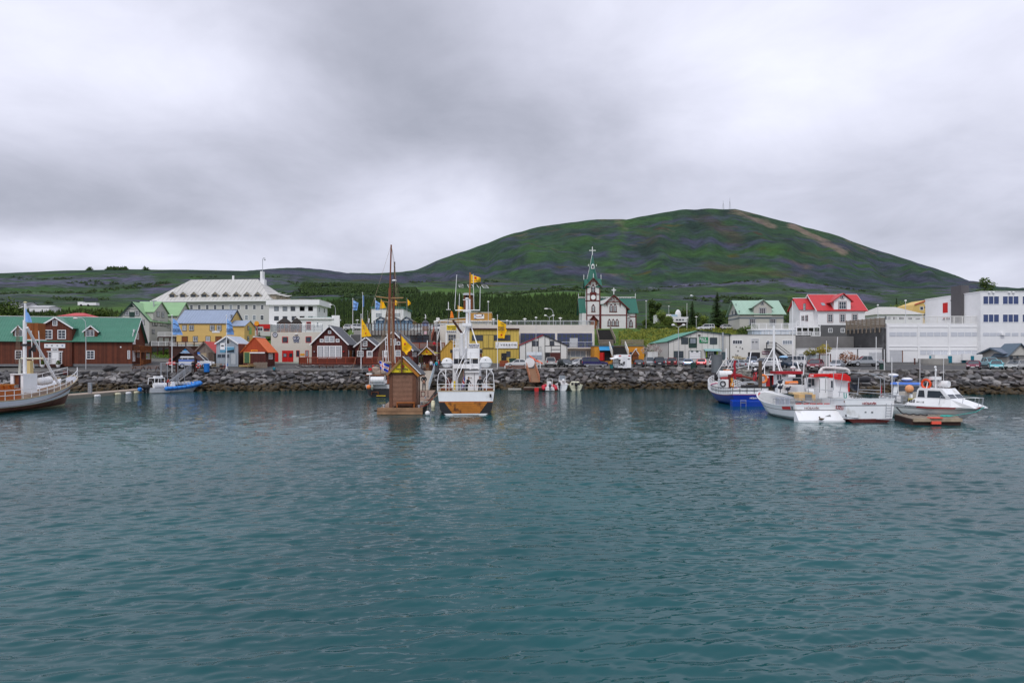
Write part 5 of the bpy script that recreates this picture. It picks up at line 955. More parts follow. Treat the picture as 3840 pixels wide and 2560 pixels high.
for(a_,b_,y_,y0_)in((590,980,1105,-.68),(393,582,1105,-.08),(982,1135,1118,1.92),(370,585,892,-.1)):s0,z=S(a_,y_);s1,_=S(b_,y_);tr.box(s0,s1,y0_,y0_+.1,z-.17,z+.17)
for(x_,y0_,y1_,o2)in((393,672,1305,-.1),(584,672,1305,-.12),(972,1000,1305,-.7),(597,950,1305,-.66),(1132,1055,1305,1.9)):s,za=S(x_,y0_);_,zb=S(x_,y1_);tr.box(s-.16,s+.16,o2,o2+.1,max(zb,0),za)
tr.box(W,W+.08,0,.3,0,zf(672));tr.mk('trim',CHR,ro)
m=MB()
m.box(x_l,-.05,.6,2.0,0,zE-.5);m.mk('west_wall',CHW,ro)
def finial(mb,s,y,z0,z1,r=.1):mb.tb((s,y,z0),(s,y,z0+(z1-z0)*.6),r,r*.8,6);mb.tb((s,y,z0+(z1-z0)*.6),(s,y,z1),r*1.1,r*.3,6);mb.sph((s,y,z0+(z1-z0)*.6),r*1.4,seg=6,rings=4)
m=MB();yr=2+Dn/2
m.box(x_l-.6,x_r+.6,yr-.08,yr+.08,zR+.5,zR+.62);m.box(x_l-.6,x_r+.6,yr-.08,yr+.08,zR+.12,zR+.24);k=int((x_r-x_l)/.55)
for i in range(k):xx=x_l-.4+i*.55;m.box(xx,xx+.16,yr-.05,yr+.05,zR+.2,zR+.6)
m.mk('ridge_cresting',WT,ro);m=MB();finial(m,x_l-.6,yr,zR,zf(748));m.mk('finial',WT,ro);m=MB();finial(m,x_r+.7,yr,zR,zf(748));m.mk('finial',WT,ro)
m=MB();c=S(784,740);m.tb((ga,-1,zA),(ga,-1,c[1]+.7),.14,.1,6);m.box(ga-.7,ga+.7,-1.08,-.92,c[1]-.1,c[1]+.1);m.torus((ga,-1,c[1]),.4,.07,'y',12,4);m.box(ga-.1,ga+.1,-1.08,-.92,c[1]-.6,c[1]+.75);m.mk('ring_cross',WT,ro)
zt0,zap=zf(672),zf(562);c=W/2;hw=W/2
m=MB();m.pri([(0,zt0),(W,zt0),(c,zap-.3)],'y',.0,W);m.mk('tower_gable',CHW,ro);m=MB();m.pri([(0.01,zt0),(W-.01,zt0),(c,zap-.3)],'x',.0,W);m.mk('tower_gable',CHW,ro)
m=MB();ov=.7
for sgn in(-1,1):
 m.slab((c,-ov,zap),(c+sgn*(hw+ov),-ov,zt0-.6),(c+sgn*(hw+ov),c,zt0-.6),(c,c,zap),.15*sgn*1.);m.slab((c,W+ov,zap),(c,c,zap),(c+sgn*(hw+ov),c,zt0-.6),(c+sgn*(hw+ov),W+ov,zt0-.6),.15)
 m.slab((-ov if sgn<0 else W+ov,c,zap),(-ov if sgn<0 else W+ov,c-hw-ov,zt0-.6),(c,c-hw-ov+.9,zt0-.5),(c,c,zap),.1)
 m.slab((-ov if sgn<0 else W+ov,c,zap),(c,c,zap),(c,c+hw+ov,zt0-.6),(-ov if sgn<0 else W+ov,c+hw+ov,zt0-.6),.1)
m.mk('tower_roof',CHG,ro)
t=MB();t.tb((-ov,-ov-.05,zt0-.6),(c,-ov-.05,zap+.05),.14,n=4);t.tb((c,-ov-.05,zap+.05),(W+ov,-ov-.05,zt0-.6),.14,n=4);s0,z0=S(443,610);s1,_=S(530,610);t.box(s0,s1,-ov-.02,-ov+.1,z0-.1,z0+.1);t.box(c-.08,c+.08,-ov,-ov+.1,z0,zap-.2)
for s in(s0,s1):t.box(s-.1,s+.1,-ov,-.02,z0-1.1,z0)
t.mk('tower_trim',CHR,ro)
zs0=zt0+.2;zsp=zf(205);m=MB()
prof=[(hw*1.02,zs0+.2),(hw*.80,zf(540)),(hw*.52,zf(430)),(hw*.30,zf(320)),(.12,zsp)]
m.lathe((c,c,0),prof,8);sp=m.mk('spire',CHG,ro);m=MB();
for a_ in(2.75,):
 for(r1,q1),(r2,q2)in zip(prof,prof[1:]):m.tb((c+r1*1.0*math.cos(a_+.39),c+r1*math.sin(a_+.39+3.14)*1.0,q1),(c+r2*math.cos(a_+.39),c+r2*math.sin(a_+.39+3.14),q2),.09,n=4)
m.mk('spire_edge',WT,sp)
for(s,y)in((c,-ov),(-ov,c),(W+ov,c),(c,W+ov)):m=MB();finial(m,s,y,zap-.2,zf(490));m.mk('finial',WT,ro)
for i in range(4):a_=i*math.pi/2+math.pi/4*0;m=MB();xx,yy=c+hw*.62*math.cos(a_),c-hw*.62*math.sin(a_);finial(m,xx,yy,zf(372),zf(340),.1);m.mk('finial',WT,ro)
m=MB();s,z=S(475,388);m.box(c-.5,c+.5,c-hw*.55,c-hw*.3,z-.6,z+.4);m.pri([(c-.6,z+.4),(c+.6,z+.4),(c,z+1.0)],'y',c-hw*.6,c-hw*.3);o=m.mk('spire_dormer',WT,sp);m=MB();m.box(c-.3,c+.3,c-hw*.57,c-hw*.551,z-.4,z+.3);m.mk('pane',GL(),sp)
m=MB();zc0=zf(140);m.tb((c,c,zsp-.2),(c,c,zf(95)),.12,n=6);s0=.9;m.tb((c-s0*.98,c,zc0),(c+s0*.98,c,zc0),.12,n=6);[m.sph(p_,.17,seg=6,rings=4)for p_ in((c-s0,c,zc0),(c+s0,c,zc0),(c,c,zf(92)))];m.mk('cross',WT,ro)
def gothic(x0,y0,x1,y1,y0off,nx=2,ny=4):
 fo=Fac(ro,0,y0off,W,y0off);s0,z1_=fo.sz(*RF(x0,y0));s1,z0_=fo.sz(*RF(x1,y1));cc=(s0+s1)/2;zs=z1_-(s1-s0)*.75
 m=MB(fo.M);t=.13;outer=[(s0,z0_),(s1,z0_),(s1,zs),(cc,z1_),(s0,zs)]
 m.box(s0,s0+t,-.1,.05,z0_,zs);m.box(s1-t,s1,-.1,.05,z0_,zs);m.box(s0-.1,s1+.1,-.14,.05,z0_-.12,z0_+.05);m.tb((s0+t/2,-.04,zs),(cc,-.04,z1_),.1,n=4);m.tb((s1-t/2,-.04,zs),(cc,-.04,z1_),.1,n=4);o=m.mk('window',CHR,ro)
 m=MB(fo.M);m.poly([(s0,-.015,z0_),(s1,-.015,z0_),(s1,-.015,zs),(cc,-.015,z1_-.1),(s0,-.015,zs)]);m.mk('pane',GL(),o);m=MB(fo.M)
 for i in range(1,nx):q=s0+(s1-s0)*i/nx;m.box(q-.05,q+.05,-.07,-.02,z0_,zs+.3)
 for i in range(1,ny+1):q=z0_+(zs-z0_)*i/ny;m.box(s0,s1,-.065,-.02,q-.04,q+.04)
 for i in range(nx):a_=s0+(s1-s0)*(i+.5)/nx;m.torus((a_,-.05,zs),(s1-s0)/nx*.42,.05,'y',6,4,0,math.pi)
 m.mk('glazing_bars',WT,o)
gothic(462,942,517,1052,0.);gothic(727,938,776,1054,-.6);gothic(785,938,833,1054,-.6);gothic(456,648,517,778,0.,2,2)
for x_ in(699,757,814):gothic(x_,1158,x_+50,1262,-.6)
gothic(1016,1170,1070,1272,2.0)
m=MB();s,z=S(488,842);m.box(s-1.0,s+1.0,-.12,0,z-1.1,z+1.6);o=m.mk('clock_panel',CHR,ro);m=MB();m.pri([(s+.75*math.cos(a*.5236),z+.75*math.sin(a*.5236))for a in range(12)],'y',-.17,-.12);m.mk('clock_disc',WT,ro);m=MB()
for i in range(14):xx=.2+i*(W-.4)/14;m.box(xx,xx+.25,-.16,-.001,zf(802),zf(790))
m.mk('dentils',CHR,ro);m=MB();s0,z0=S(415,1185);s1,z1_=S(566,1118);m.box(S(445,0)[0],S(540,0)[0],-1.2,0,0,z0);m.mk('porch_door',WOOD,ro);m=MB();m.slab((s0,-1.7,z0-.2),(c-.05,-1.7,z1_+.2),(c-.05,0,z1_+.2),(s0,0,z0-.2),.15);m.slab((c-.05,-1.7,z1_+.2),(s1,-1.7,z0-.2),(s1,0,z0-.2),(c-.05,0,z1_+.2),.15);m.mk('porch_roof',CHR,ro)
m=MB();m.pri([(S(445,0)[0],z0),(S(540,0)[0],z0),(c-.05,z1_)],'y',-1.3,-1.15);m.mk('porch_gable',CHR,ro)
LG=M('light_render',(.58,.57,.53),.85,.05,.6,pat=('v',1.1,.015));GR2=M('green_roof_sheet',(.05,.26,.17),.45,.2,.35,pat=('y',.5,.08));DG2=M('dark_green_frame',(.02,.05,.04))
ro,f,W=bldg('fish_shop','pale gabled building with green roof and a green Fish & Chips sign','building',2505,132,2736,132,3.9)
S=lambda x,y:f.sz(*RG(x,y));_,z0=S(448,715);xa,za=S(850,572);_,z2=S(1268,622);Dp=18
m=MB();m.pri([(0,0),(W,0),(W,z2),(xa,za),(0,z0)],'y',0,Dp);m.mk('wall',LG,ro);roof_y(ro,W,Dp,z0,za,GR2,DG2,xr=xa,ze2=z2,ov=.25,og=.2,th=.1)
wins(ro,f,RG,[(620,660,715,750),(1003,660,1102,752),(522,840,652,932)],DG2,nx=3,ny=3,fw=.1);door(ro,f,RG,(722,662,832,798),DG2);win(ro,Fac(ro,0,-.07,W,-.07),(735,668,822,745),DG2,RG,2,1)
gd=fbx(ro,f,RG,(722,834,888,948),DG2,'door_frame',.04)
s0,z0_=S(730,946);s1,z1_=S(880,840)
for i in range(5):m=f.mb();a_,b_=z0_+(z1_-z0_)*i/5+.015,z0_+(z1_-z0_)*(i+1)/5-.015;m.box(s0,s1,-.08,-.04,a_,b_);m.mk('door_panel',WT,ro)
wins(ro,Fac(ro,0,-.08,W,-.08),RG,[(752,840,782,854),(820,840,852,854)],DG2,nx=1,ny=1,fw=.04)
fbx(ro,f,RG,(862,655,980,733),M('shop_green',(.015,.20,.075),.5),'sign_board',.1,lb='green sign with white lettering');ft(ro,f,RG,(872,666,956,690),'Fish &',WT,.13);ft(ro,f,RG,(890,695,972,720),'Chips',WT,.13)
m=MB();s0,z0_=S(920,838);s1,z1_=S(1140,812);m.slab((s0,-1.4,z0_),(s1,-1.4,z0_),(s1,0,z1_),(s0,0,z1_),.1);m.mk('awning',M('pale_teal',(.25,.42,.42)),ro);fbx(ro,f,RG,(948,842,1110,940),DG2,'door_surround',.05);fbx(ro,f,RG,(950,842,966,925),M('lime_paint',(.35,.50,.04)),'lime_post',.1);fbx(ro,f,RG,(1094,842,1112,925),M('lime_paint',(.35,.5,.04)),'lime_post',.1)
wins(ro,Fac(ro,0,-.06,W,-.06),RG,[(980,872,1056,925),(980,848,1056,868)],WT,nx=2,ny=1,fw=.06);door(ro,f,RG,(1158,852,1215,960),M('slate_door',(.06,.09,.10)));fbx(ro,f,RG,(848,622,876,640),BLK,'lamp',.2)
m=MB();s,z=S(1172,600);s2,z2_=S(1172,830);m.tb((s,-.25,z2_),(s,-.25,z+.1),.17,n=8);[m.tb((s,-.25,z2_+(z-z2_)*t),(s,-.25,z2_+(z-z2_)*t+.12),.21,n=8)for t in(.1,.35,.6,.85)];m.mk('vent_pipe',STEEL,ro);fbx(ro,f,RG,(1264,622,1274,960),BLK,'corner_strip',.04);fbx(ro,f,RG,(446,715,454,960),DKF,'corner_strip',.05)
ro,f,W=bldg('ice_plant','plain white flat roofed building with a purple sign and an outside stair','building',2737.5,132,2983,132,3.9)
S=lambda x,y:f.sz(*RG(x,y));_,zt=S(1700,626);m=MB();m.box(0,W,0,14,0,zt);m.mk('wall',WH2,ro);m=MB();m.box(-.02,W+.05,-.08,14,zt,zt+.1);m.mk('roof_edge',CONC,ro)
win(ro,f,(1305,692,1440,750),WT,RG,4,1,fw=.1);win(ro,f,(1972,694,2108,754),WT,RG,4,1,fw=.1);win(ro,f,(1762,696,1802,758),WT,RG,1,1,fw=.12);door(ro,f,RG,(1558,675,1660,820),M('pale_loft_door',(.5,.5,.5)),WT);wins(ro,Fac(ro,0,-.06,W,-.06),RG,[(1567,712,1592,728),(1615,712,1640,728)],BLK,nx=1,ny=1,fw=.03)
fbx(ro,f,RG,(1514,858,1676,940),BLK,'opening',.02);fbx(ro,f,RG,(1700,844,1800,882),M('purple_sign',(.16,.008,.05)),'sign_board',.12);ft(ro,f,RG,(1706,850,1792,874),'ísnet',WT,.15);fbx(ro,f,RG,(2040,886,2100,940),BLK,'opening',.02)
m=MB();s0,z0_=S(1728,805);s1,_=S(1850,805);m.box(s0,s1,-1.4,0,z0_-.15,z0_);s2,z2_=S(2030,905)
m.slab((s1,-1.4,z0_),(s2,-1.4,z2_-.6),(s2,0,z2_-.6),(s1,0,z0_),.2);st=m.mk('outside_stair',DKF,ro);m=MB();rlg(m,(s0,-1.4,z0_),(s1,-1.4,z0_),1.1,kind='rails',r=.05)
for h_ in(.6,1.1):m.tb((s1,-1.4,z0_+h_),(s2,-1.4,z2_-.6+h_),.06)
m.mk('stair_railing',DKF,st)
rr=random.Random(8);
for i in range(7):m=MB();s,z=S(1330+rr.random()*110,780+rr.random()*130);m.sph((s,-.08,z),rr.uniform(.08,.17),(1,.6,1),6,4);m.mk('wall_float',BLK,ro)
GH=M('grey_house_render',(.47,.46,.42),.85,.05,.8);PGR=M('pale_green_sheet',(.32,.47,.37),.5,.06,.5,pat=('x',.4,.06));SLB=M('slate_blue_trim',(.1,.14,.18))
ro,f,W=bldg('grey_gabled_house','grey two storey house with pale green roof and a central gable','house',2774,178,2938,178,12.9)
S=lambda x,y:f.sz(*RG(x,y));_,ze=S(1700,338);Dp=9.5;_,zr=f.sz(*RG(1600,172),Dp/2);walls_x(ro,W,Dp,ze,zr,GH);roof_x(ro,W,Dp,ze,zr,PGR,None,ov=.5,og=.6)
s0,_=S(1590,300);s1,_=S(1828,300);xa,za=S(1710,152);_,zg=S(1600,262);m=MB();m.pri([(s0,ze-1),(s1,ze-1),(s1,zg+.2),(xa,za-.25),(s0,zg+.2)],'y',-.2,4);m.mk('cross_gable',GH,ro);m=MB();a0,_=S(1545,268);a1,_=S(1850,262);m.slab((a0,-.6,zg-.1),(xa,-.6,za),(xa,4.5,za),(a0,4.5,zg-.1),.12);m.slab((xa,-.6,za),(a1,-.6,zg-.1),(a1,4.5,zg-.1),(xa,4.5,za),.12);m.mk('cross_gable_roof',PGR,ro)
fg=Fac(ro,0,-.2,W,-.2);win(ro,fg,(1668,268,1750,355),WT,RG,3,3,trim=SLB);win(ro,fg,(1690,186,1722,222),GH,RG,1,1,trim=SLB);wins(ro,f,RG,[(1535,412,1612,500),(1806,412,1886,500)],WT,nx=3,ny=3,trim=SLB)
m=MB();z=S(1700,398)[1];m.box(-.05,W+.05,-.1,0,z-.15,z+.1);m.box(-.08,0,0,Dp,z-.15,z+.1);m.mk('band',SLB,ro);m=MB();m.box(-.1,0,-.02,Dp,ze-.3,ze);m.mk('eave_band',SLB,ro)
sl_=side(ro,W,Dp,False);wins(ro,sl_,RG,[(1340,280,1362,360),(1298,305,1316,360),(1388,305,1404,360)],WT,nx=1,ny=3,trim=SLB);win(ro,sl_,(1345,215,1358,240),WT,RG,1,1,trim=SLB)
RDR=M('red_roof_sheet',(.50,.035,.040),.5,.08,.5,pat=('x',.3,.06));GYL=M('grey_lower_wall',(.11,.11,.115),.85,.12)
ro,f,W=bldg('red_roofed_house','white house with bright red roofs above a dark grey lower storey','house',3068,152,3243,152,9.3)
S=lambda x,y:f.sz(*RH(x,y));_,ze=S(700,376);Dp=9;_,zr=f.sz(*RH(350,230),Dp/2);_,zl=S(400,530)
walls_x(ro,W,Dp,ze,zr,WHW);roof_x(ro,W,Dp,ze,zr,RDR,WT,ov=.5,og=.5);m=MB();m.box(0.0,W,-.06,0,-1.5,zl);m.mk('lower_wall',GYL,ro)
s0,_=S(445,300);s1,_=S(612,300);xa,za=S(535,212);_,zg=S(600,290);m=MB();m.pri([(s0,ze-.5),(s1,ze-.5),(s1,zg),(xa,za-.3),(s0,zg)],'y',-.1,4);m.mk('cross_gable',WHW,ro);m=MB();a0,zq0=S(402,305);a1,zq1=S(636,298);m.slab((a0,-.6,zq0),(xa,-.6,za),(xa,4.5,za),(a0,4.5,zq0),.12);m.slab((xa,-.6,za),(a1,-.6,zq1),(a1,4.5,zq1),(xa,4.5,za),.12);m.mk('cross_gable_roof',RDR,ro)
fg=Fac(ro,0,-.1,W,-.1);win(ro,fg,(496,294,570,372),WT,RH,3,2,trim=CHR);win(ro,fg,(518,238,545,268),WT,RH,1,1,trim=CHR);wins(ro,f,RH,[(385,424,434,500),(508,424,558,500),(630,424,682,500)],WT,nx=2,ny=3,trim=CHR);wins(ro,Fac(ro,0,-.06,W,-.06),RH,[(390,562,432,606),(514,562,554,606)],WT,nx=2,ny=2,fw=.12)
m=MB();kk=(zr-ze)/(Dp/2);s,z=S(350,325);s1,_=S(385,325);yv=1.0;m.slab((s,yv,ze+kk*yv+.2),(s1,yv,ze+kk*yv+.2),(s1,yv+.8,ze+kk*(yv+.8)+.2),(s,yv+.8,ze+kk*(yv+.8)+.2),.1);m.mk('skylight',GL2(),ro)
w0,_=f.sz(*RH(108,400),2);w1=0;_,zw=f.sz(*RH(200,366),2);_,zwr=f.sz(*RH(180,268),5);m=MB();m.pri([(2,0),(8,0),(8,zw),(5,zwr),(2,zw)],'x',w0,0);m.mk('wing',WHW,ro);m=MB();kk=(zwr-zw)/3;m.slab((w0-.4,1.6,zw-.4*kk+.1),(.1,1.6,zw-.4*kk+.1),(.1,5,zwr+.1),(w0-.4,5,zwr+.1),.12);m.slab((w0-.4,5,zwr+.1),(.1,5,zwr+.1),(.1,8.4,zw-.4*kk+.1),(w0-.4,8.4,zw-.4*kk+.1),.12);m.mk('wing_roof',RDR,ro);m=MB();m.box(w0-.45,.1,4.9,5.1,zwr+.08,zwr+.22);m.mk('wing_ridge',WT,ro)
fwg=Fac(ro,w0,8,w0,2);wins(ro,fwg,RH,[(143,318,164,385),(124,442,146,490),(162,436,186,490)],WT,nx=2,ny=2,trim=CHR)
t_=thg('white_veranda','stepped white verandas with picket railings left of the red roofed house','veranda',(X(2900,150),150,8.));deck=WB(t_);rl=WB(t_);wl=WB(t_)
for(r_,x0,x1,yb,yt,Y,yw)in((RG,1560,2162,545,472,152,620),(RG,1700,2352,632,580,149,0),(RH,72,310,545,490,151,0),(RH,0,312,636,598,149,0)):
 A,B=PR(r_,x0,yb,Y),PR(r_,x1,yb,Y);h_=PR(r_,x0,yt,Y).z-A.z;deck.box(A.x,B.x,Y,Y+3,A.z-.25,A.z);rlg(rl,A,B,h_,r=.03,step=.16)
 if yw:wl.box(A.x+.2,B.x,Y+.3,Y+2.9,PR(r_,x0,yw,Y).z,A.z-.25)
deck.mk('deck',WT,t_);rl.mk('railing',WT,t_);wl.mk('glazed_wall',M('pale_blue_panel',(.42,.48,.54),.4,.05,1,pat=('v',1.2,.1)),t_)
m=WB(t_)
for px_ in(75,130,190,248,308):q=PR(RH,px_,545,150.9);m.box(q.x-.07,q.x+.07,150.9,151.1,PR(RH,px_,636,150).z,q.z)
m.mk('post',WT,t_);m=WB(t_);A=PR(RH,75,545,153.9);B=PR(RH,310,636,153.9);m.box(A.x,B.x,153.9,154,B.z,A.z);m.mk('back_wall',DCONC,t_)
ro,f,W=bldg('retaining_wall','bare grey concrete retaining wall below the red roofed house','wall',2986,140,3180,140,4.3)
S=lambda x,y:f.sz(*RH(x,y));_,zt=S(300,642);m=MB();m.box(0,W+9,0,2,0,zt);m.mk('wall',M('raw_concrete',(.19,.185,.18),.9,.3,.35,pat=('h',.45,.05)),ro)
q0=PR(RH,588,765,146);ro=thg('dark_concrete_wall','stained dark concrete wall with weathered timber parapet, running back beside the white hall','wall',(q0.x,146,4.5));m=WB(ro)
A0,A1=PR(RH,588,580,142.4),PR(RH,976,560,128.3);A1.x=A0.x=X(3326,128)-.12;A0.y=142.8;m.add([(A0.x-.1,142.8,4.4),(A1.x-.1,128.3,4.4),(A1.x-.1,128.3,A1.z),(A0.x-.1,142.8,A0.z),(A0.x+.1,142.8,4.4),(A1.x+.1,128.3,4.4),(A1.x+.1,128.3,A1.z),(A0.x+.1,142.8,A0.z)],[(0,1,2,3),(7,6,5,4),(3,2,6,7),(0,4,5,1),(0,3,7,4),(1,5,6,2)]);m.mk('wall',M('stained_concrete',(.055,.055,.055),.9,.5,.35,col2=((.15,.15,.15),.5,.56,.2)),ro)
n_=9
for i in range(n_):
 t0=i/n_;t1=(i+1)/n_;a_,b_=A0.lerp(A1,t0),A0.lerp(A1,t1);h_=2.0
 for k in range(5):
  m=WB(ro);zz_=.15+k*.36;m.add([(a_.x-.15,a_.y,a_.z+zz_),(b_.x-.15,b_.y,b_.z+zz_),(b_.x-.15,b_.y,b_.z+zz_+.31),(a_.x-.15,a_.y,a_.z+zz_+.31),(a_.x,a_.y,a_.z+zz_),(b_.x,b_.y,b_.z+zz_),(b_.x,b_.y,b_.z+zz_+.31),(a_.x,a_.y,a_.z+zz_+.31)],[(0,1,2,3),(7,6,5,4),(3,2,6,7),(0,4,5,1)]);m.mk('board',GWOOD,ro)
 m=WB(ro);m.box(a_.x-.32,a_.x-.15,a_.y-.1,a_.y+.1,a_.z-.8,a_.z+2.0);m.mk('bracket',GWOOD,ro)
ro,f,W=bldg('white_store','low white wall of stores with turquoise door and large grey shutter','building',2986,134,3327,129,4.0)
S=lambda x,y:f.sz(*RH(x,y));_,zt=S(450,768);m=MB();m.box(0,W,0,4,0,zt);m.mk('wall',WHW,ro);m=MB();m.box(0,W,-.12,4,zt,zt+.12);m.mk('coping',WT,ro);TEAL=M('turquoise_door',(.01,.17,.24),.6,.1)
door(ro,f,RH,(116,824,178,905),TEAL);s0,z1_=S(797,802);s1,z0_=S(948,924)
for i in range(6):m=f.mb();m.box(s0,s1,-.06,0,z0_+(z1_-z0_)*i/6+.02,z0_+(z1_-z0_)*(i+1)/6-.02);m.mk('shutter_panel',M('grey_shutter',(.50,.51,.53)),ro)
m=f.mb();s,z=S(525,834);m.torus((s,-.06,z),.35,.08,'y',12,4);m.mk('round_vent',DKF,ro);fbx(ro,f,RH,(680,770,688,900),DKF,'downpipe',.1)
ro,f,W=bldg('fish_hall','long white industrial hall with blank window bands and turquoise doors','building',3326,128,3676,128,4.0)
S=lambda x,y:f.sz(*RH(x,y));_,zt=S(1500,516);m=MB();m.box(0,W,0,15,0,zt);m.mk('wall',WHW,ro);fbx(ro,f,RH,(980,545,1905,552),WT,'cornice',.1);fbx(ro,f,RH,(980,740,1905,748),WT,'cornice',.1);fbx(ro,f,RH,(980,775,1905,782),WT,'cornice',.1)
for x_ in(978,1284,1592,1900):fbx(ro,f,RH,(x_,520,x_+18,940),WHW,'pier',.14)
BL=M('blank_panel',(.52,.54,.58),.6,.05)
for g0,n_ in((1000,4),(1305,4),(1615,4)):
 w_=278/n_ if g0==1000 else 283/n_
 for i in range(n_):
  fbx(ro,f,RH,(g0+i*w_+4,602,g0+(i+1)*w_-4,642),BL,'window_panel',.06)
  if g0>1000:fbx(ro,f,RH,(g0+i*w_+4,786,g0+(i+1)*w_-4,826),BL,'window_panel',.06)
s0,z1_=S(1008,786);s1,z0_=S(1128,918)
for i in range(7):m=f.mb();m.box(s0,s1,-.06,0,z0_+(z1_-z0_)*i/7+.02,z0_+(z1_-z0_)*(i+1)/7-.02);m.mk('shutter_panel',M('grey_shutter',(.5,.51,.53)),ro)
fbx(ro,f,RH,(1130,786,1136,920),M('rusty_post',(.2,.08,.04)),'door_post',.1);an=f.mb();s0,_=S(1420,900);s1,_=S(1895,900);_,za=S(1600,828);an.box(s0,s1,-1.2,0,0,za);an.mk('annex',WHW,ro);fa=Fac(ro,0,-1.2,W,-1.2)
for b in((1590,840,1630,930),(1728,840,1768,930),(1818,840,1850,924)):door(ro,fa,RH,b,TEAL)
door(ro,f,RH,(1402,838,1420,870),TEAL,handle=False);m=f.mb();s,z=S(1711,850);m.box(s-.7,s+.7,-1.9,-1.2,z-.6,z+.6);m.mk('air_unit',WT,ro);m=MB();s,z=S(1383,905);m.lathe((s,-1.8,0),[(2.4,0),(2.4,S(1383,868)[1]),(2.2,S(1383,866)[1])],20);m.mk('tank',CONC,ro)
m=MB();rlg(m,(0.1,.1,zt),(W-.1,.1,zt),1.35,r=.045,step=.22);m.mk('roof_fence',M('pale_timber_fence',(.70,.69,.66),.8,.1),ro)
ro,f,W=bldg('white_school_block','tall white modern block at the right edge with bands of blue windows','building',3677,127,3990,127,4.0)
S=lambda x,y:f.sz(*RH(x,y));_,zt=S(2000,198);Dp=17;m=MB();m.box(0,W,0,Dp,0,zt);m.mk('wall',WHW,ro);m=MB();m.box(-.1,W,-.1,Dp,zt,zt+.12);m.mk('roof_edge',WT,ro);BW=M('blue_tint_glass',(.035,.06,.16),.08,.25,.6,spec=.6)
for x_ in(1938,2134,2332):wins(ro,f,RH,[(x_,238,x_+166,326),(x_,420,x_+166,506)],WT,nx=3,ny=1,fw=.1,mw=.12,glass=BW)
for x_ in(1940,2010,2080,2150,2230,2320):fbx(ro,f,RH,(x_,608,x_+64,640),BL,'window_panel',.05)
sl_=side(ro,W,Dp,False);wins(ro,sl_,RH,[(1540,308,1588,408),(1542,455,1590,475)],RED,nx=1,ny=2,fw=.2,glass=RED);win(ro,sl_,(1618,276,1672,288),DKF,RH,1,1);fbx(ro,f,RH,(2110,610,2145,632),WT,'lamp',.5)
m=WB(ro);q0,q1=PR(RH,1673,480,133),PR(RH,1752,140,133);m.box(q0.x,q1.x,131.6,134.6,11,q1.z);m.mk('chimney_tower',M('dark_grey_render',(.09,.085,.09),.8,.08),ro)
for x_ in(1998,2040,2198,2240):s,z=S(x_,206);m=f.mb();m.sph((s,-.2,z),.22,(1,1,.6));m.mk('spotlight',WT,ro)
t_=thg('black_van','roof of a black car parked on the hall roof by the chimney tower','car',(X(3620,137),137,zt*.66+4));q=PR(RH,1770,478,137);t_.location=(q.x,137,q.z)
m=WB(t_);m.pri([(q.x-4.2,q.z),(q.x+4.2,q.z),(q.x+4.2,q.z+.5),(q.x+3.6,q.z+.9),(q.x-2.6,q.z+.9),(q.x-3.9,q.z+.4)],'y',136,138);m.mk('roof',BLK,t_)
ro,f,W=bldg('small_grey_house','small grey house with blue grey roof at the right edge of the quay','house',3775,117,3960,117,3.6)
S=lambda x,y:f.sz(*RH(x,y));_,ze=S(2300,815);_,zr=f.sz(*RH(2300,765),3);walls_x(ro,W,6,ze,zr,GH);roof_x(ro,W,6,ze,zr,M('blue_slate',(.14,.17,.22),.5),SLB,ov=.4,og=.8);wins(ro,f,RH,[(2206,842,2238,895),(2275,842,2295,895)],SLB,nx=2,ny=1);
s1,z1_=S(2225,770);m=MB();m.pri([(0,ze-.3),(3.6,ze-.3),(1.8,ze+1.6)],'y',-.6,3);m.mk('gable',GH,ro);m=MB();m.slab((-.6,-1.,ze-.55),(1.8,-1.,ze+1.75),(1.8,3,ze+1.75),(-.6,3,ze-.55),.12);m.slab((1.8,-1.,ze+1.75),(4.2,-1.,ze-.55),(4.2,3,ze-.55),(1.8,3,ze+1.75),.12);m.mk('gable_roof',SLB,ro)
def far_house(name,lb,cat,rg,x0,x1,ye,yr,yb,Y,wm,rm,Dp=8,hip=False,boxes=(),fr=None,nx=2,ny=1,yrb=None):
 a,b=rg(x0,yb),rg(x1,yb);ro,f,W=bldg(name,lb,cat,a[0],Y,b[0],Y,Zr(b[1],Y)-1.5);_,ze=f.sz(*rg((x0+x1)/2,ye));_,zr=f.sz(*rg((x0+x1)/2,yr),Dp/2)
 if hip:
  m=MB();m.box(0,W,0,Dp,0,ze);m.mk('wall',wm,ro);m=MB();o2=.5;i_=min(W*.3,Dp/2);m.add([(-o2,-o2,ze),(W+o2,-o2,ze),(W+o2,Dp+o2,ze),(-o2,Dp+o2,ze),(i_,Dp/2,zr),(W-i_,Dp/2,zr)],[(0,1,5,4),(1,2,5),(2,3,4,5),(3,0,4),(3,2,1,0)]);m.mk('roof',rm,ro)
 else:walls_x(ro,W,Dp,ze,zr,wm);roof_x(ro,W,Dp,ze,zr,rm,None)
 if boxes:wins(ro,f,rg,boxes,fr or WT,nx=nx,ny=ny)
 return ro,f,W
far_house('white_bungalow','small white house with a bright red hipped roof behind the long green roof','house',RA,697,975,266,230,300,200,WHW,RDR,8,True,[(728,272,785,296),(900,272,950,296)])
far_house('grey_roof_house','low building with dark grey roof far left in the meadow','house',RA,40,320,140,110,158,330,WHW,SLT,9)
far_house('long_white_shed','long low white shed in the meadow behind the white mast','shed',RA,345,575,160,150,176,300,WHW,M('white_sheet_roof',(.6,.6,.6)),8)
far_house('pale_roof_house','pale grey roof at the left edge behind the green roof','house',RA,-60,150,292,243,310,180,WHW,M('pale_roof',(.55,.55,.57)),12,True)
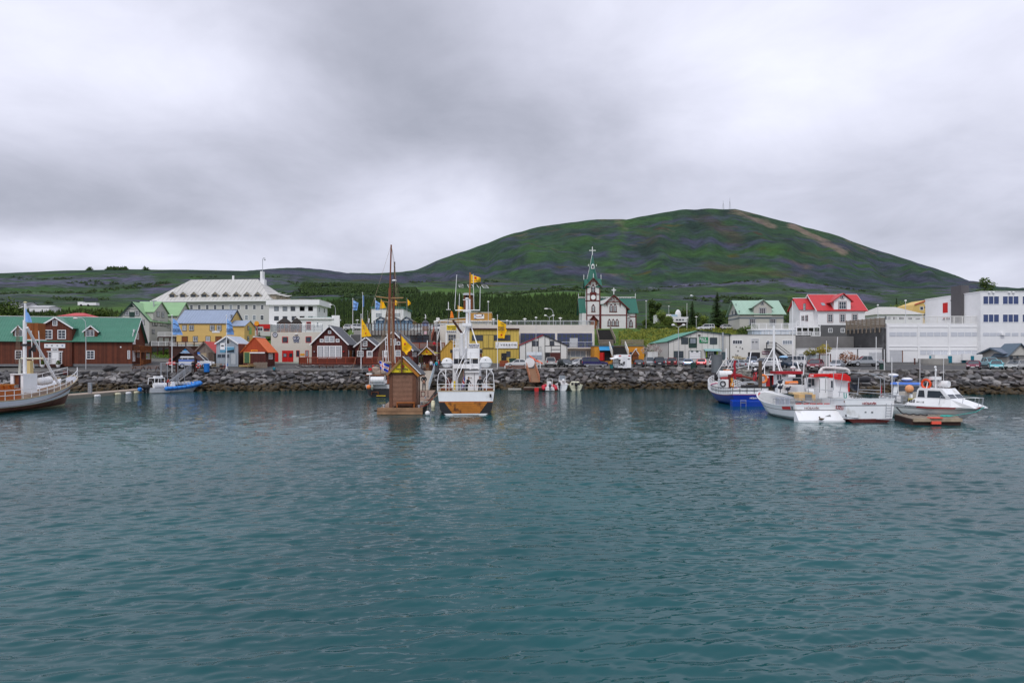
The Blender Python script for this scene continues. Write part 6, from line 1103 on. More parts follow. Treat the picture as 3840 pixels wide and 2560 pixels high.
far_house('white_long_house','white single storey house with a broad pale roof beside the yellow gabled house','house',RH,880,1335,425,350,478,168,WHW,M('pale_sheet_roof',(.48,.47,.44),.6,.08,.5,pat=('x',.5,.06)),12,True,[(958,446,1010,474),(1040,450,1076,474),(1098,454,1150,474),(1190,458,1240,474),(1266,462,1314,474)],DKF,1)
ro,f,W=bldg('yellow_gabled_house','yellow house with red roof edge and a dark leafy mural beside the tall white block','house',3420,178,3500,178,12.5)
S=lambda x,y:f.sz(*RH(x,y));_,za=S(1385,275);_,ze=S(1232,350);m=MB();m.pri([(0,0),(W+4,0),(W+4,za-1),(W*.82,za),(W*.12,ze+.6),(0,ze-1)],'y',0,8);m.mk('wall',M('warm_yellow_render',(.62,.43,.15),.8,.06),ro);m=MB();m.tb((W*.1,-.2,ze+.6),(W*.82,-.2,za+.1),.15,n=4);m.tb((W*.82,-.2,za+.1),(W+4,-.2,za-1.1),.15,n=4);m.mk('roof_edge',RDR,ro);wins(ro,f,RH,[(1308,344,1344,382),(1386,338,1412,376),(1352,304,1376,326)],WT,nx=1,ny=1)
m=MB();rr=random.Random(3)
for i in range(22):s,z=S(1350+rr.random()*60,350+rr.random()*120);m.sph((s,-.04,z),rr.uniform(.2,.5),(1,.06,.7),6,4)
m.mk('mural',M('mural_grey',(.07,.07,.07)),ro,kind='stuff')
ro,f,W=bldg('white_office','white low building with satellite dish among the trees right of the church','building',2512,205,2582,205,13.)
S=lambda x,y:f.sz(*RG(x,y));m=MB();_,zt=S(600,385);_,z1_=S(600,456);m.box(0,W,0,7,z1_,zt);m.box(-3.5,2.5,1,7,z1_,S(520,348)[1]);m.mk('wall',WHW,ro);m=MB();m.box(.5,W,.5,7,0,z1_);m.mk('lower_wall',DWOOD,ro);wins(ro,f,RG,[(550,415,580,434),(590,415,620,434),(632,415,660,434)],DKF,nx=1,ny=1)
m=MB();s,z=S(585,352);m.sph((s,.5,z),1.5,(.6,.35,1));m.mk('satellite_dish',WT,ro);fbx(ro,f,RG,(490,352,570,380),M('pale_blue_sign',(.4,.55,.65)),'sign_board',0.1)
# trees
def leaf_cloud(rnd,blobs,n,size):
 vs=[];fs=[]
 for _ in range(n):
  c,r=blobs[rnd.randrange(len(blobs))];d=V3((rnd.gauss(0,1),rnd.gauss(0,1),rnd.gauss(0,1))).normalized()*r*rnd.uniform(.55,1.08);p=V3(c)+V3((d.x,d.y,d.z*.85))
  u=V3((rnd.gauss(0,1),rnd.gauss(0,1),rnd.gauss(0,.6))).normalized();v=u.orthogonal().normalized();s=size*rnd.uniform(.6,1.4);b=len(vs)
  vs+=[p-u*s,p+v*s*.6,p+u*s,p-v*s*.6];fs.append((b,b+1,b+2,b+3))
 return vs,fs
def to_obj(name,vs,fs,mat,parent=None):
 me=bpy.data.meshes.new(name);me.from_pydata([tuple(v)for v in vs],[],fs);me.materials.append(mat);o=bpy.data.objects.new(name,me);COL.objects.link(o)
 if parent:o.parent=parent
 return o
def broadleaf(lb,x,Y,z,h,w_,mat,seed,name='leafy_tree',cat='tree',n=1500,trunk=.3,group=None,size=.22):
 t=thg(name,lb,cat,(x,Y,z),0,group);rnd=random.Random(seed);blobs=[]
 for i in range(14):
  a=rnd.random()*6.3;q=rnd.random();zz_=h*(trunk+(1-trunk)*rnd.uniform(.1,.9));rr_=w_/2*(1-abs((zz_/h-trunk)/(1-trunk)-.4)*1.0)*rnd.uniform(.2,.75);blobs.append(((rr_*math.cos(a),rr_*math.sin(a),zz_),w_*rnd.uniform(.14,.26)))
 vs,fs=leaf_cloud(rnd,blobs,n,size);to_obj('crown',vs,fs,mat,t);m=MB();m.tb((0,0,-.3),(.1,0,h*.55),max(.08,h*.03),.05,7)
 for c,r in blobs[:7]:m.tb((.05,0,h*trunk*.8),c,.06,.02,4)
 m.mk('trunk',m_bark,t);return t
def spruce(lb,x,Y,z,h,w_,seed,mat=None,name='spruce_tree',group=None):
 t=thg(name,lb,'tree',(x,Y,z),0,group);rnd=random.Random(seed);vs=[];fs=[]
 n=int(h*5)
 for k in range(n):
  f_=k/n;zz_=h*(.06+.92*f_);r=w_/2*(1-f_)**.85*rnd.uniform(.8,1.12)+.05
  for i in range(9):
   a=rnd.random()*6.3;rr_=r*rnd.uniform(.6,1.1)
   for j in range(4):
    q0=rr_*(j+.1)/4;q1=rr_*(j+1.15)/4;wd=.16+.18*(1-j/4)*rr_;b=len(vs);dz=-.28*q1+.05*rnd.random();pe=V3((-math.sin(a),math.cos(a),0));di=V3((math.cos(a),math.sin(a),0))
    vs+=[di*q0+V3((0,0,zz_-.28*q0)),di*q1+pe*wd+V3((0,0,zz_+dz-.12)),di*q1*1.04+V3((0,0,zz_+dz)),di*q1-pe*wd+V3((0,0,zz_+dz-.12))];fs.append((b,b+1,b+2,b+3))
 to_obj('crown',vs,fs,mat or m_con,t);m=MB();m.tb((0,0,-.4),(0,0,h*.97),max(.1,h*.022),.03,7);m.mk('trunk',m_bark,t);return t
def tpos(px,Y):return X(px,Y),Y,G(px,Y)-.1
spruce('tallest dark spruce, left of the grey green roofed house',*tpos(2689,200),11.3,6.2,1)
spruce('slender dark spruce between the flagpole and the tallest spruce',*tpos(2596,198),8.6,4.4,2)
spruce('dark spruce beside the white flat roofed block and shop sign',*tpos(972,163),3.9,2.2,3)
broadleaf('tall dark green poplar right behind the church',*tpos(2457,232),11.2,6.,m_leaf,4,n=2600,trunk=.1,size=.3)
broadleaf('round bright green bush nearest the church hedge',*tpos(2482,205),5.4,5.6,m_leaf2,5,'garden_bush','bush',1900,.02)
broadleaf('low bright green bush below the satellite dish',*tpos(2512,203),3.6,5.2,m_leaf2,6,'garden_bush','bush',1500,.02)
broadleaf('dark low bush touching the right end of the church',*tpos(2428,215),3.4,4.,m_leaf,7,'garden_bush','bush',1200,.02)
broadleaf('pale green bush between the two spruces',*tpos(2640,200),4.2,3.8,m_leaf2,8,'garden_bush','bush',1200,.02)
broadleaf('dark green tree behind the left gable of the grey house',*tpos(2745,212),9.5,4.5,m_leaf,9,n=1900,trunk=.05)
broadleaf('leafy tree between the grey house and the red roofed house',*tpos(2975,200),9.6,6.6,m_leaf,10,n=2600,trunk=.05)
broadleaf('leafy tree touching the left wing of the red roofed house',*tpos(3010,185),7.6,4.,m_leaf,11,n=1600,trunk=.05)
broadleaf('bright green tree above the pale roof right of the red roofs',*tpos(3365,235),9.2,9,m_leaf2,12,n=2600,trunk=.05)
spruce('small dark spruce above the pale roof',*tpos(3362,245),11.3,3.,13)
broadleaf('dark tree above the pale roof, next to the yellow gabled house',*tpos(3400,245),10.2,6.,m_leaf,14,n=1900,trunk=.05)
broadleaf('lone sparse tree on the skyline behind the tall white block',X(3695,200),200,18.5,11.2,6.4,m_leaf,15,n=1500,trunk=.2,size=.28)
broadleaf('rounded dark bush on the bank below the grey house',*tpos(2800,163),3.6,6.4,m_leaf,16,'garden_bush','bush',2200,.02)
broadleaf('big rounded tree at the left edge behind the green roof',*tpos(30,178),9.6,15,m_leaf,17,n=4200,trunk=.02,size=.3)
broadleaf('smaller rounded tree just right of the big one behind the green roof',*tpos(105,182),7.2,8,m_leaf,18,n=2000,trunk=.02,size=.28)
broadleaf('dark tree behind the ridge of the long green roof',*tpos(380,215),8.2,8,m_leaf,19,n=2200,trunk=.02,size=.3)
broadleaf('silvery green bush at the foot of the white block',*tpos(965,158),2.5,4.6,leafmat('leaves_silver',(.10,.13,.10),(.28,.32,.26)),20,'garden_bush','bush',1200,.02,size=.15)
spruce('half hidden spruce on the church lawn edge beside the white lamp',*tpos(2440,226),6.5,3.4,33)
broadleaf('green bush at the corner of the orange store',X(2428,139),139,4.0,4.2,3.,m_leaf,22,'garden_bush','bush',900,.02,size=.15)
for i,(px_,Y,h_,lb)in enumerate(((2530,225,7,'behind the satellite dish office'),(2560,235,8,'left of the slender spruce'),(2625,240,7.5,'between the spruces, far back'),(2720,235,7,'left of the grey gabled house'),(2880,232,10,'behind the grey house roof, left one'),(2900,240,9,'behind the grey house roof, right one'),(3260,220,7,'behind the red roof right gable'),(3320,230,7,'above the broad pale roof, left end'),(3440,240,8,'behind the yellow gabled house'),(200,222,7,'left of the red hipped roof'),(270,230,6.5,'just behind the red hipped roof'),(330,235,7.5,'right of the red hipped roof'),(450,225,6,'behind the pale grey restaurant gable'),(1290,215,4,'beside the curved street lamp'),(1560,215,5,'behind the round tower'),(1600,220,5,'left of the ochre sloping wing'))):
 broadleaf('bushy green tree '+lb,*tpos(px_,Y),h_,h_*.9,m_leaf,40+i,n=1100,trunk=.03,group='back row of bushy trees behind the houses',size=.32)
hv=[];hf=[];rnd=random.Random(9)
def leafscatter(n,fn,size):
 vs=[];fs=[]
 for _ in range(n):
  p=fn();u=V3((rnd.gauss(0,1),rnd.gauss(0,.6),rnd.gauss(0,1))).normalized();v=u.orthogonal().normalized();s=size*rnd.uniform(.5,1.4);b=len(vs);vs+=[p-u*s,p+v*s*.6,p+u*s,p-v*s*.6];fs.append((b,b+1,b+2,b+3))
 return vs,fs
hd=thg('hedge','low clipped hedge along the top of the bank right of the church','hedge',(X(2500,196),196,G(2500,196)))
def f_():p_=rnd.uniform(2390,2615);z=G(p_,196,False);return V3((X(p_,196),196+rnd.uniform(-.5,.5),z+rnd.uniform(0,1.15)))-V3(hd.location)
vs,fs=leafscatter(3000,f_,.14);o=to_obj('foliage',vs,fs,m_leaf,hd)
def f_():
 while 1:
  p_=rnd.uniform(2320,3020);Y=rnd.uniform(150,190)
  if noise.noise(V3((X(p_,Y)/4.,Y/6.,2)))>-.12-(.3 if p_>2440 else 0):return V3((X(p_,Y),Y,G(p_,Y,False)+rnd.uniform(0,.75)*(1+noise.noise(V3((p_/30.,Y/5.,0))))))
vs,fs=leafscatter(16000,f_,.2);o=to_obj('bank_herbs',vs,fs,leafmat('herb_leaves',(.05,.08,.012),(.22,.22,.03)),None);o['kind']='stuff'
def f_():
 p_=rnd.uniform(560,700);Y=rnd.uniform(141,165);return V3((X(p_,Y),Y,G(p_,Y,False)+rnd.uniform(0,.15)))
vs,fs=leafscatter(3000,f_,.1);o=to_obj('lawn_grass',vs,fs,leafmat('grass_blades',(.05,.1,.012),(.11,.17,.02)),None);o['kind']='stuff'
# lamps and flagpoles
LP=M('lamp_grey',(.50,.51,.52),.45,.05,metal=.3);LMP=M('lamp_glass',(.75,.75,.72),.3)
def lamp(lb,px,top,Y,kind='curve',dirx=-1,base=None,reach=1.2,r=.07):
 zb=G(px,Y,False)if base is None else Zr(base,Y);zt=Zr(top,Y);x=X(px,Y);t=thg('street_lamp',lb,'street lamp',(x,Y,zb));h=zt-zb;m=MB()
 if kind=='curve':
  m.tb((0,0,0),(0,0,h*.85),r,r*.7);m.path([(0,0,h*.85),(dirx*.15,0,h*.95),(dirx*.6,0,h),(dirx*reach,0,h)],r*.6);m.mk('pole',LP,t);m=MB();m.sph((dirx*(reach+.3),0,h-.02),.38,(1.2,.6,.35),8,5);m.mk('lamp_head',LMP,t)
 elif kind=='disc':m.tb((0,0,0),(0,0,h-.3),r);m.mk('pole',LP,t);m=MB();m.lathe((0,0,h-.3),[(.1,-.25),(.12,0),(.5,.12),(.1,.3)],10);m.mk('lamp_head',LMP,t)
 elif kind=='double':
  m.tb((0,0,0),(0,0,h-.5),r,r*.7);m.path([(-.9,0,h),(0,0,h-.5),(.9,0,h)],r*.6);m.mk('pole',LP,t)
  for s in(-1,1):m=MB();m.sph((s*.95,0,h-.05),.33,(1,.8,.6),8,5);m.mk('lamp_head',LMP,t)
 else:m.tb((0,0,0),(0,0,h),r,r*.7);m.mk('pole',LP,t);m=MB();m.sph((0,0,h),.2,(1.2,1,.8),8,5);m.mk('lamp_head',LMP,t)
lamp('tall curved lamp before the long brown house',322,1193,117.5,'curve',-1,reach=1.5)
lamp('curved lamp beside the white office block',1258,1142,172,'curve',-1,reach=.9)
lamp('disc lamp between the two rear blue flags',1340,1198,168,'disc')
lamp('tall curved lamp on the roof street above the white barn',2075,1157,152,'curve',-1,reach=1.3)
lamp('double armed lamp left of the tall curved roof street lamp',2060,1182,165,'double')
lamp('disc lamp right of the tall curved roof street lamp',2101,1190,152,'disc');lamp('disc lamp above the left window band of the cream building',1968,1193,152,'disc');lamp('disc lamp above the yellow building behind its rail',1850,1194,152,'disc')
lamp('slim lamp with a ball head behind the cream parapet',1901,1202,156,'ball');lamp('short slim lamp right of the ball headed one',1916,1206,156,'ball')
lamp('tall straight lamp on the lawn right of the church',2423,1129,190,'ball');lamp('slim lamp above the bright green bush',2508,1148,215,'ball');lamp('disc lamp beside the slender spruce',2611,1186,188,'disc');lamp('disc lamp before the church end wall',2356,1186,206,'disc',r=.05)
lamp('double armed lamp in the car park before the fish shop',2544,1217,124,'double');lamp('very tall slim lamp beside the ticket kiosk',1639,1202,126,'disc',base=1364)
lamp('slim lamp on the roof of the hall above the pale house',3292,1144,150,'ball',base=1200);lamp('slim lamp near the middle of the hall roof fence',3396,1127,136,'ball',base=1216)
lamp('tall slim post in front of the white barn',2010,1191,122,'ball',r=.05);lamp('slim post right of the ochre timber house sign',1831,1131,150,'ball',base=1225)
YF=M('flag_yellow',(.90,.50,.004),.6,.04);BF=M('flag_blue',(.22,.42,.78),.6,.04);OF=M('flag_orange',(.8,.25,.03),.6);IB=M('iceland_blue',(.01,.04,.42),.6);IW=M('flag_white',(.8,.8,.8),.6);IR=M('iceland_red',(.50,.01,.02),.6)
def flag(ro,quad,mat,name='flag',rip=.12,seed=0,pat=None,torn=0,nu=12,nv=8,lb=None):
 """cloth with world corners TL, TR, BR, BL rippling along its length"""
 TL,TR,BR,BL=map(V3,quad);rnd=random.Random(seed);inv=mat_of(ro).inverted();vs=[];fs=[];mi=[];L_=(TR-TL).length
 for j in range(nv+1):
  v=j/nv
  for i in range(nu+1):
   u=i/nu;p=(TL*(1-u)+TR*u)*(1-v)+(BL*(1-u)+BR*u)*v;a=rip*min(1,u*1.6)
   p=p+V3((0,a*math.sin(u*7+v*2.2+seed)*1.6,0))
   if torn and i==nu:p=p+V3((rnd.uniform(-.12,.04)*L_,0,rnd.uniform(-.04,.04)))
   vs.append(tuple(inv@p))
 for j in range(nv):
  for i in range(nu):a=j*(nu+1)+i;fs.append((a,a+nu+1,a+nu+2,a+1));mi.append(pat((i+.5)/nu,(j+.5)/nv)if pat else 0)
 me=bpy.data.meshes.new(name);me.from_pydata(vs,[],fs);mats=mat if isinstance(mat,list)else[mat]
 for q in mats:me.materials.append(q)
 me.polygons.foreach_set('material_index',mi);me.polygons.foreach_set('use_smooth',[True]*len(fs));me.update();o=bpy.data.objects.new(name,me);COL.objects.link(o);o.parent=ro
 if lb:o['label']=lb
 return o
def ftx(ro,txt,c,wd,ht,mat,parent,off=.3,rot=0.):
 """lettering centred at world point c, facing the water"""
 Mx=mat_of(ro).inverted()@Mx4.Translation(V3(c)+V3((0,-off,0)))@Mx4.Rotation(R(90),4,'X')@Mx4.Rotation(rot,4,'Z')@Mx4.Translation((-wd/2,-ht/2,0));return put_text(txt,Mx,wd,ht,mat,parent)
def pole(lb,px,top,Y,base=None,mat=None,r=.07,name='flagpole'):
 zb=G(px,Y,False)if base is None else Zr(base,Y);t=thg(name,lb,'flagpole',(X(px,Y),Y,zb));h=Zr(top,Y)-zb;m=MB();m.tb((0,0,-.2),(0,0,h),r,r*.6,8);m.sph((0,0,h+.03),r*1.5);m.mk('pole',mat or WT,t);return t
def q4(rg,Y,*pts):return[PR(rg,x,y,Y)for x,y in pts]
INK=M('ink_navy',(.015,.02,.05),.6)
def whale(parent_root,c,s,mat,parent,off=.3):
 m=WB(parent_root);c=V3(c)+V3((0,-off,0));pts=[(-1,.35),(-.5,.42),(.1,.1),(.8,-.5),(1,-.35),(1.05,-.75),(.6,-.75),(.2,-.3),(-.4,0),(-.9,.1)]
 m.pri([(c.x+a*s,c.z+b*s*.8)for a,b in pts],'y',c.y-.01,c.y);m.mk('whale_mark',mat,parent)
for lab,px_,top,rg,qd,sx in(('white flagpole flying a pale blue whale banner by the boat gangway',645,1183,RB,((275,605),(338,650),(392,802),(275,800)),330),('white flagpole flying a pale blue whale banner by the iron shed',849.5,1184,RB,((912,612),(958,650),(1004,802),(914,800)),957)):
 t=pole(lab,px_,top,110.5,base=1391 if px_<700 else 1378);fl=flag(t,q4(rg,110.5,*qd),BF,seed=px_);whale(t,PR(rg,sx-5,680,110.5),.42*1.1,INK,fl,.35)
 ftx(t,'Gentle',PR(rg,sx,735,110.5),1.1,.3,INK,fl,.35);ftx(t,'GIANTS',PR(rg,sx+2,758,110.5),1.35,.3,INK,fl,.35)
t=pole('tall pole with pale blue whale flag beside the street deck lamp',1323,1120,150,base=1243);fl=flag(t,q4(RC,150,(838,95),(907,130),(895,236),(838,235)),BF,seed=1);whale(t,PR(RC,868,150,150),.45,INK,fl);ftx(t,'GIANTS',PR(RC,866,205,150),1.0,.35,INK,fl)
t=pole('tallest white pole with a limp pale blue flag',1360,1098,150,base=1243);flag(t,q4(RC,150,(972,12),(985,40),(992,180),(974,190)),BF,seed=2,rip=.3)
t=pole('white pole with pale blue flag touching the yellow flags',1407,1120,152,base=1243);fl=flag(t,q4(RC,152,(1150,95),(1216,140),(1206,232),(1150,232)),BF,seed=3);whale(t,PR(RC,1180,150,152),.45,INK,fl);ftx(t,'GIANTS',PR(RC,1176,210,152),.9,.35,INK,fl)
t=pole('slim pole with folded yellow flag left of the brown masts',1429,1120,151,base=1243,mat=STEEL,r=.05);flag(t,q4(RC,151,(1226,82),(1272,130),(1300,205),(1212,212)),YF,seed=4,rip=.25);
t=pole('slim pole with yellow flag seen between the brown masts',1477,1122,151,base=1243,mat=STEEL,r=.05);flag(t,q4(RC,151,(1410,82),(1464,118),(1445,170),(1412,168)),YF,seed=5,rip=.2)
t=pole('slim pole with small yellow flag right of the brown masts',1526,1119,151,base=1243,mat=STEEL,r=.05);flag(t,q4(RC,151,(1597,80),(1645,128),(1640,150),(1603,176)),YF,seed=6,rip=.2)
t=pole('white flagpole with drooping yellow whale watching flag before the small brown house',1354,1180,117.5,base=1378);fl=flag(t,q4(RC,117.5,(955,345),(1010,440),(1095,595),(955,612)),YF,seed=7);ftx(t,'W',PR(RC,985,458,117.5),.28,.32,INK,fl);ftx(t,'WA',PR(RC,990,490,117.5),.32,.22,INK,fl);m=WB(t);c=PR(RC,1018,560,117.5);m.sph(c-V3((0,.3,0)),.13,(1,.2,1));m.mk('red_emblem',RED,fl)
t=pole('white flagpole with yellow whale watching banner before the yellow building',1865.5,1183,120.5,base=1384);fl=flag(t,q4(RE,120.5,(104,384),(243,462),(215,662),(104,655)),YF,seed=8,rip=.1,torn=1);ftx(t,'WHALE',PR(RE,155,502,120.5),1.1,.42,INK,fl);ftx(t,'WATCHING',PR(RE,155,535,120.5),1.15,.3,INK,fl);whale(t,PR(RE,170,445,120.5),.35,INK,fl);m=WB(t);c=PR(RE,160,610,120.5);m.sph(c-V3((0,.3,0)),.16,(1,.2,1));m.mk('red_emblem',RED,fl)
pole('bare white pole on the lawn by the satellite dish',2576,1139,190)
t=pole('black mast with white crosstree beside an orange pennant',1682,1132,150,base=1215,mat=BLK,r=.07,name='signal_mast');m=WB(t);c=PR(RQ,640,944,150);m.box(c.x-.5,c.x+.5,c.y-.05,c.y+.05,c.z-.05,c.z+.05);m.box(c.x-.07,c.x+.07,c.y-.07,c.y+.07,c.z,c.z+1.7);m.mk('crosstree',WT,t);flag(t,q4(RQ,150,(715,975),(760,1010),(802,1190),(690,1188)),OF,'pennant',seed=2)
t=pole('slim bare pole beside the small round tower',1379,1166,160,base=1243,r=.05,mat=STEEL)
t=thg('feather_banner','narrow white and green feather banner beside the street deck','banner',tuple(P(1384,1215,156)));flag(t,q4(RC,156,(1052,348),(1068,350),(1060,440),(1048,440)),IW,seed=1,rip=.05)
t=thg('ticket_tower','tiny octagonal kiosk with shingled hat and a leaping white whale on top','kiosk',tuple(P(*RS(905,470),158)));m=WB(t);c=P(*RS(905,470),158);z0,z1_,z2_=c.z,PR(RS,905,225,158).z,PR(RS,905,145,158).z
m.lathe((c.x,c.y,0),[(.72,z0),(.72,z1_)],8);m.mk('wall',M('kiosk_blue',(.03,.08,.30)),t);m=WB(t);m.lathe((c.x,c.y,0),[(.68+.1,z0),(.78,z0+(z1_-z0)*.55)],8);m.mk('lower_wall',WOOD,t);m=WB(t);m.lathe((c.x,c.y,0),[(.9,z1_-.1),(.45,z1_+(z2_-z1_)*.5),(.06,z2_)],8);m.mk('roof',SLT,t);m=WB(t);m.lathe((c.x,c.y,0),[(.04,z2_),(.04,z2_+.3),(.35,z2_+.33),(.35,z2_+.38)],8);m.path([(c.x,c.y,z2_+.35),(c.x+.1,c.y,z2_+.8),(c.x-.1,c.y,z2_+1.25)],.09);m.mk('whale_figure',WT,t)
# cars
TYRE=M('tyre_rubber',(.015,.015,.016),.85);RIM=M('wheel_rim',(.45,.46,.47),.35,.05,metal=.7);CGL=M('car_glass',(.025,.035,.045),.06,.1,spec=.7);HL=M('headlight_glass',(.7,.72,.74),.1);TL=M('tail_light',(.35,.008,.008),.25);PLT=M('number_plate',(.75,.75,.72),.5);BUM=M('bumper_black',(.03,.03,.03),.6)
CT={'sedan':(4.5,1.75,[(-2.25,.35),(-2.25,.75),(-2.1,.92),(-1.35,.97),(.95,.93),(2.0,.74),(2.25,.55),(2.25,.3)],-1.75,1.05,-1.0,.25,.94,1.42,1.38,.31),'hatch':(3.9,1.7,[(-1.95,.35),(-1.95,.85),(-1.88,1.0),(.85,.95),(1.75,.76),(1.95,.55),(1.95,.3)],-1.9,1.05,-1.45,.25,.96,1.48,1.25,.31),'wagon':(4.5,1.75,[(-2.25,.35),(-2.25,.85),(-2.18,1.0),(.95,.95),(2.0,.76),(2.25,.55),(2.25,.3)],-2.2,1.1,-1.9,.25,.96,1.48,1.38,.32),'suv':(4.6,1.85,[(-2.25,.5),(-2.25,1.05),(-2.2,1.15),(.95,1.12),(2.1,1.02),(2.3,.85),(2.3,.45)],-2.2,1.05,-2.05,.35,1.13,1.82,1.4,.40),'van':(4.9,1.9,[(-2.45,.4),(-2.45,1.15),(-2.42,1.2),(1.35,1.15),(2.2,.95),(2.45,.7),(2.45,.35)],-2.42,1.6,-2.36,.75,1.16,1.93,1.5,.34),'pickup':(5.2,1.85,[(-2.6,.55),(-2.6,1.08),(-.95,1.08),(-.95,1.12),(1.15,1.1),(2.35,1.0),(2.6,.8),(2.6,.5)],-1.0,1.3,-.75,.5,1.1,1.76,1.6,.40)}
CM={}
def car_meshes(ty):
 if ty in CM:return CM[ty]
 L_,W_,prof,g0,g1,r0,r1,bz,rz,wx,wr=CT[ty];m=MB();hw=W_/2;d={}
 secs=[(-hw,.93,.04),(-hw+.09,1.0,0),(hw-.09,1.0,0),(hw,.93,.04)];n=len(prof);vs=[]
 for y,s,dz in secs:vs+=[(x*(.985 if s<1 else 1),y,z-(.05 if s<1 and z>.7 else 0)+(dz if z<.6 else 0))for x,z in prof]
 fs=[tuple(range(n)),tuple(range(3*n,4*n))[::-1]]
 for k in range(3):fs+=[(k*n+i,(k+1)*n+i,(k+1)*n+(i+1)%n,k*n+(i+1)%n)for i in range(n)]
 m.add(vs,fs)
 gb,gt=hw-.07,hw-.24
 for y in(-1,1):
  m.tb((r1-.02,y*gt,rz-.02),(g1-.02,y*gb,bz),.045,n=4);m.tb((r0,y*gt,rz-.02),(g0+.03,y*gb,bz),.06,n=4);mid=(r0+r1)/2+.05;m.tb((mid,y*gt,rz),(mid,y*gb,bz),.045,n=4);m.tb((r0,y*gt,rz-.02),(r1,y*gt,rz-.02),.045,n=4)
  if ty in('van','wagon','suv'):q=(r0*.72+r1*.28);m.tb((q,y*gt,rz),(q-.05,y*gb,bz),.05,n=4)
 m.box(r0,r1,-gt,gt,rz-.03,rz+.03);m.box(r0+.1,r1-.1,-gt+.1,gt-.1,rz+.03,rz+.06)
 if ty=='pickup':pass
 d['body']=m.mesh('body');g=MB();g.add([(g0,-gb,bz-.03),(g1,-gb,bz-.03),(g1,gb,bz-.03),(g0,gb,bz-.03),(r0,-gt,rz-.04),(r1,-gt,rz-.04),(r1,gt,rz-.04),(r0,gt,rz-.04)],[(0,1,5,4),(1,2,6,5),(2,3,7,6),(3,0,4,7),(4,5,6,7)]);d['window']=g.mesh('window');d['window'].materials.append(CGL)
 w_=MB();w_.tb((0,-.1,0),(0,.1,0),wr,n=16);d['wheel']=w_.mesh('wheel');d['wheel'].materials.append(TYRE);w_=MB();w_.tb((0,-.115,0),(0,.115,0),wr*.62,n=10);d['rim']=w_.mesh('rim');d['rim'].materials.append(RIM)
 for k,mt in(('headlight',HL),('tail_light',TL)):q=MB();q.box(-.05,.05,-.2,.2,-.07,.07)if k=='headlight' else q.box(-.04,.04,-.1,.1,-.14,.14);d[k]=q.mesh(k);d[k].materials.append(mt)
 q=MB();q.box(-.02,.02,-.26,.26,-.06,.06);d['plate']=q.mesh('number_plate');d['plate'].materials.append(PLT);q=MB();q.box(-.07,.07,-hw+.05,hw-.05,-.1,.1);d['bumper']=q.mesh('bumper');d['bumper'].materials.append(BUM)
 q=MB();q.box(-L_*.36,L_*.36,-hw-.012,hw+.012,.32,.42);d['sill']=q.mesh('sill');d['sill'].materials.append(BUM)
 q=MB();q.sph((0,0,0),.12,(.6,1,.8),6,4);d['mirror']=q.mesh('mirror');CM[ty]=d;d['body'].materials.append(WT);d['mirror'].materials.append(WT);return d
def car(ty,col,lb,px,Y,head,z=None,scale=1.,metal=.25):
 d=car_meshes(ty);L_,W_,prof,g0,g1,r0,r1,bz,rz,wx,wr=CT[ty];t=thg('parked_car' if ty!='van' else 'parked_van',lb,'car' if ty not in('van','pickup')else ty,(X(px,Y),Y,(G(px,Y,False)+.01)if z is None else z),R(head),'vehicles parked in the town')
 t.scale=(scale,)*3;mt=M('car_paint_%02x%02x%02x'%tuple(int(c*255)for c in col),col,.22,.03,metal=metal,spec=.6)
 def ad(k,name,loc=(0,0,0),par=None,paint=False):
  o=bpy.data.objects.new(name,d[k]);COL.objects.link(o);o.parent=par or t;o.location=loc
  if paint:o.material_slots[0].link='OBJECT';o.material_slots[0].material=mt
  return o
 ad('body','body',paint=True);ad('window','window');ad('sill','sill')
 for x in(-wx,wx):
  for y in(-1,1):w_=ad('wheel','wheel',(x,y*(W_/2-.09),wr));ad('rim','rim',(0,0,0),w_)
 fz=.62 if rz<1.6 else .85
 for y in(-1,1):ad('headlight','headlight',(L_/2-.08,y*(W_/2-.28),fz));ad('tail_light','tail_light',(-L_/2+.02,y*(W_/2-.14),fz+.16));ad('mirror','mirror',(g1-.3,y*(W_/2+.06),bz+.06),paint=True)
 ad('plate','number_plate',(L_/2+.07,0,.45));ad('plate','number_plate',(-L_/2-.05,0,.75));ad('bumper','bumper',(L_/2-.02,0,.42));ad('bumper','bumper',(-L_/2+.02,0,.45));return t
W_,SI,BK,NV,RD_,MR=(.7,.7,.7),(.36,.38,.40),(.02,.02,.022),(.02,.02,.09),(.38,.02,.02),(.17,.015,.02)
car('sedan',W_,'white sedan parked sideways in front of the yellow building',1942,124.5,178)
car('pickup',(.45,.44,.42),'silver white pickup seen from behind in front of the white barn',2064,126,92)
car('wagon',(.04,.05,.05),'dark green estate car facing the water right of the pickup',2121,124.5,285)
car('sedan',MR,'maroon car half hidden behind the dark estate and the navy jeep',2158,131,205);car('hatch',W_,'small white hatchback behind the tail of the navy jeep',2172,127,215)
t=car('suv',(.022,.02,.10),'navy blue jeep with grey wheel arches and a spare wheel, seen side on',2229,122.6,2);m=MB();m.tb((-2.35,0,.95),(-2.55,0,.95),.36,n=14);m.mk('spare_wheel',TYRE,t);m=MB();m.box(-2.0,2.1,-.95,.95,.45,.62);m.mk('grey_cladding',M('grey_cladding',(.3,.3,.32)),t)
car('sedan',BK,'black sedan seen from behind right of the white food trailer',2394,123.5,84);car('suv',SI,'silver car facing the water beside the black sedan',2436,127,268,scale=.95)
car('suv',(.018,.022,.035),'black jeep seen from behind in front of the fish shop',2470,122.8,82);t=car('suv',(.20,.02,.022),'dark red jeep with a rear spare wheel',2519,123.5,78,scale=.93);m=MB();m.tb((-2.28,0,.95),(-2.5,0,.95),.34,n=14);m.mk('spare_wheel',BUM,t)
car('hatch',SI,'silver car half hidden between the dark red jeep and the pale blue hatchback',2550,128,90);car('sedan',SI,'silver grey car behind the black jeep',2494,130,90)
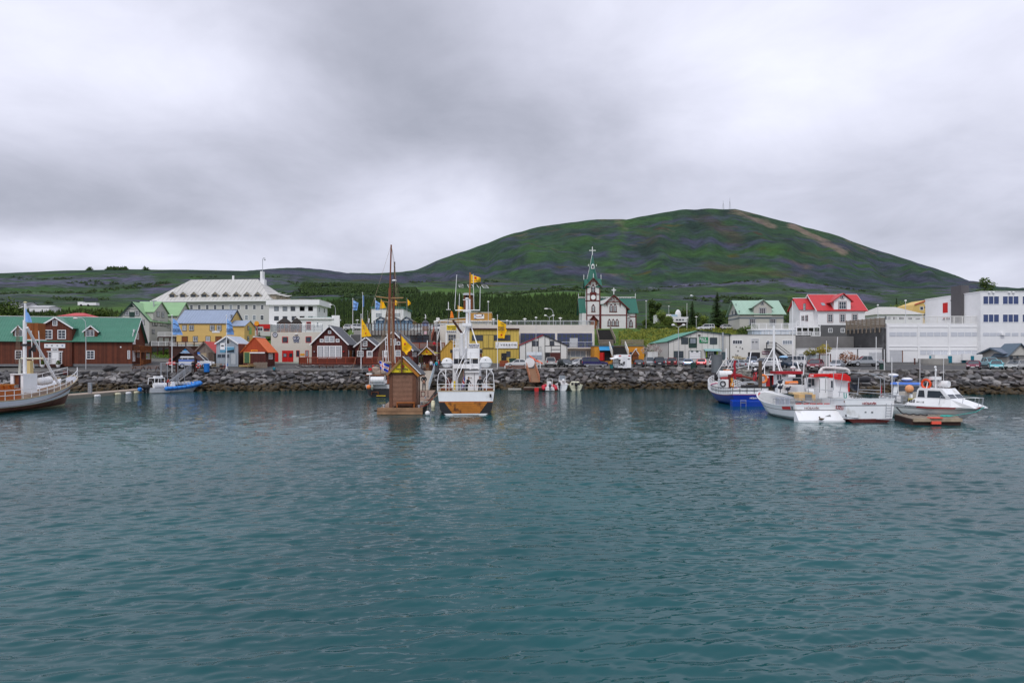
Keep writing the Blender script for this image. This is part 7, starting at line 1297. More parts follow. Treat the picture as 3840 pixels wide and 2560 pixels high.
car('hatch',(.22,.32,.45),'pale blue hatchback seen from behind, left of the red estate',2582,122.5,72);car('wagon',(.38,.02,.03),'bright red estate car seen from behind beside the white van',2629,122.3,76)
car('van',W_,'white minibus seen from behind left of the blue fishing boat',2682,122,72,scale=1.03)
car('sedan',(.5,.53,.56),'silver sedan behind the crane of the blue fishing boat',2787,119,100);car('suv',(.16,.2,.28),'grey blue jeep in front of the dark loading door',2818,124,75);car('hatch',(.45,.47,.5),'silver hatchback half hidden behind the mast stays',2752,117.5,120)
car('suv',W_,'white four wheel drive behind the brown post of the blue boat',2866,113,205);t=car('suv',(.03,.05,.08),'dark pickup with a pale blue roof box behind the white mast',2941,117,285);m=MB();m.sph((-.2,0,1.95),.7,(1.3,.9,.4));m.mk('roof_box',M('pale_blue_box',(.3,.5,.7)),t)
car('van',W_,'white van with blue stripe below the outside stair',2966,125,180);car('hatch',(.22,.025,.035),'dark red hatchback facing the water behind the red topped boat',3058,108,235,scale=1.1)
car('sedan',(.4,.42,.45),'silver car behind the arch of the red topped boat',3138,113,235);car('pickup',(.36,.38,.40),'grey double cab pickup parked side on by the white store wall',3246,119,172)
car('sedan',(.20,.012,.04),'maroon sedan facing the water in front of the turquoise doors',3652,109,232);car('pickup',(.32,.50,.55),'pale turquoise pickup facing the water by the tall white block',3710,114,262);car('hatch',(.16,.50,.55),'turquoise hatchback facing the water above the boulders',3736,107,236)
t=car('wagon',(.40,.41,.40),'silver estate car with a black roof box at the right edge',3806,107.5,218);m=MB();m.sph((-.6,0,1.68),.8,(1.3,.5,.25));m.mk('roof_box',BUM,t);car('hatch',W_,'white car cut by the right edge of the picture',3868,110,250)
car('suv',W_,'white jeep on the bank above the fish shop roof',2646,184.5,176);car('hatch',W_,'white hatchback on the bank beside the grey house',2730,184.5,4)
car('hatch',W_,'white car behind the street deck balustrade left of the blue pavilions',1345,163,20,z=11.9);car('hatch',(.6,.6,.6),'pale car behind the balustrade next to the lamp',1318,165,10,z=11.9);car('hatch',W_,'white car with red lights above the bare concrete wall',1651,158,150,z=11.6)
car('van',(.55,.55,.55),'pale van behind the small round tower',1575,168,180,z=11.6);car('wagon',(.6,.6,.6),'white car right of the small round tower',1630,160,200,z=11.6)
car('van',(.50,.03,.025),'red van parked behind the gangway arch',674,121,262);t=car('van',(.72,.73,.75),'white van with blue whale graphics behind the gangway arch',733,119.5,8,scale=1.22);m=MB();m.box(-2.0,.9,-.97,-.955,.95,1.25);m.mk('blue_graphic',M('graphic_blue',(.12,.2,.5)),t);m=MB();m.box(-2.3,2.1,-.97,-.955,.55,.62);m.mk('stripe',M('graphic_blue',(.12,.2,.5)),t);m=MB();m.box(-2.2,.5,-.93,.93,1.5,1.98);m.mk('high_roof',WT,t);m=MB();m.box(-.6,.6,-.15,.15,2.0,2.3);m.mk('roof_sign',BLUE,t)
q=P(*RA(1045,152),300);t=thg('motorhome','white motorhome parked on the green meadow above the red roof','motorhome',tuple(q));m=WB(t);a,b=PR(RA,965,152,300),PR(RA,1130,108,300);m.box(a.x,b.x,300,302.4,a.z+.5,b.z);m.box(a.x-2,a.x,300.1,302.3,a.z+.5,a.z+2.0);m.mk('body',WT,t)
for i in range(4):m=WB(t);xx=a.x+.8+i*(b.x-a.x)/4;m.box(xx,xx+1.6,299.95,300,a.z+2.2,a.z+3.6);m.mk('window',CGL,t)
for xx in(a.x-.5,b.x-3.5):m=WB(t);m.tb((xx,299.95,q.z+.45),(xx,300.3,q.z+.45),.5,n=12);m.mk('wheel',TYRE,t)
# quay furniture
def box_thing(name,lb,cat,px,Y,w_,d,h,mat,z=None,group=None):
 t=thg(name,lb,cat,(X(px,Y),Y,G(px,Y,False)if z is None else z),0,group);return t
for px_,lab in((520,'left'),(575,'right')):
 t=thg('picnic_table','%s of the two brown picnic tables by the left quay edge'%lab,'picnic table',(X(px_,113.5),113.5,G(px_,113.5,False)),0,'picnic tables on the quay');m=MB()
 for i in range(4):m=MB();m.box(-.95,.95,-.38+i*.2,-.2+i*.2,.7,.75);m.mk('table_board',WOOD,t)
 for y in(-.75,.6):m=MB();m.box(-.95,.95,y,y+.22,.42,.46);m.mk('seat',WOOD,t)
 for x in(-.7,.7):m=MB();m.tb((x,-.7,0),(x,-.2,.7),.05,n=4);m.tb((x,.7,0),(x,.2,.7),.05,n=4);m.box(x-.03,x+.03,-.7,.7,.36,.42);m.mk('leg_frame',DWOOD,t)
for px_,lab,Y in((947,'yellowish picnic table before the orange roofed hut',119.5),(815,'pale picnic table beside the iron shed',119.5)):
 t=thg('picnic_table',lab,'picnic table',(X(px_,Y),Y,G(px_,Y,False)),0,'picnic tables on the quay')
 m=MB();m.box(-.8,.8,-.35,.35,.68,.74);m.mk('table_board',M('yellow_timber',(.36,.25,.10),.8,.2),t)
 for y in(-.7,.55):m=MB();m.box(-.8,.8,y,y+.2,.4,.45);m.mk('seat',M('yellow_timber',(.36,.25,.10),.8,.2),t)
 for x in(-.6,.6):m=MB();m.tb((x,-.65,0),(x,-.15,.7),.05,n=4);m.tb((x,.65,0),(x,.15,.7),.05,n=4);m.mk('leg_frame',GWOOD,t)
t=thg('litter_bin','bright blue round bin on the quay right of the gangway arch','bin',(X(775,111.8),111.8,2.95));m=MB();m.lathe((0,0,0),[(.42,0),(.46,1.25)],16);m.mk('drum',M('bin_blue',(.01,.15,.50),.45),t);m=MB();m.lathe((0,0,1.25),[(.5,0),(.5,.08),(.4,.14)],16);m.mk('lid',M('bin_blue',(.01,.15,.5),.45),t)
t=thg('plank_fence','short grey plank fence beside the orange roofed hut','fence',(X(975,119),119,G(975,119,False)))
for i in range(12):m=MB();xx=-1.1+i*.2;m.box(xx,xx+.15,0,.04,.05,1.05+(i%3)*.03);m.mk('board',GWOOD,t)
m=MB();m.box(-1.2,1.3,.04,.09,.3,.4);m.box(-1.2,1.3,.04,.09,.8,.9);m.mk('rail',GWOOD,t)
for px_,lab in((160,'left'),(218,'right')):
 t=thg('potted_shrub','small clipped shrub in a white pot at the %s of the white doorway'%lab,'plant',(X(px_,119.8),119.8,3.65),0,'potted shrubs by the door');m=MB();m.lathe((0,0,0),[(.22,0),(.34,.4),(.3,.42)],12);m.mk('pot',WT,t);vs,fs=leaf_cloud(rnd,[((0,0,.7),.3),((0,0,1.0),.2)],250,.09);to_obj('foliage',vs,fs,m_leaf,t)
t=thg('picnic_shelter_arch','dark timber arch with a blue triangular welcome board over the gangway','arch',(X(702,111.5),111.5,3.));Y=111.5
for x_ in(325,546):a,b=PR(RB,x_,1240,Y),PR(RB,x_,1030,Y);m=WB(t);m.box(a.x-.18,a.x+.18,Y-.18,Y+.18,a.z,b.z+.4);m.mk('post',DWOOD,t)
ap=PR(RB,448,940,Y);l_=PR(RB,268,1105,Y);r_=PR(RB,612,1100,Y)
for e_ in(l_,r_):m=WB(t);d_=(e_-ap);m.slab(ap+V3((0,-.9,0)),e_+V3((0,-.9,0)),e_+V3((0,.9,0)),ap+V3((0,.9,0)),.14)if e_ is r_ else m.slab(e_+V3((0,-.9,0)),ap+V3((0,-.9,0)),ap+V3((0,.9,0)),e_+V3((0,.9,0)),.14);m.mk('roof_slope',DWOOD,t)
m=WB(t);a,b,c=PR(RB,384,1018,Y),PR(RB,508,1018,Y),PR(RB,446,960,Y);m.pri([(a.x,a.z),(b.x,b.z),(c.x,c.z)],'y',Y-.75,Y-.68);bd=m.mk('welcome_board',M('board_blue',(.01,.25,.55)),t);a2,b2=PR(RB,340,1052,Y),PR(RB,552,1026,Y);m=WB(t);m.box(a2.x,b2.x,Y-.12,Y+.12,a2.z,b2.z);m.mk('tie_beam',DWOOD,t);ftx(t,'Welcome',PR(RB,446,992,Y),.95,.2,WT,bd,.8);ftx(t,'WHALE WATCHING',PR(RB,446,1010,Y),1.7,.16,WT,bd,.8)
t=thg('gangway_gate','white framed gate with a curved canopy at the head of the brown gangway','gate',tuple(PR(RE,575,1100,118.5)));Y=118.8;m=WB(t)
for x_ in(210,518,640,682,728):a,b=PR(RE,x_,1102,Y),PR(RE,x_,1015 if x_>500 else 1060,Y);m.box(a.x-.06,a.x+.06,Y-.06,Y+.06,a.z,b.z)
a,b=PR(RE,640,1015,Y),PR(RE,728,1015,Y);m.box(a.x,b.x,Y-.05,Y+.05,a.z-.05,a.z+.05);m.mk('frame',WT,t);m=WB(t);a=PR(RE,575,990,Y);m.tb((a.x,Y-.6,a.z-.3),(a.x,Y+.6,a.z-.3),.85,n=16);m.mk('canopy',WHW,t);m=WB(t)
for rw in(1070,1095):a,b=PR(RE,210,rw,Y),PR(RE,518,rw,Y);m.box(a.x,b.x,Y-.04,Y+.04,a.z-.06,a.z+.06)
m.mk('rail',M('pink_brown_timber',(.30,.12,.07),.8,.2),t)
t=thg('brown_gangway','steep narrow brown gangway with handrails down to the small plank float','gangway',tuple(PR(RE,645,1300,110)));A,B=PR(RE,648,1298,109.5),PR(RE,590,1100,118.5);m=WB(t);w2=.75;m.slab(A+V3((-w2,0,0)),A+V3((w2,0,0)),B+V3((w2,0,0)),B+V3((-w2,0,0)),.12);m.mk('deck',M('gangway_brown',(.22,.115,.06),.8,.2),t)
for s in(-w2,w2):m=WB(t);o2=V3((s,0,0));rlg(m,A+o2,B+o2,1.0,kind='rails',r=.045);m.mk('handrail',M('gangway_rail',(.36,.15,.08),.8,.15),t)
def float_(name,lb,corners,mat,th=.45,top=.45,cat='pontoon',boards=0,sidem=None):
 t=thg(name,lb,cat,(sum(c[0]for c in corners)/4,sum(c[1]for c in corners)/4,0));m=WB(t);a,b,c,d=[V3((q[0],q[1],top))for q in corners]
 if boards:
  for i in range(boards):
   t0,t1=i/boards+.004,(i+1)/boards-.012/boards*3;q=WB(t);q.slab(a.lerp(b,t0),a.lerp(b,t1),d.lerp(c,t1),d.lerp(c,t0),.06);q.mk('board',mat,t)
  m.slab(*[v-V3((0,0,.07))for v in(a,b,c,d)],th)
  m.mk('float_body',sidem or DWOOD,t)
 else:m.slab(a,b,c,d,th);m.mk('deck',mat,t)
 return t
def wxy(px,row):Y=CH*F/(row-HY);return(X(px,Y),Y)
a=wxy(1967,1449);float_('small_float','small grey plank float at the foot of the brown gangway',[(X(1962,108),108),(X(2046,108),108),(X(2046,111.5),111.5),(X(1968,111.5),111.5)],GWOOD,.3,.55,boards=16)
float_('low_float','narrow pale low float left of the plank float',[(X(1905,109),109),(X(1955,109),109),(X(1955,110.2),110.2),(X(1905,110.2),110.2)],M('pale_float',(.35,.33,.29)),.25,.35)
t=thg('fender_block','bright red float block hanging below the plank float','fender',(X(2012,107.5),107.5,0));m=MB();m.box(-.32,.32,-.2,.2,-.3,.55);m.mk('block',RED,t)
t=thg('food_trailer','white food trailer with a raised awning flap and a pirate flag on its side','trailer',tuple(PR(RE,1945,1105,119.5)));Y=119.5;a,b=PR(RE,1872,1090,Y),PR(RE,2066,898,Y);m=WB(t);m.box(a.x,b.x,Y,Y+2.3,a.z,b.z);c_=PR(RE,1825,905,Y);m.box(c_.x,a.x,Y+.4,Y+2.3,a.z,c_.z);m.mk('body',WT,t)
m=WB(t);a2,b2=PR(RE,1938,1095,Y),PR(RE,2003,930,Y);m.box(a2.x,b2.x,Y-.03,Y,a2.z,b2.z);m.mk('door',M('trailer_white',(.68,.68,.7)),t);m=WB(t);p0,p1,p2,p3=PR(RE,1758,958,Y),PR(RE,1872,942,Y),PR(RE,1872,942,Y),PR(RE,1758,958,Y);m.slab(p0+V3((0,-1.2,-.1)),p1+V3((0,-1.2,0)),p1+V3((0,.8,.2)),p0+V3((0,.8,.1)),.06);m.mk('awning_flap',WT,t)
flag(t,q4(RE,Y-.1,(1880,965),(1976,1005),(1962,1050),(1882,1050)),BLK,'pirate_flag',rip=.05,seed=3);m=WB(t);c_=PR(RE,1922,1000,Y-.35);m.sph(c_,.2,(1,.3,1));[m.tb(c_+V3((-.35*s,0,-.45)),c_+V3((.35*s,0,-.05)),.05)for s in(-1,1)];m.mk('skull_mark',WT,t)
for x_,cl in((1900,RED),(2040,RED),(2030,BUM)):m=WB(t);c_=PR(RE,x_,918 if cl is RED else 965,Y);m.sph(c_+V3((0,-.02,0)),.2,(1.2,.15,.5));m.mk('sticker',cl,t)
m=WB(t);a2=PR(RE,1790,1100,Y+1);m.box(a2.x,a2.x+.1,Y+.8,Y+.9,a2.z,a2.z+3.2);m.box(a2.x-.3,a2.x+1.2,Y+.4,Y+1,a2.z+.9,a2.z+1.0);m.mk('counter',GWOOD,t);
t=thg('crate','teal green crate beside the food trailer','crate',tuple(PR(RE,1780,1100,119)));m=WB(t);a,b=PR(RE,1762,1102,119),PR(RE,1800,1045,119);m.box(a.x,b.x,119,119.8,a.z,b.z);m.box(a.x-.05,b.x+.05,118.95,119.85,b.z-.1,b.z);m.mk('box',M('teal_crate',(.01,.12,.13)),t)
t=thg('kayak','long orange kayak leaning across trailers before the white barn','kayak',tuple(PR(RE,665,990,124)));A,B=PR(RE,562,928,124),PR(RE,770,1050,123.5);d_=B-A;m=WB(t);n_=14;ring=[]
vs=[];fs=[];inv=mat_of(t).inverted();up=V3((0,0,1));sd2=V3((0,1,0))
for i in range(n_+1):
 u=i/n_;r_=.34*math.sin(math.pi*min(1,max(0,u*.98+.01)))**.6+.02;c_=A+d_*u+V3((0,0,.25*(2*u-1)**2))
 for k in range(8):a_=k*math.pi/4;vs.append(tuple(inv@(c_+up*math.sin(a_)*r_*.8+sd2*math.cos(a_)*r_)))
for i in range(n_):
 for k in range(8):fs.append((i*8+k,i*8+(k+1)%8,(i+1)*8+(k+1)%8,(i+1)*8+k))
o=to_obj('hull',vs,fs,M('kayak_orange',(.75,.10,.02),.35),t);m=WB(t);m.tb(A+d_*.47+V3((0,-.1,.3)),A+d_*.55+V3((0,-.1,.3)),.2,n=8);m.mk('cockpit',BLK,t)
t=thg('boat_trailer','grey covered trailer behind the orange kayak','trailer',tuple(PR(RE,640,1050,127)));Y=127;a,b=PR(RE,530,975,Y),PR(RE,752,868,Y);m=WB(t);m.box(a.x,b.x,Y,Y+2,a.z,b.z-.5);m.mk('body',CORI,t);m=WB(t);m.pri([(Y,b.z-.5),(Y+2,b.z-.5),(Y+1.5,b.z+.1),(Y+.5,b.z+.1)],'x',a.x,b.x);m.mk('cover',M('pale_cover',(.42,.45,.47)),t)
for xx in(a.x+1,b.x-1):m=WB(t);m.tb((xx,Y-.1,a.z-.5),(xx,Y+.15,a.z-.5),.4,n=12);m.mk('wheel',TYRE,t)
t=thg('skip','dark green skip behind the white sedan','skip',tuple(PR(RE,320,975,128)));m=WB(t);a,b=PR(RE,268,1000,128),PR(RE,375,952,128);m.pri([(a.x+.2,a.z-1),(b.x-.2,a.z-1),(b.x,b.z),(a.x,b.z)],'y',128,130);m.mk('tub',DGR,t)
t=thg('container','pale container with rusty frame and doors facing the water','container',tuple(PR(RH,355,930,124)));Y=124;a,b=PR(RH,300,935,Y),PR(RH,418,820,Y);m=WB(t);m.box(a.x+.08,b.x-.08,Y+.05,Y+6,a.z,b.z-.1);m.mk('box',M('container_grey',(.55,.56,.55),.6,.1,1,pat=('v',.25,.2)),t);m=WB(t);[m.box(x0,x1,Y,Y+.1,a.z,b.z)for x0,x1 in((a.x,a.x+.15),(b.x-.15,b.x))];m.box(a.x,b.x,Y,Y+.12,b.z-.15,b.z+.02);m.mk('frame',M('rust_brown',(.10,.035,.02),.9,.3),t)
for i in range(4):m=WB(t);xx=a.x+.6+i*(b.x-a.x-1.2)/3;m.tb((xx,Y-.02,a.z+.1),(xx,Y-.02,b.z-.2),.04);m.mk('locking_bar',STEEL,t)
t=thg('container','pale blue grey container beside the rusty framed one, piled with nets','container',tuple(PR(RH,255,930,125)));Y=125;a,b=PR(RH,212,935,Y),PR(RH,298,820,Y);m=WB(t);m.box(a.x,b.x,Y,Y+5,a.z,b.z);m.mk('box',M('container_blue',(.45,.50,.52),.6,.1),t)
NT=M('net_green',(.14,.17,.03),.95,.6,3);NY=M('fish_tub_yellow',(.55,.33,.09),.6,.15);
def pile(lb,px,row,Y,w_,h_,mat,seed,cat='net pile'):
 t=thg(cat.replace(' ','_'),lb,cat,tuple(P(px,row,Y)));vs,fs=leaf_cloud(random.Random(seed),[((0,0,h_*.4),w_*.4),((w_*.3,0,h_*.3),w_*.25),((-w_*.3,0,h_*.25),w_*.28)],600,.12);to_obj('heap',[V3((v[0],v[1],v[2]))for v in vs],fs,mat,t);return t
pile('yellow green net heap on top of the rusty container',*RH(345,812),125,2.6,2.2,leafmat('net_heap',(.10,.10,.01),(.40,.30,.03)),3);pile('olive net heap hanging over the blue grey container',*RH(205,840),125,2.0,1.8,leafmat('net_heap_dark',(.05,.07,.02),(.22,.18,.03)),4);pile('brown heap of floats on the trailer by the grey pickup',*RH(592,890),120.5,3.,2.0,leafmat('float_heap',(.10,.03,.015),(.30,.12,.04)),5,'float heap')
def tub(lb,rg,x0,x1,y0,y1,Y,mat):a,b=PR(rg,x0,y1,Y),PR(rg,x1,y0,Y);t=thg('fish_tub',lb,'tub',((a.x+b.x)/2,Y,a.z),0,'fish tubs');m=WB(t);m.pri([(a.x+.08,a.z),(b.x-.08,a.z),(b.x,b.z),(a.x,b.z)],'y',Y,Y+1.0);m.mk('tub',mat,t);m=WB(t);m.box(a.x-.04,b.x+.04,Y-.05,Y+1.05,b.z-.08,b.z+.03);m.mk('rim',mat,t)
tub('yellow fish tub in front of the blue grey container',RH,215,275,884,912,119,NY);tub('yellow fish tub right of the rusty framed container',RH,420,480,888,912,124,NY);tub('tan fish tub beside the brown float heap',RH,636,670,893,935,120,NY);tub('yellow fish tub high on the rusty container',RH,320,375,770,815,126,NY);tub('pale grey tub on the blue grey container',RH,250,310,785,815,126,M('grey_tub',(.4,.4,.36)))
for i,(x_,y_)in enumerate(((1342,925),(1372,935),(1405,925),(1470,940),(1425,950))):tub('%s of the cream tubs stacked by the white store wall'%('leftmost','second','middle','fourth','low right one')[i],RG,x_-18,x_+18,y_-14,y_+14,127+i*.3,M('cream_tub',(.55,.47,.30)))
t=thg('flat_trailer','low brown flat trailer carrying the float heap','trailer',tuple(PR(RH,600,940,120)));m=WB(t);a,b=PR(RH,548,912,120),PR(RH,640,893,120);m.box(a.x,b.x,120,122,a.z,b.z);m.mk('bed',DWOOD,t);c_=PR(RH,597,932,119.9);m=WB(t);m.tb((c_.x,119.85,c_.z),(c_.x,120.1,c_.z),.42,n=12);m.mk('wheel',TYRE,t);m=WB(t);m.torus((c_.x,119.95,c_.z+.02),.5,.06,'y',10,4,0,math.pi);m.mk('mudguard',WT,t)
t=thg('net_container','two pale stacked mesh cages with brown lids left of the fish shop','cage',tuple(PR(RG,250,930,128)));
for x0,x1 in((175,240),(242,310)):a,b=PR(RG,x0,940,128),PR(RG,x1,850,128);m=WB(t);m.box(a.x,b.x,128,130,a.z,b.z);m.mk('cage',M('cage_white',(.55,.55,.53),.7,.3,6),t)
pile('brown and white heap of nets on top of the mesh cages',*RG(235,850),129,3.6,1.,leafmat('net_heap_brown',(.12,.05,.04),(.45,.42,.40)),6)
t=thg('bollard','dark red top grey steel tank post by the turquoise hatchback','bollard',tuple(PR(RJ,975,222,122)));m=MB();m.lathe((0,0,0),[(.12,0),(.12,.9),(.18,.95),(.1,1.1)],8);m.mk('post',MATS['maroon_door'],t)
t=thg('litter_bin','small dark green bin at the quay edge by the grey pickup','bin',tuple(PR(RH,928,990,104.5)));m=MB();m.lathe((0,0,0),[(.34,0),(.36,1.0),(.3,1.05)],10);m.mk('drum',DGR,t)
t=thg('litter_bin','dark green bin at the quay edge below the pale blue hatchback','bin',tuple(PR(RG,785,1085,119)));m=MB();m.box(-.4,.4,-.3,.3,0,1.1);m.box(-.43,.43,-.33,.33,1.1,1.18);m.mk('box',DGR,t)
t=thg('steel_bin','tall grey steel cylinder at the quay edge by the white minibus','cylinder',tuple(PR(RG,1098,1130,114)));m=MB();m.lathe((0,0,0),[(.9,0),(.9,2.9),(.95,2.9),(.95,3.0)],16);m.mk('drum',M('zinc',(.16,.17,.18),.5,.1,metal=.4),t)
Y=114.;t=thg('ticket_kiosk','brown ticket kiosk with a yellow pointed gable at the head of the dock','kiosk',tuple(PR(RS,945,1560,Y)));ap,l_,r_=PR(RS,945,940,Y),PR(RS,690,1195,Y),PR(RS,1210,1195,Y);base=3.15;a,b=PR(RS,780,1180,Y),PR(RS,1125,1180,Y)
m=WB(t);m.box(a.x+.1,b.x-.1,Y+1.2,Y+3,base,a.z);m.mk('wall',BRD,t);m=WB(t);m.box(a.x+.4,b.x-.4,Y+1.0,Y+1.2,base,base+1.1);m.mk('counter',WOOD,t)
for xx in(a.x,b.x):m=WB(t);m.box(xx-.09,xx+.09,Y-.09,Y+.09,base,a.z+.3);m.mk('post',DWOOD,t)
m=WB(t);m.pri([(a.x-.1,l_.z+.15),(b.x+.1,l_.z+.15),(ap.x,ap.z-.25)],'y',Y-.05,Y+.05);gb=m.mk('gable_board',YF,t);m=WB(t);m.slab(l_+V3((0,-.4,0)),ap+V3((0,-.4,0)),ap+V3((0,3.2,0)),l_+V3((0,3.2,0)),.12);m.mk('roof_slope',WOOD,t);m=WB(t);m.slab(ap+V3((0,-.4,0)),r_+V3((0,-.4,0)),r_+V3((0,3.2,0)),ap+V3((0,3.2,0)),.12);m.mk('roof_slope',WOOD,t)
m=WB(t);m.tb(l_+V3((0,-.42,.05)),ap+V3((0,-.42,.05)),.05,n=4);m.tb(ap+V3((0,-.42,.05)),r_+V3((0,-.42,.05)),.05,n=4);m.mk('barge_trim',WT,t);m=WB(t);m.sph(PR(RS,945,1085,Y-.1),.15,(1,.2,1));m.mk('red_emblem',RED,gb);ftx(t,'North Sailing',PR(RS,945,1128,Y),1.0,.16,INK,gb,.08)
t=pole('short white pole with a limp pale yellow pennant beside the ticket kiosk',RS(1138,0)[0],1316,116,base=1340,r=.04);flag(t,q4(RS,116,(1140,1085),(1345,1130),(1340,1138),(1142,1130)),M('pale_yellow',(.6,.58,.15)),'pennant',rip=.03)
# people
SKIN=M('skin',(.42,.24,.17),.6,.05);HAIRM={'dark':M('hair_dark',(.02,.014,.01),.8),'fair':M('hair_fair',(.25,.16,.07),.8),'grey':M('hair_grey',(.15,.15,.16),.8),'hat':M('knit_hat',(.12,.12,.13),.9),'white':M('white_cap',(.6,.58,.55),.9),'red':M('red_hat',(.4,.02,.03),.9)}
JK={}
def cloth(c):
 k='cloth_%02x%02x%02x'%tuple(int(v*255)for v in c);return M(k,c,.85,.12,6)
def prsn(lb,loc,face,pose='stand',top=(.03,.03,.035),legs=(.03,.035,.06),hair='dark',h=1.75,group=None):
 """one continuous skinned body; face = heading in degrees (0 looks towards +X, 270 looks towards the camera)"""
 t=thg('person',lb,'person',loc,R(face-90),group);k=h/1.75
 J={'pel':(0,0,.95),'bel':(0,.01,1.08),'che':(0,.0,1.3),'nk':(0,.0,1.47),'nk2':(0,.015,1.54),'hd':(0,.03,1.62),'top':(0,.025,1.72)}
 RDs={'pel':.15,'bel':.145,'che':.165,'nk':.065,'nk2':.055,'hd':.098,'top':.07}
 E=[('pel','bel'),('bel','che'),('che','nk'),('nk','nk2'),('nk2','hd'),('hd','top')]
 for s,q in((-1,'l'),(1,'r')):
  if pose=='sit':J['hip'+q]=(.1*s,.02,.5);J['kn'+q]=(.13*s,.45,.50);J['an'+q]=(.13*s,.46,.09);J['to'+q]=(.13*s,.62,.05)
  elif pose=='walk':J['hip'+q]=(.09*s,0,.88);J['kn'+q]=(.1*s,.12*s+.04,.49);J['an'+q]=(.1*s,.18*s-.05,.09);J['to'+q]=(.1*s,.18*s+.1,.04)
  else:J['hip'+q]=(.09*s,0,.88);J['kn'+q]=(.11*s,.015,.49);J['an'+q]=(.12*s,-.02,.09);J['to'+q]=(.13*s,.14,.04)
  RDs['hip'+q]=.1;RDs['kn'+q]=.066;RDs['an'+q]=.05;RDs['to'+q]=.04
  z0=1.42
  J['sh'+q]=(.18*s,0,z0)
  if pose=='sit' or pose=='hold':J['el'+q]=(.25*s,.06,1.16);J['wr'+q]=(.1*s,.3,1.08)
  elif pose=='back':J['el'+q]=(.30*s,-.08,1.17);J['wr'+q]=(.10*s,-.17,.98)
  elif pose=='reach':J['el'+q]=(.26*s,.18,1.25);J['wr'+q]=(.22*s,.42,1.12)
  else:J['el'+q]=(.25*s,-.02,1.15);J['wr'+q]=(.27*s,.06,.9)
  RDs['sh'+q]=.075;RDs['el'+q]=.053;RDs['wr'+q]=.038
  E+=[('pel','hip'+q),('hip'+q,'kn'+q),('kn'+q,'an'+q),('an'+q,'to'+q),('che','sh'+q),('sh'+q,'el'+q),('el'+q,'wr'+q)]
 up=('bel','che','nk','nk2','hd','top','shl','shr','ell','elr','wrl','wrr')
 if pose=='sit':
  for n_ in up+('pel',):J[n_]=(J[n_][0],J[n_][1],J[n_][2]-.42)
 if pose in('bend','reach'):
  a=R(48 if pose=='bend' else 18);pv=V3((0,0,.95));Rm=Mx4.Rotation(-a,3,'X')
  for n_ in up:J[n_]=tuple(Rm@(V3(J[n_])-pv)+pv)
  if pose=='bend':
   for s,q in((-1,'l'),(1,'r')):J['el'+q]=tuple(V3(J['sh'+q])+V3((.04*s,.12,-.24)));J['wr'+q]=tuple(V3(J['sh'+q])+V3((0,.3,-.42)))
 names=list(J);me=bpy.data.meshes.new('body');me.from_pydata([tuple(V3(J[n_])*k)for n_ in names],[(names.index(a),names.index(b))for a,b in E],[])
 o=bpy.data.objects.new('body',me);COL.objects.link(o);md=o.modifiers.new('skin','SKIN');md.use_smooth_shade=True
 for i,n_ in enumerate(names):sv_=me.skin_vertices[0].data[i];r_=RDs[n_]*k;sv_.radius=(r_*(1.15 if n_ in('pel','bel','che')else 1),r_*(.82 if n_ in('pel','bel','che')else 1));sv_.use_root=n_=='pel'
 sb_=o.modifiers.new('sub','SUBSURF');sb_.levels=1;sb_.render_levels=1;dg=bpy.context.evaluated_depsgraph_get();dg.update();nm=bpy.data.meshes.new_from_object(o.evaluated_get(dg));bpy.data.objects.remove(o)
 bm=bmesh.new();bm.from_mesh(nm)
 for s,q in((-1,'l'),(1,'r')):
  wv=V3(J['wr'+q])*k;dr=(wv-V3(J['el'+q])*k).normalized();sdv=V3((1,0,0)).cross(dr).normalized()if abs(dr.x)<.8 else V3((0,1,0));mb_=MB();mb_.tb(wv-dr*.02,wv+dr*.09*k,.034*k,.036*k,6)
  for i,ln_ in enumerate((.065,.078,.08,.06)):b0=wv+dr*.085*k+sdv*(i-1.5)*.019*k;mid=b0+dr*ln_*.55*k;mb_.tb(b0,mid,.0095*k,.009*k,4);mb_.tb(mid,mid+(dr+V3((0,.5,0))).normalized()*ln_*.5*k,.009*k,.007*k,4)
  mb_.tb(wv+dr*.03*k-sdv*.02*k,wv+dr*.085*k-sdv*.055*k,.012*k,.009*k,4)
  vv=[bm.verts.new(v)for v in mb_.v];[bm.faces.new([vv[i]for i in f])for f in mb_.f]
 hd=V3(J['hd'])*k;fw=(V3(J['hd'])-V3(J['nk2']));fy=V3((0,1,0))if pose not in('bend',)else V3((0,.75,-.65));upv=V3((0,0,1))if pose!='bend' else V3((0,.65,.75));mb_=MB();mb_.tb(hd+fy*.085*k+upv*.02*k,hd+fy*.115*k-upv*.015*k,.008*k,.014*k,4);mb_.sph(hd+V3((-.098*k,0,0)),.025*k,(.5,.8,1.2),5,4);mb_.sph(hd+V3((.098*k,0,0)),.025*k,(.5,.8,1.2),5,4)
 vv=[bm.verts.new(v)for v in mb_.v];[bm.faces.new([vv[i]for i in f])for f in mb_.f]
 bm.to_mesh(nm);bm.free();segs=[('hd','top',0),('nk2','hd',0),('nk','nk2',0),('che','nk',1),('bel','che',1),('pel','bel',1)]
 for q in 'lr':segs+=[('che','sh'+q,1),('sh'+q,'el'+q,1),('el'+q,'wr'+q,1),('hip'+q,'kn'+q,2),('kn'+q,'an'+q,2),('an'+q,'to'+q,3),('pel','hip'+q,2)]
 S_=[(V3(J[a])*k,V3(J[b])*k,c)for a,b,c in segs];wr_=[V3(J['wr'+q])*k for q in 'lr'];el_=[V3(J['el'+q])*k for q in 'lr']
 def near(p):
  for w0,e0 in zip(wr_,el_):
   if(p-w0).length<.22*k and(p-w0).dot(w0-e0)>0:return 0
  best,bc=9,1
  for a,b,c in S_:
   d_=b-a;u=max(0,min(1,(p-a).dot(d_)/d_.length_squared));dd=(p-(a+d_*u)).length
   if dd<best:best,bc=dd,c
  return bc
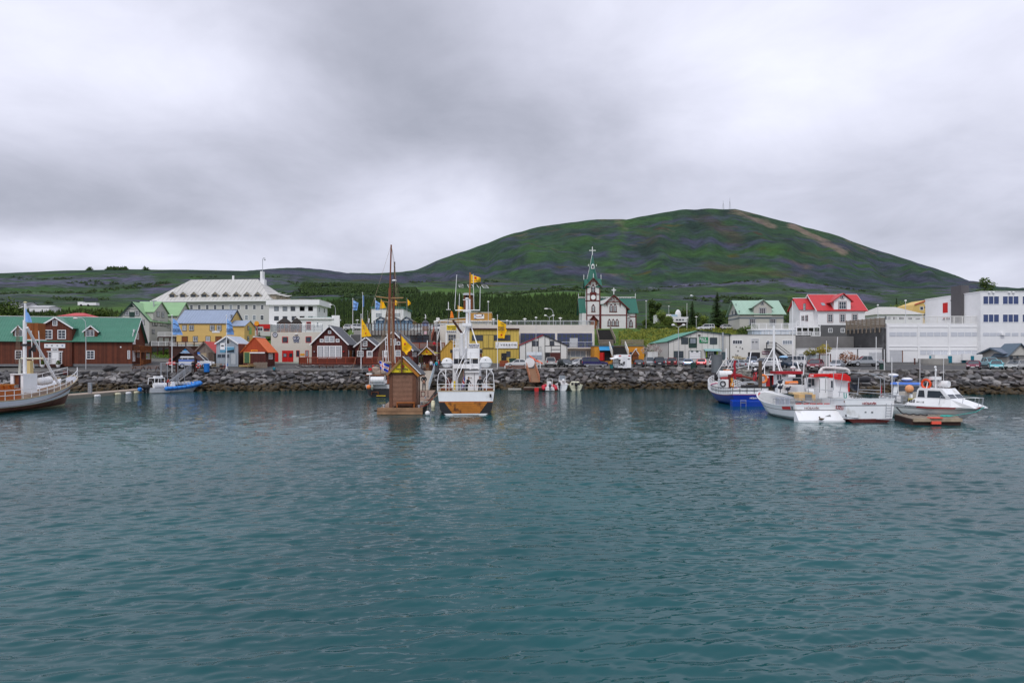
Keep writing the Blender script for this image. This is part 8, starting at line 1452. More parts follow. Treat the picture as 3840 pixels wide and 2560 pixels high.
 nm.materials.clear()
 for q in(SKIN,cloth(top),cloth(legs),M('shoe',(.02,.02,.02),.6)):nm.materials.append(q)
 for p_ in nm.polygons:p_.material_index=near(p_.center)
 nm.name='body';o=bpy.data.objects.new('body',nm);COL.objects.link(o);o.parent=t
 m=MB();m.sph(hd+upv*.04*k-fy*.015*k,.112*k,(.96,1.0,.95),10,6);ms=m.mesh('hair');bmh=bmesh.new();bmh.from_mesh(ms);c0=hd+upv*.04*k-fy*.015*k
 dl=[v for v in bmh.verts if(v.co-c0).dot(fy)*.9-(v.co-c0).dot(upv)>.035*k];bmesh.ops.delete(bmh,geom=dl,context='VERTS');bmh.to_mesh(ms);bmh.free();ms.materials.append(HAIRM[hair]);o=bpy.data.objects.new('hair' if hair in('dark','fair','grey')else 'hat',ms);COL.objects.link(o);o.parent=t
 m=MB();[m.sph(hd+fy*.088*k+upv*.018*k+V3((s*.035*k,0,0)),.009*k,seg=5,rings=4)for s in(-1,1)];m.mk('eyes',BLK,t);m=MB();c_=hd+fy*.088*k-upv*.045*k;m.box(c_.x-.022*k,c_.x+.022*k,c_.y-.01,c_.y+.008,c_.z-.006,c_.z+.004);m.mk('mouth',M('lips',(.25,.08,.07)),t)
 return t
def gp(px,Y):return(X(px,Y),Y,G(px,Y,False)+.01)
prsn('person in a black jacket seen from behind with hands clasped, standing on the dock',tuple(PR(RL,1568,852,74)),90,'back',(.018,.02,.022),(.02,.022,.035),'hat',1.83)
prsn('person in a white jacket and black trousers by the kiosk, seen from the side',(X(1617,112.5),112.5,3.12),60,'stand',(.6,.6,.6),(.02,.02,.02),'dark',1.8)
prsn('person in a turquoise jacket right of the ticket kiosk',(X(1637,112),112,3.12),100,'stand',(.01,.28,.36),(.02,.02,.03),'dark',1.7);prsn('small person in a bright blue jacket between the white and turquoise jackets',(X(1628,113),113,3.12),110,'stand',(.02,.1,.45),(.3,.3,.32),'fair',1.35)
prsn('person in a red jacket and red cap beside the turquoise jacket',(X(1645,113),113,3.15),200,'hold',(.5,.02,.05),(.03,.03,.05),'white',1.75)
t=thg('bench','low bench under the seated people by the kiosk','bench',(X(1585,112.5),112.5,3.1));m=MB();m.box(-1.2,1.0,-.2,.2,.38,.45);m.mk('seat',GWOOD,t);[MB().box(x0,x0+.08,-.15,.15,0,.38).mk('leg',GWOOD,t)for x0 in(-1.1,.85)]
prsn('person in a grey brown jacket and pale cap sitting before the kiosk',(X(1591,112.4),112.4,3.12),285,'sit',(.16,.14,.11),(.03,.03,.04),'white',1.75);prsn('person in a pale jacket sitting left of the kiosk',(X(1573,112.5),112.5,3.12),300,'sit',(.42,.40,.35),(.03,.03,.04),'white',1.7)
prsn('person in red on the dark stairs above the kiosk',tuple(PR(RS,1162,1010,139)),270,'walk',(.5,.01,.03),(.03,.03,.03),'dark',1.7);prsn('person in a checked shirt standing inside the kiosk',(X(1613,115),115,3.3),270,'hold',(.28,.12,.12),(.04,.04,.05),'fair',1.7)
t=thg('bench','dark bench on the quay edge under the seated pair','bench',(X(832,111.8),111.8,2.98));m=MB();m.box(-.9,1.2,-.2,.2,.38,.45);m.mk('seat',DWOOD,t);[MB().box(x0,x0+.08,-.15,.15,0,.38).mk('leg',DWOOD,t)for x0 in(-.8,1.0)]
prsn('person in black sitting on the quay edge bench',(X(829,111.7),111.7,3.0),300,'sit',(.02,.02,.025),(.03,.03,.04),'dark',1.75);prsn('person in dark red sitting beside the blue jacket',(X(842,111.9),111.9,3.0),260,'sit',(.10,.03,.04),(.05,.05,.06),'dark',1.7);prsn('person in a blue jacket and white trousers by the bench',(X(851,111.3),111.3,3.0),230,'walk',(.03,.14,.42),(.5,.5,.5),'dark',1.62)
prsn('person in a dark coat standing under the gangway arch',(X(724,111.2),111.2,2.98),280,'hold',(.015,.017,.02),(.02,.02,.022),'dark',1.82);prsn('person in a dark red coat against the arch post',(X(730,111.9),111.9,2.98),250,'stand',(.10,.015,.03),(.02,.02,.03),'dark',1.7)
prsn('person in a red jacket and blue trousers left of the white flagpole',gp(638,122),80,'walk',(.32,.03,.04),(.03,.04,.12),'dark',1.8);prsn('person in a dark blue jacket right of the white flagpole',gp(656,126),80,'walk',(.03,.04,.09),(.03,.03,.04),'dark',1.85)
prsn('person in a teal jacket crouched on the boulders below the cream building',(X(1028,112.3),112.3,2.75),95,'sit',(.01,.17,.22),(.03,.03,.04),'dark',1.6)
prsn('person in dark clothes in the car park behind the blue boat',gp(2728,121),300,'stand',(.03,.035,.05),(.03,.03,.03),'dark',1.75)
BF6=[(3,2,1,0),(4,5,6,7),(0,1,5,4),(1,2,6,5),(2,3,7,6),(3,0,4,7)]
# boats (local frame: x to the bow, y to port)
HW=M('hull_white',(.78,.79,.80),.3,.07,1.2,col2=((.46,.45,.42),.9,.60,.16));HBK=M('hull_black',(.02,.021,.023),.35,.3,1.);RUB=M('rub_rail',(.45,.36,.22),.6,.2);ROPE=M('rope',(.3,.27,.2),.9);OFL=M('float_orange',(.80,.22,.05),.45,.08);PFN=M('pale_fender',(.62,.58,.40),.5,.12);BWD=M('boat_brown',(.17,.048,.014),.45,.3,2.);DECKM=M('deck_planks',(.20,.14,.10),.8,.2,1,pat=('v',.14,.25));DKW=M('deck_grey',(.40,.41,.40),.7,.2);RBW=M('hull_rust',(.095,.035,.018),.7,.7,1.2);CANV=M('raft_white',(.74,.74,.74),.35,.04);BHL=M('hull_blue',(.006,.028,.24),.28,.1);RBT=M('antifoul_red',(.09,.014,.012),.6,.3)
def hull(ro,L,B,sheer,levels,mats,rake=1.2,tw=.8,wl=.72,bul=.5,ent=1.6,n=26,under=.5,deckm=None,trans=0.,p0=.5,planks=0):
 """lofted hull; sheer = (stern, mid, bow) heights; levels = heights as fraction of sheer between colour bands"""
 def sh(t):a,b,c=sheer;return a*(1-t)*(1-2*t)+4*b*t*(1-t)+c*t*(2*t-1)
 def hb(t,f):
  tt=t;s=B/2*(tw+(1-tw)*min(1,tt/.3)**.7);q=max(0,(tt-p0)/(1-p0));e_=ent*(.62+.38*f)
  s*=max(0,1-q**e_)**(.62 if f>.8 else .8)
  return s*(wl+(1-wl)*max(0,f)**.7*(1 if t<.6 else 1))*(.35+.65*min(1,max(0,(f+.35)/.5)))
 def pt(t,f,s=1):return(t*(L-rake*(1-max(f,-.2)))-trans*(1-t)*(1-f)*0+trans*f*(t<.001),s*hb(t,f),f*sh(t)if f>0 else f*under*2)
 fs_=[-.5,-.12,0]+levels;mi=[0,0]+list(range(1,len(levels)+1));m=MB();nl=len(fs_)
 sub=[]
 for a,b,k in zip(fs_,fs_[1:],mi):
  for j in range(3):sub.append((a+(b-a)*j/3,k))
 sub.append((fs_[-1],0));ns=len(sub);vs=[];ff=[];mm=[]
 ts=[0,.008,.02,.04]+[.04+.96*(i/n)for i in range(1,n+1)]
 for s in(1,-1):
  for t in ts:
   for f,_ in sub:vs.append(pt(t,f,s))
 nt_=len(ts)
 for si in range(2):
  for i in range(nt_-1):
   for j in range(ns-1):
    a=(si*nt_+i)*ns+j;b=a+ns;ff.append((a,b,b+1,a+1)if si else(a,a+1,b+1,b));mm.append(sub[j][1])
 for j in range(ns-1):a=j;b=nt_*ns+j;ff.append((a,b,b+1,a+1));mm.append(sub[j][1])
 for f,k in zip(ff,mm):m.m=k;pass
 m.v=vs;m.f=ff;m.mi=mm;o=m.mk('hull',mats,ro,smooth=False)
 for p_ in o.data.polygons:p_.use_smooth=True
 o.data.set_sharp_from_angle(angle=R(35))
 d=MB();dv_=[];ft=1-bul/max(sheer)
 for t in ts:zt_=sh(t)-bul;y_=max(0,hb(t,.9)-.04);x_=pt(t,.85)[0];dv_+=[(x_,y_,zt_),(x_,-y_,zt_)]
 d.add(dv_,[(2*i,2*i+2,2*i+3,2*i+1)for i in range(nt_-1)][::1]);d.mk('deck',deckm or DECKM,ro)
 cp=MB()
 for s in(1,-1):cp.path([V3(pt(t,1,s))+V3((0,0,.02))for t in ts],.05,4)
 cp.path([V3(pt(0,1,1)),V3(pt(0,1,-1))],.05,4);cp.mk('gunwale',mats[-1]if len(mats)>len(levels)+1 else RUB,ro)
 return lambda t,s=1,dz=0.,f=1:V3(pt(t,f,s))+V3((0,0,dz))
def hrail(ro,e,t0,t1,h,mat,n=14,rails=(1.,.5),r=.022,stern=True,name='rail',inset=0.):
 m=MB();ps=[]
 for s in(1,-1):
  for i in range(n+1):
   t=t0+(t1-t0)*i/n;b=e(t,s);m.tb(b,b+V3((0,0,h)),r,n=5)
   if i:
    p_=e(t0+(t1-t0)*(i-1)/n,s)
    for q in rails:m.tb(p_+V3((0,0,h*q)),b+V3((0,0,h*q)),r*1.2,n=5)
 if stern:
  a,b=e(t0,1),e(t0,-1)
  for q in rails:m.tb(a+V3((0,0,h*q)),b+V3((0,0,h*q)),r*1.2,n=5)
  for i in range(1,5):c_=a.lerp(b,i/5);m.tb(c_,c_+V3((0,0,h)),r,n=5)
 return m.mk(name,mat,ro)
def cab(ro,x0,x1,hw0,hw1,z0,z1,mat,name='cabin',sl=.0,sf=.0):
 m=MB();m.add([(x0,-hw0,z0),(x1,-hw0,z0),(x1,hw0,z0),(x0,hw0,z0),(x0+sl,-hw1,z1),(x1-sf,-hw1,z1),(x1-sf,hw1,z1),(x0+sl,hw1,z1)],BF6);return m.mk(name,mat,ro)
def raft(mb,a,b,r):mb.tb(a,b,r,n=14);d=(V3(b)-V3(a)).normalized();[mb.tb(V3(a).lerp(V3(b),t)-d*.02,V3(a).lerp(V3(b),t)+d*.02,r*1.07,n=14)for t in(.15,.38,.62,.85)];return mb
def wt(ro,pts,r,mat,name,n=6,parent=None):m=WB(ro);m.path(pts,r,n);return m.mk(name,mat,parent or ro)
def wtext(ro,txt,c,wd,ht,mat,yaw=0.,off=.03,parent=None):
 Mx=mat_of(ro).inverted()@Mx4.Translation(c)@Mx4.Rotation(yaw,4,'Z')@Mx4.Translation((0,-off,0))@Mx4.Rotation(R(90),4,'X')@Mx4.Translation((-wd/2,-ht/2,0));return put_text(txt,Mx,wd,ht,mat,parent or ro)
def ice(u,v):
 if abs(u-.36)<.05 or abs(v-.5)<.08:return 2
 return 1 if abs(u-.36)<.12 or abs(v-.5)<.19 else 0
YS=61.3;cx_=X(1747.5,YS);t=BIG=thg('whale_watching_boat','big white wooden boat seen from its orange planked stern, with two round raft drums','boat',(cx_,YS,0),R(93.5));ORP=M('orange_planks',(.44,.155,.018),.45,.3,2,col2=((.10,.035,.01),1.6,.54,.14))
e=hull(t,21,5.45,(2.16,1.85,2.7),[.06,.53,.57,1.0],[HBK,HW,HBK,M('rail_orange',(.36,.10,.02),.5,.2),HW,RUB],rake=2.5,tw=.93,wl=.86,bul=.5,ent=2.2)
for i in range(5):
 z0,z1=.17+i*.205,.17+i*.205+.185;w0,w1=1.22+.15*i,1.34+.15*i;m=MB();m.add([(-.05,-w0,z0),(-.05,w0,z0),(-.05,w1,z1),(-.05,-w1,z1),(.0,-w0,z0),(.0,w0,z0),(.0,w1,z1),(.0,-w1,z1)],[(0,1,2,3),(3,2,6,7),(0,4,5,1),(0,3,7,4),(1,5,6,2)]);m.mk('plank',ORP,t)
m=MB();m.box(-.06,.0,-1.15,1.15,.04,.13);m.mk('boot_stripe',WT,t);hrail(t,e,0,.34,.62,WT,9)
for x_ in(200,1042):m=WB(t);a,b=PR(RK,x_-14,1175,YS-.06),PR(RK,x_+16,1120,YS-.06);m.box(a.x,b.x,YS-.06,YS-.02,a.z,b.z);m.mk('name_plate',BLK,t)
def wb(ro,rg,x0,y0,x1,y1,Y0,Y1,mat,name):m=WB(ro);a,b=PR(rg,x0,y1,Y0),PR(rg,x1,y0,Y0);m.box(a.x,b.x,Y0,Y1,a.z,b.z);return m.mk(name,mat,ro)
wb(t,RK,425,640,512,1075,69,77,HW,'deckhouse');wb(t,RK,512,700,850,1075,71,77,HW,'deckhouse');wb(t,RK,632,765,850,1075,66.5,69,WT,'stern_locker');wb(t,RK,622,752,858,768,66.3,69.1,WHW,'locker_lid');wb(t,RK,718,845,730,862,66.4,66.5,BLK,'latch');wb(t,RK,776,770,781,1060,66.45,66.5,BSE,'seam')
wb(t,RK,425,632,862,702,68,77,WHW,'boat_deck');wb(t,RK,440,545,850,632,71,76,GL(),'bridge_window');
for x_ in(436,520,640,742,852):wb(t,RK,x_-5,540,x_+5,634,70.4,70.6,WT,'bridge_post')
wb(t,RK,438,366,530,540,70,76,WT,'upper_bridge');wb(t,RK,662,372,858,540,70,76,WT,'upper_bridge');wb(t,RK,530,380,662,540,70.6,76,WHW,'upper_bridge')
m=WB(t)
for rw in(230,300,366):m.tb(PR(RK,435,rw,69.8),PR(RK,655,rw,69.8),.035)
for x_ in(435,475,535,655):m.tb(PR(RK,x_,230,69.8),PR(RK,x_,366,69.8),.03)
for x_ in(435,855):m.tb(PR(RK,x_,366,69),PR(RK,x_,634,69),.05)
m.mk('bridge_rail',WT,t);m=WB(t)
for rw in(438,535,628,700):m.tb(PR(RK,720,rw,67.5),PR(RK,850,rw,67.5),.03)
for x_ in(708,722,845):m.tb(PR(RK,x_,438,67.5),PR(RK,x_,720,67.5),.035)
m.mk('ladder',WT,t)
A,B=PR(RK,575,550,71.5),PR(RK,530,925,65.5);m=WB(t);m.slab(A+V3((-.35,0,0)),B+V3((-.1,0,0)),B+V3((.2,0,0)),A+V3((.35,0,0)),.08);m.mk('boarding_stair',M('stair_brown',(.07,.055,.04),.8,.3,3,pat=('h',.2,.3)),t)
wt(t,[PR(RK,650,437,70),PR(RK,625,450,70),PR(RK,474,790,66),PR(RK,474,1050,66)],.035,WT,'handrail');wt(t,[PR(RK,720,575,68),PR(RK,625,575,68),PR(RK,502,870,65),PR(RK,495,1060,65)],.035,WT,'handrail')
m=WB(t);a,b=PR(RK,572,485,69.5),PR(RK,572,150,69.5);m.tb(a,b,.2,.17,10);m.sph(a,.2);m.sph(b,.17);m.mk('sail_bag',M('sail_cloth',(.62,.62,.62),.8,.08),t);wt(t,[PR(RQ,775,1262,69.8),PR(RK,578,130,69.8)],.12,DWOOD,'derrick_boom',8)
wt(t,[PR(RQ,1187,1568,71),PR(RQ,1185,625,71)],.13,WT,'mast',10);wt(t,[PR(RK,645,60,71),PR(RK,640,640,71)],.15,WT,'mast_foot',10);wt(t,[PR(RQ,1262,1420,72),PR(RQ,1262,640,72)],.10,WT,'topmast',8);wt(t,[PR(RQ,1264,640,72),PR(RD,903,272,72)],.08,M('spar_orange',(.35,.14,.03),.6,.2),'topmast_spar',8)
fl=flag(t,q4(RD,72,(905,286),(992,318),(990,350),(906,362)),YF,seed=11,rip=.1);ftx(t,'North Sailing',PR(RD,948,345,72),.85,.12,INK,fl,.3);m=WB(t);m.sph(PR(RD,948,318,71.75),.13,(1,.2,1));m.mk('red_emblem',RED,fl)
wt(t,[PR(RQ,832,965,71),PR(RQ,1570,965,71)],.055,WT,'yard');wt(t,[PR(RQ,1065,660,71),PR(RQ,1250,660,71)],.04,WT,'yard');wt(t,[PR(RQ,1070,1000,70.8),PR(RQ,1310,1005,70.8)],.05,WT,'yard');m=WB(t);m.sph(PR(RQ,1185,625,71),.16,(1.3,1.3,.7));m.mk('masthead_light',CANV,t)
for p_ in(((825,935),(880,-10),(888,-80)),((1392,965),(1370,0),(1364,-100)),((1562,935),(1577,275)),((945,1200),(965,480))):wt(t,[PR(RQ,x_,y_,71)for x_,y_ in p_],.03,WT,'aerial',5)
for x_ in(1345,):wt(t,[PR(RQ,x_,540,73),PR(RQ,x_-20,950,73)],.02,WOOD,'stay',4)
a,b=PR(RQ,1085,960,73),PR(RQ,1345,530,73);m=WB(t);[m.box(x0,x1,y0,y1,a.z,b.z)for x0,x1,y0,y1 in((a.x,a.x+.22,73,74),(b.x-.22,b.x,73,74),(a.x+.22,b.x-.22,73.8,74))];m.mk('crows_nest',BWD,t);m=WB(t);m.box(a.x+.22,b.x-.22,73.6,73.79,a.z,b.z);m.mk('nest_inner_shade',BLK,t);m=WB(t);c0,c1=PR(RQ,1060,525,73),PR(RQ,1400,465,73);m.pri([(c0.x+.1,c0.z),(c1.x-.1,c0.z),(c1.x-.05,c0.z+.12),(c1.x-.25,c1.z),(c0.x+.25,c1.z),(c0.x,c0.z+.12)],'y',72.7,74.2);m.mk('nest_roof',M('nest_roof',(.5,.52,.54),.5),t)  # black sheet before the brown back stands for shade inside the nest
wb(t,RQ,1050,1340,1312,1430,70.5,72,WT,'radar_platform');[wt(t,p_,.06,WT,'mast_stay')for p_ in([PR(RK,640,45,71),PR(RK,598,140,70)],[PR(RK,728,22,71),PR(RK,826,315,70)],[PR(RK,690,30,71),PR(RK,688,300,71)],[PR(RK,545,-10,71),PR(RK,552,130,71)])]
wt(t,[PR(RQ,915,805,72),PR(RQ,915,1190,72),PR(RQ,940,1568,72)],.03,M('spar_orange',(.35,.14,.03),.6,.2),'ensign_staff',5);flag(t,q4(RQ,72,(920,830),(1085,898),(1080,985),(922,1005)),YF,seed=12,rip=.06)
for cxp,cyp,rp,nm_ in((328,612,84,'left'),(962,603,98,'right')):
 c_=PR(RK,cxp,cyp,63.2);r_=rp/4.3567/F*63.2;m=WB(t);m.tb(c_,c_+V3((0,1.3,0)),r_,n=22);m.sph(c_,r_,(1,.3,1),16,8);m.mk('raft_drum',CANV,t,lb=nm_+' white raft drum');m=WB(t);m.box(c_.x-r_*1.08,c_.x+r_*1.08,c_.y-.2,c_.y+1.35,c_.z-.05,c_.z+.04);m.mk('drum_band',WHW,t);m=WB(t);m.pri([(c_.x-.07,c_.z+.27),(c_.x+.07,c_.z+.27),(c_.x,c_.z+.2)],'y',c_.y-.17,c_.y-.1);m.mk('drum_mark',BLK,t)
m=WB(t)
for xs in((205,420),(862,1082)):
 for Yq in(63,64.3):m.tb(PR(RK,xs[0],716,Yq),PR(RK,xs[1],716,Yq),.04)
for s,x0,x1 in((-1,240,175),(1,1050,1100)):
 for k in range(4):yq=62.2+k*1.6;m.path([PR(RK,x0-(s*k*12),720,yq),PR(RK,(x0+x1)/2+s*15,800,yq),PR(RK,x1,950,yq),PR(RK,x1,1090,yq)],.035)
 m.path([PR(RK,x0-s*150,1000,64),PR(RK,x0-s*110,880,64),PR(RK,x0-s*20,770,64)],.035);m.path([PR(RK,x0-s*120,1010,65.5),PR(RK,x0-s*70,860,65.5),PR(RK,x0,745,65.5)],.035);m.tb(PR(RK,x0-s*70,720,63),PR(RK,x0-s*75,1060,62.5),.035)
m.mk('raft_rack',WT,t)
for x_ in(405,890):wb(t,RK,x_-22,395,x_+22,450,69.5,70,BLK,'floodlight')
wb(t,RK,405,455,425,540,69.8,70.2,WOOD,'side_board');wb(t,RK,866,455,900,520,69.8,70.2,WOOD,'side_board');wb(t,RK,440,905,468,1048,63.5,63.7,M('yellow_tube',(.7,.5,.02)),'yellow_tube');wb(t,RK,330,880,390,1040,65,66,M('dark_red_box',(.12,.02,.015)),'red_locker');wb(t,RK,930,1030,1080,1070,62.6,63.4,BWD,'seat_box');wb(t,RK,230,1020,400,1070,62.6,63.4,BWD,'seat_box')
wt(t,[PR(RK,598,720,61.4),PR(RK,598,1050,61.4)],.03,WOOD,'ensign_staff',5);flag(t,q4(RK,61.4,(598,765),(625,870),(612,1030),(575,1035)),[IB,IW,IR],'ensign',pat=ice,rip=.1,nu=10,nv=10)
zd=1.62;prsn('crew member in black bending over on the stern deck of the big boat',tuple(PR(RK,652,1125,63.6))[:2]+(zd,),340,'reach',(.012,.012,.015),(.012,.012,.015),'dark',1.8);prsn('crew member in a black jacket and grey knitted hat on the stern deck',tuple(PR(RK,872,1120,63.2))[:2]+(zd,),268,'stand',(.015,.016,.02),(.02,.02,.025),'hat',1.82)
prsn('crew member in dark brown half hidden behind the stair of the big boat',(PR(RK,355,900,66).x,66,1.55),270,'hold',(.07,.03,.02),(.03,.02,.02),'dark',1.75)
def fender(lb,pos,r,h,mat,horiz=False,name='fender'):
 q=thg(name,lb,'fender' if name=='fender' else 'buoy',pos);m=MB()
 if horiz:m.tb((-h/2,0,0),(h/2,0,0),r,n=12);m.sph((-h/2,0,0),r,seg=12);m.sph((h/2,0,0),r,seg=12)
 elif h:m.tb((0,0,-h/2),(0,0,h/2),r,n=12);m.sph((0,0,-h/2),r,seg=12);m.sph((0,0,h/2),r,seg=12)
 else:m.sph((0,0,0),r,seg=14,rings=10)
 m.mk('body',mat,q,smooth=True);m=MB();m.tb((0,0,h/2+r*.8)if not horiz else(0,0,r*.6),(0,.1,h/2+r+.5),.015,n=4);m.mk('rope',ROPE,q);return q
fender('tall cream fender between the dock and the big white boat',tuple(PR(RK,105,1312,61.6)),.18,.65,PFN);fender('white ball buoy in the water at the dock corner',tuple(PR(RK,15,1432,61)),.22,0,CANV,name='buoy')
dk=thg('floating_dock','long brown floating dock with weathered timber front beside the big white boat','dock',(-10,62,0));tp=.5;A0,B0,B1,A1=[V3(v)for v in((-12.15,62,tp),(-8.2,62,tp),(-11.2,100,tp),(-15.4,100,tp))];PKB=M('dock_planks',(.24,.165,.12),.85,.2,2)
for i in range(90):
 a,b=i/90,(i+.93)/90;m=WB(dk);m.slab(A0.lerp(A1,a),B0.lerp(B1,a),B0.lerp(B1,b),A0.lerp(A1,b),.06);m.mk('deck_board',PKB,dk)
m=WB(dk);m.slab(*[v-V3((0,0,.07))for v in(A0,B0,B1,A1)],.6);m.mk('float_body',DWOOD,dk);DT=M('weathered_beam',(.26,.15,.085),.85,.5,1.5)
for z0,z1,dx in((.3,.62,0),(.02,.26,.03)):m=WB(dk);m.box(A0.x-.05-dx,B0.x+.1,61.75,61.98,z0,z1);m.mk('front_beam',DT,dk)
m=WB(dk);m.tb((A0.x-.35,61.9,.38),(A0.x+.7,61.9,.36),.1,n=8);m.mk('mooring_log',BLK,dk)
for x_,y_ in((-8.6,63.2),(-12.,64),(-9.0,68),(-9.9,78)):m=WB(dk);m.lathe((x_,y_,tp),[(.1,0),(.08,.18),(.15,.2),(.13,.27)],8);m.mk('cleat',STEEL,dk)
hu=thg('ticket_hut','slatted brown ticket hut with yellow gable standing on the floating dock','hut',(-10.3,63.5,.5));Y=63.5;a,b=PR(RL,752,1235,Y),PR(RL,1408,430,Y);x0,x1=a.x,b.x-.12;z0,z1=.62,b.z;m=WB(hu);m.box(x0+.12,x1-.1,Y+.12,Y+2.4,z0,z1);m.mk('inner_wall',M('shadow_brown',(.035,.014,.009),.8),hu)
SLAT=M('slat_wood',(.33,.175,.115),.7,.3,3.)
n_=25
for i in range(n_):z=z0+.06+(z1-z0-.15)*i/n_;m=WB(hu);m.box(x0+.28,x1-.3,Y-.0,Y+.07,z,z+.072);m.mk('slat',SLAT,hu)
for i in range(n_):z=z0+.06+(z1-z0-.15)*i/n_;m=WB(hu);m.box(x1-.08,x1-.02,Y+.2,Y+2.3,z,z+.072);m.mk('slat',SLAT,hu)
for xx,w_ in((x0,.3),(x1-.32,.3)):m=WB(hu);m.box(xx,xx+w_,Y-.06,Y+.12,z0-.1,z1+.05);m.mk('corner_post',M('post_brown',(.13,.055,.03),.7,.3,3),hu)
m=WB(hu);m.box(x1-.02,x1+.06,Y+2.2,Y+2.4,z0,z1);m.box(x1-.02,x1+.04,Y-.05,Y+.2,z0,z1);m.mk('corner_post',M('post_brown',(.13,.055,.03),.7,.3,3),hu)
ap,l_,r_=PR(RL,1052,55,Y),PR(RL,700,460,Y),PR(RL,1478,478,Y);ap.x=(l_.x+r_.x)/2-.12
m=WB(hu);m.pri([(l_.x+.3,l_.z+.18),(r_.x-.3,l_.z+.18),(ap.x,ap.z-.22)],'y',Y-.2,Y-.1);gb=m.mk('gable_board',M('gable_yellow',(.66,.52,.012),.5,.05),hu);
m=WB(hu);m.box(l_.x+.3,r_.x-.35,Y-.12,Y+.1,l_.z+.02,l_.z+.18);m.mk('lintel',DWOOD,hu)
m=WB(hu);m.slab(l_+V3((-.05,-.35,0)),ap+V3((0,-.35,0)),ap+V3((0,2.9,0)),l_+V3((-.05,2.9,0)),.2);m.mk('roof_slope',M('roof_board',(.28,.15,.06),.7,.25,2),hu);m=WB(hu);m.slab(ap+V3((0,-.35,0)),r_+V3((0,-.35,0)),r_+V3((0,2.9,0)),ap+V3((0,2.9,0)),.24);m.mk('roof_slope',M('roof_board_orange',(.40,.15,.02),.6,.2,2),hu)
m=WB(hu);d2=V3((.02,0,.03));m.slab(ap+V3((.1,-.4,.0))+d2,r_+V3((.12,-.4,0))+d2,r_+V3((.12,2.9,0))+d2,ap+V3((.1,2.9,0))+d2,-.06);m.mk('roofing',SLT,hu);wt(hu,[ap+V3((.1,-.42,.08)),r_+V3((.12,-.42,.08))],.045,WT,'barge_trim',4)
ftx(hu,'North Sailing',PR(RL,1055,338,Y-.2),1.05,.2,INK,gb,.03);ftx(hu,'HÚSAVÍK ICELAND',PR(RL,1060,384,Y-.2),.62,.07,INK,gb,.03);m=WB(hu);m.sph(PR(RL,1062,272,Y-.24),.14,(1,.2,.9));m.mk('red_emblem',RED,gb);m=WB(hu);m.torus(PR(RL,1062,275,Y-.24),.18,.02,'y',12,4);m.mk('emblem_ring',INK,gb)
PB=M('pole_brown',(.13,.05,.02),.6,.25);t=thg('flagpole','brown wooden pole on the hut gable with a torn yellow flag','flagpole',tuple(PR(RL,1045,420,Y-.45)));wt(t,[PR(RL,1047,420,Y-.45),PR(RC,1512,760,Y-.45),PR(RC,1498,565,Y-.45)],.075,PB,'pole',8);fl=flag(t,q4(RC,Y-.45,(1493,572),(1675,765),(1590,862),(1505,775)),YF,seed=14,torn=1,rip=.06,lb='torn yellow flag');m=WB(t);m.sph(PR(RC,1562,708,Y-.75),.085,(1,.2,1.3));m.mk('red_emblem',RED,fl);ftx(t,'North',PR(RC,1572,772,Y-.45),.28,.06,INK,fl,.3,R(-40))
t=thg('bench','orange brown bench leaning on the front of the slatted hut','bench',tuple(PR(RL,1140,1240,63.1)));zb=.56;a,b=PR(RL,925,1110,63.1),PR(RL,1350,1240,63.1);m=WB(t);m.box(a.x,b.x,62.95,63.35,a.z-.1,a.z);m.mk('seat',M('bench_orange',(.28,.085,.015),.6,.2),t)
for xx in(a.x,b.x-.1):m=WB(t);m.box(xx,xx+.1,63.0,63.3,zb,a.z-.1);m.mk('leg',M('bench_orange',(.28,.085,.015),.6,.2),t)
t=thg('sign_frame','small dark red framed board standing on the dock behind the hut','sign',tuple(PR(RL,1545,985,71)));c=PR(RL,1545,985,71);m=WB(t);[m.box(*q)for q in((c.x-.22,c.x-.16,71,71.08,c.z,c.z+.55),(c.x+.16,c.x+.22,71,71.08,c.z,c.z+.55),(c.x-.16,c.x+.16,71,71.08,c.z+.49,c.z+.55),(c.x-.16,c.x+.16,71,71.08,c.z,c.z+.07))];m.mk('frame',M('dark_red_box',(.12,.02,.015)),t);m=WB(t);m.box(c.x-.16,c.x+.16,71.02,71.05,c.z+.07,c.z+.49);m.mk('panel',M('pale_panel',(.42,.38,.32)),t)
for x_,lab in((1465,'left'),(1662,'right')):t=thg('mooring_post','%s dark steel post beside the small framed board on the dock'%lab,'post',tuple(PR(RL,x_,985,71)),0,'dark posts on the dock');m=MB();m.tb((0,0,-.02),(0,0,.62),.04,.03);m.box(-.1,.1,-.1,.1,-.02,.04);m.mk('post',BLK,t)
t=thg('mooring_box','pale timber landing block on the dock in front of the framed board','block',tuple(PR(RL,1560,1040,70)));c=PR(RL,1560,1060,70);m=WB(t);m.box(c.x-.58,c.x+.58,70,70.7,.5,.68);m.mk('block',M('pale_panel',(.42,.38,.32)),t)
t=thg('dock_gangway','pale gangway with grey side rails from the dock up to the ticket kiosk','gangway',(-13.5,100,.6));A,B=V3((-13.2,99,.58)),V3((-13.9,112.4,3.15));m=WB(t);w2=1.15;m.slab(A+V3((-w2,0,0)),A+V3((w2,0,0)),B+V3((w2,0,0)),B+V3((-w2,0,0)),.15);m.mk('deck',M('pale_deck',(.36,.31,.25),.85,.15),t)
for s in(-w2,w2):m=WB(t);rlg(m,A+V3((s,0,0)),B+V3((s,0,0)),1.05,kind='rails',r=.035);m.mk('handrail',M('rail_bluegrey',(.40,.46,.50),.4),t)
t=thg('mooring_ropes','mooring lines and red hand lines hanging between dock and big boat','rope',(-8.6,64,0))
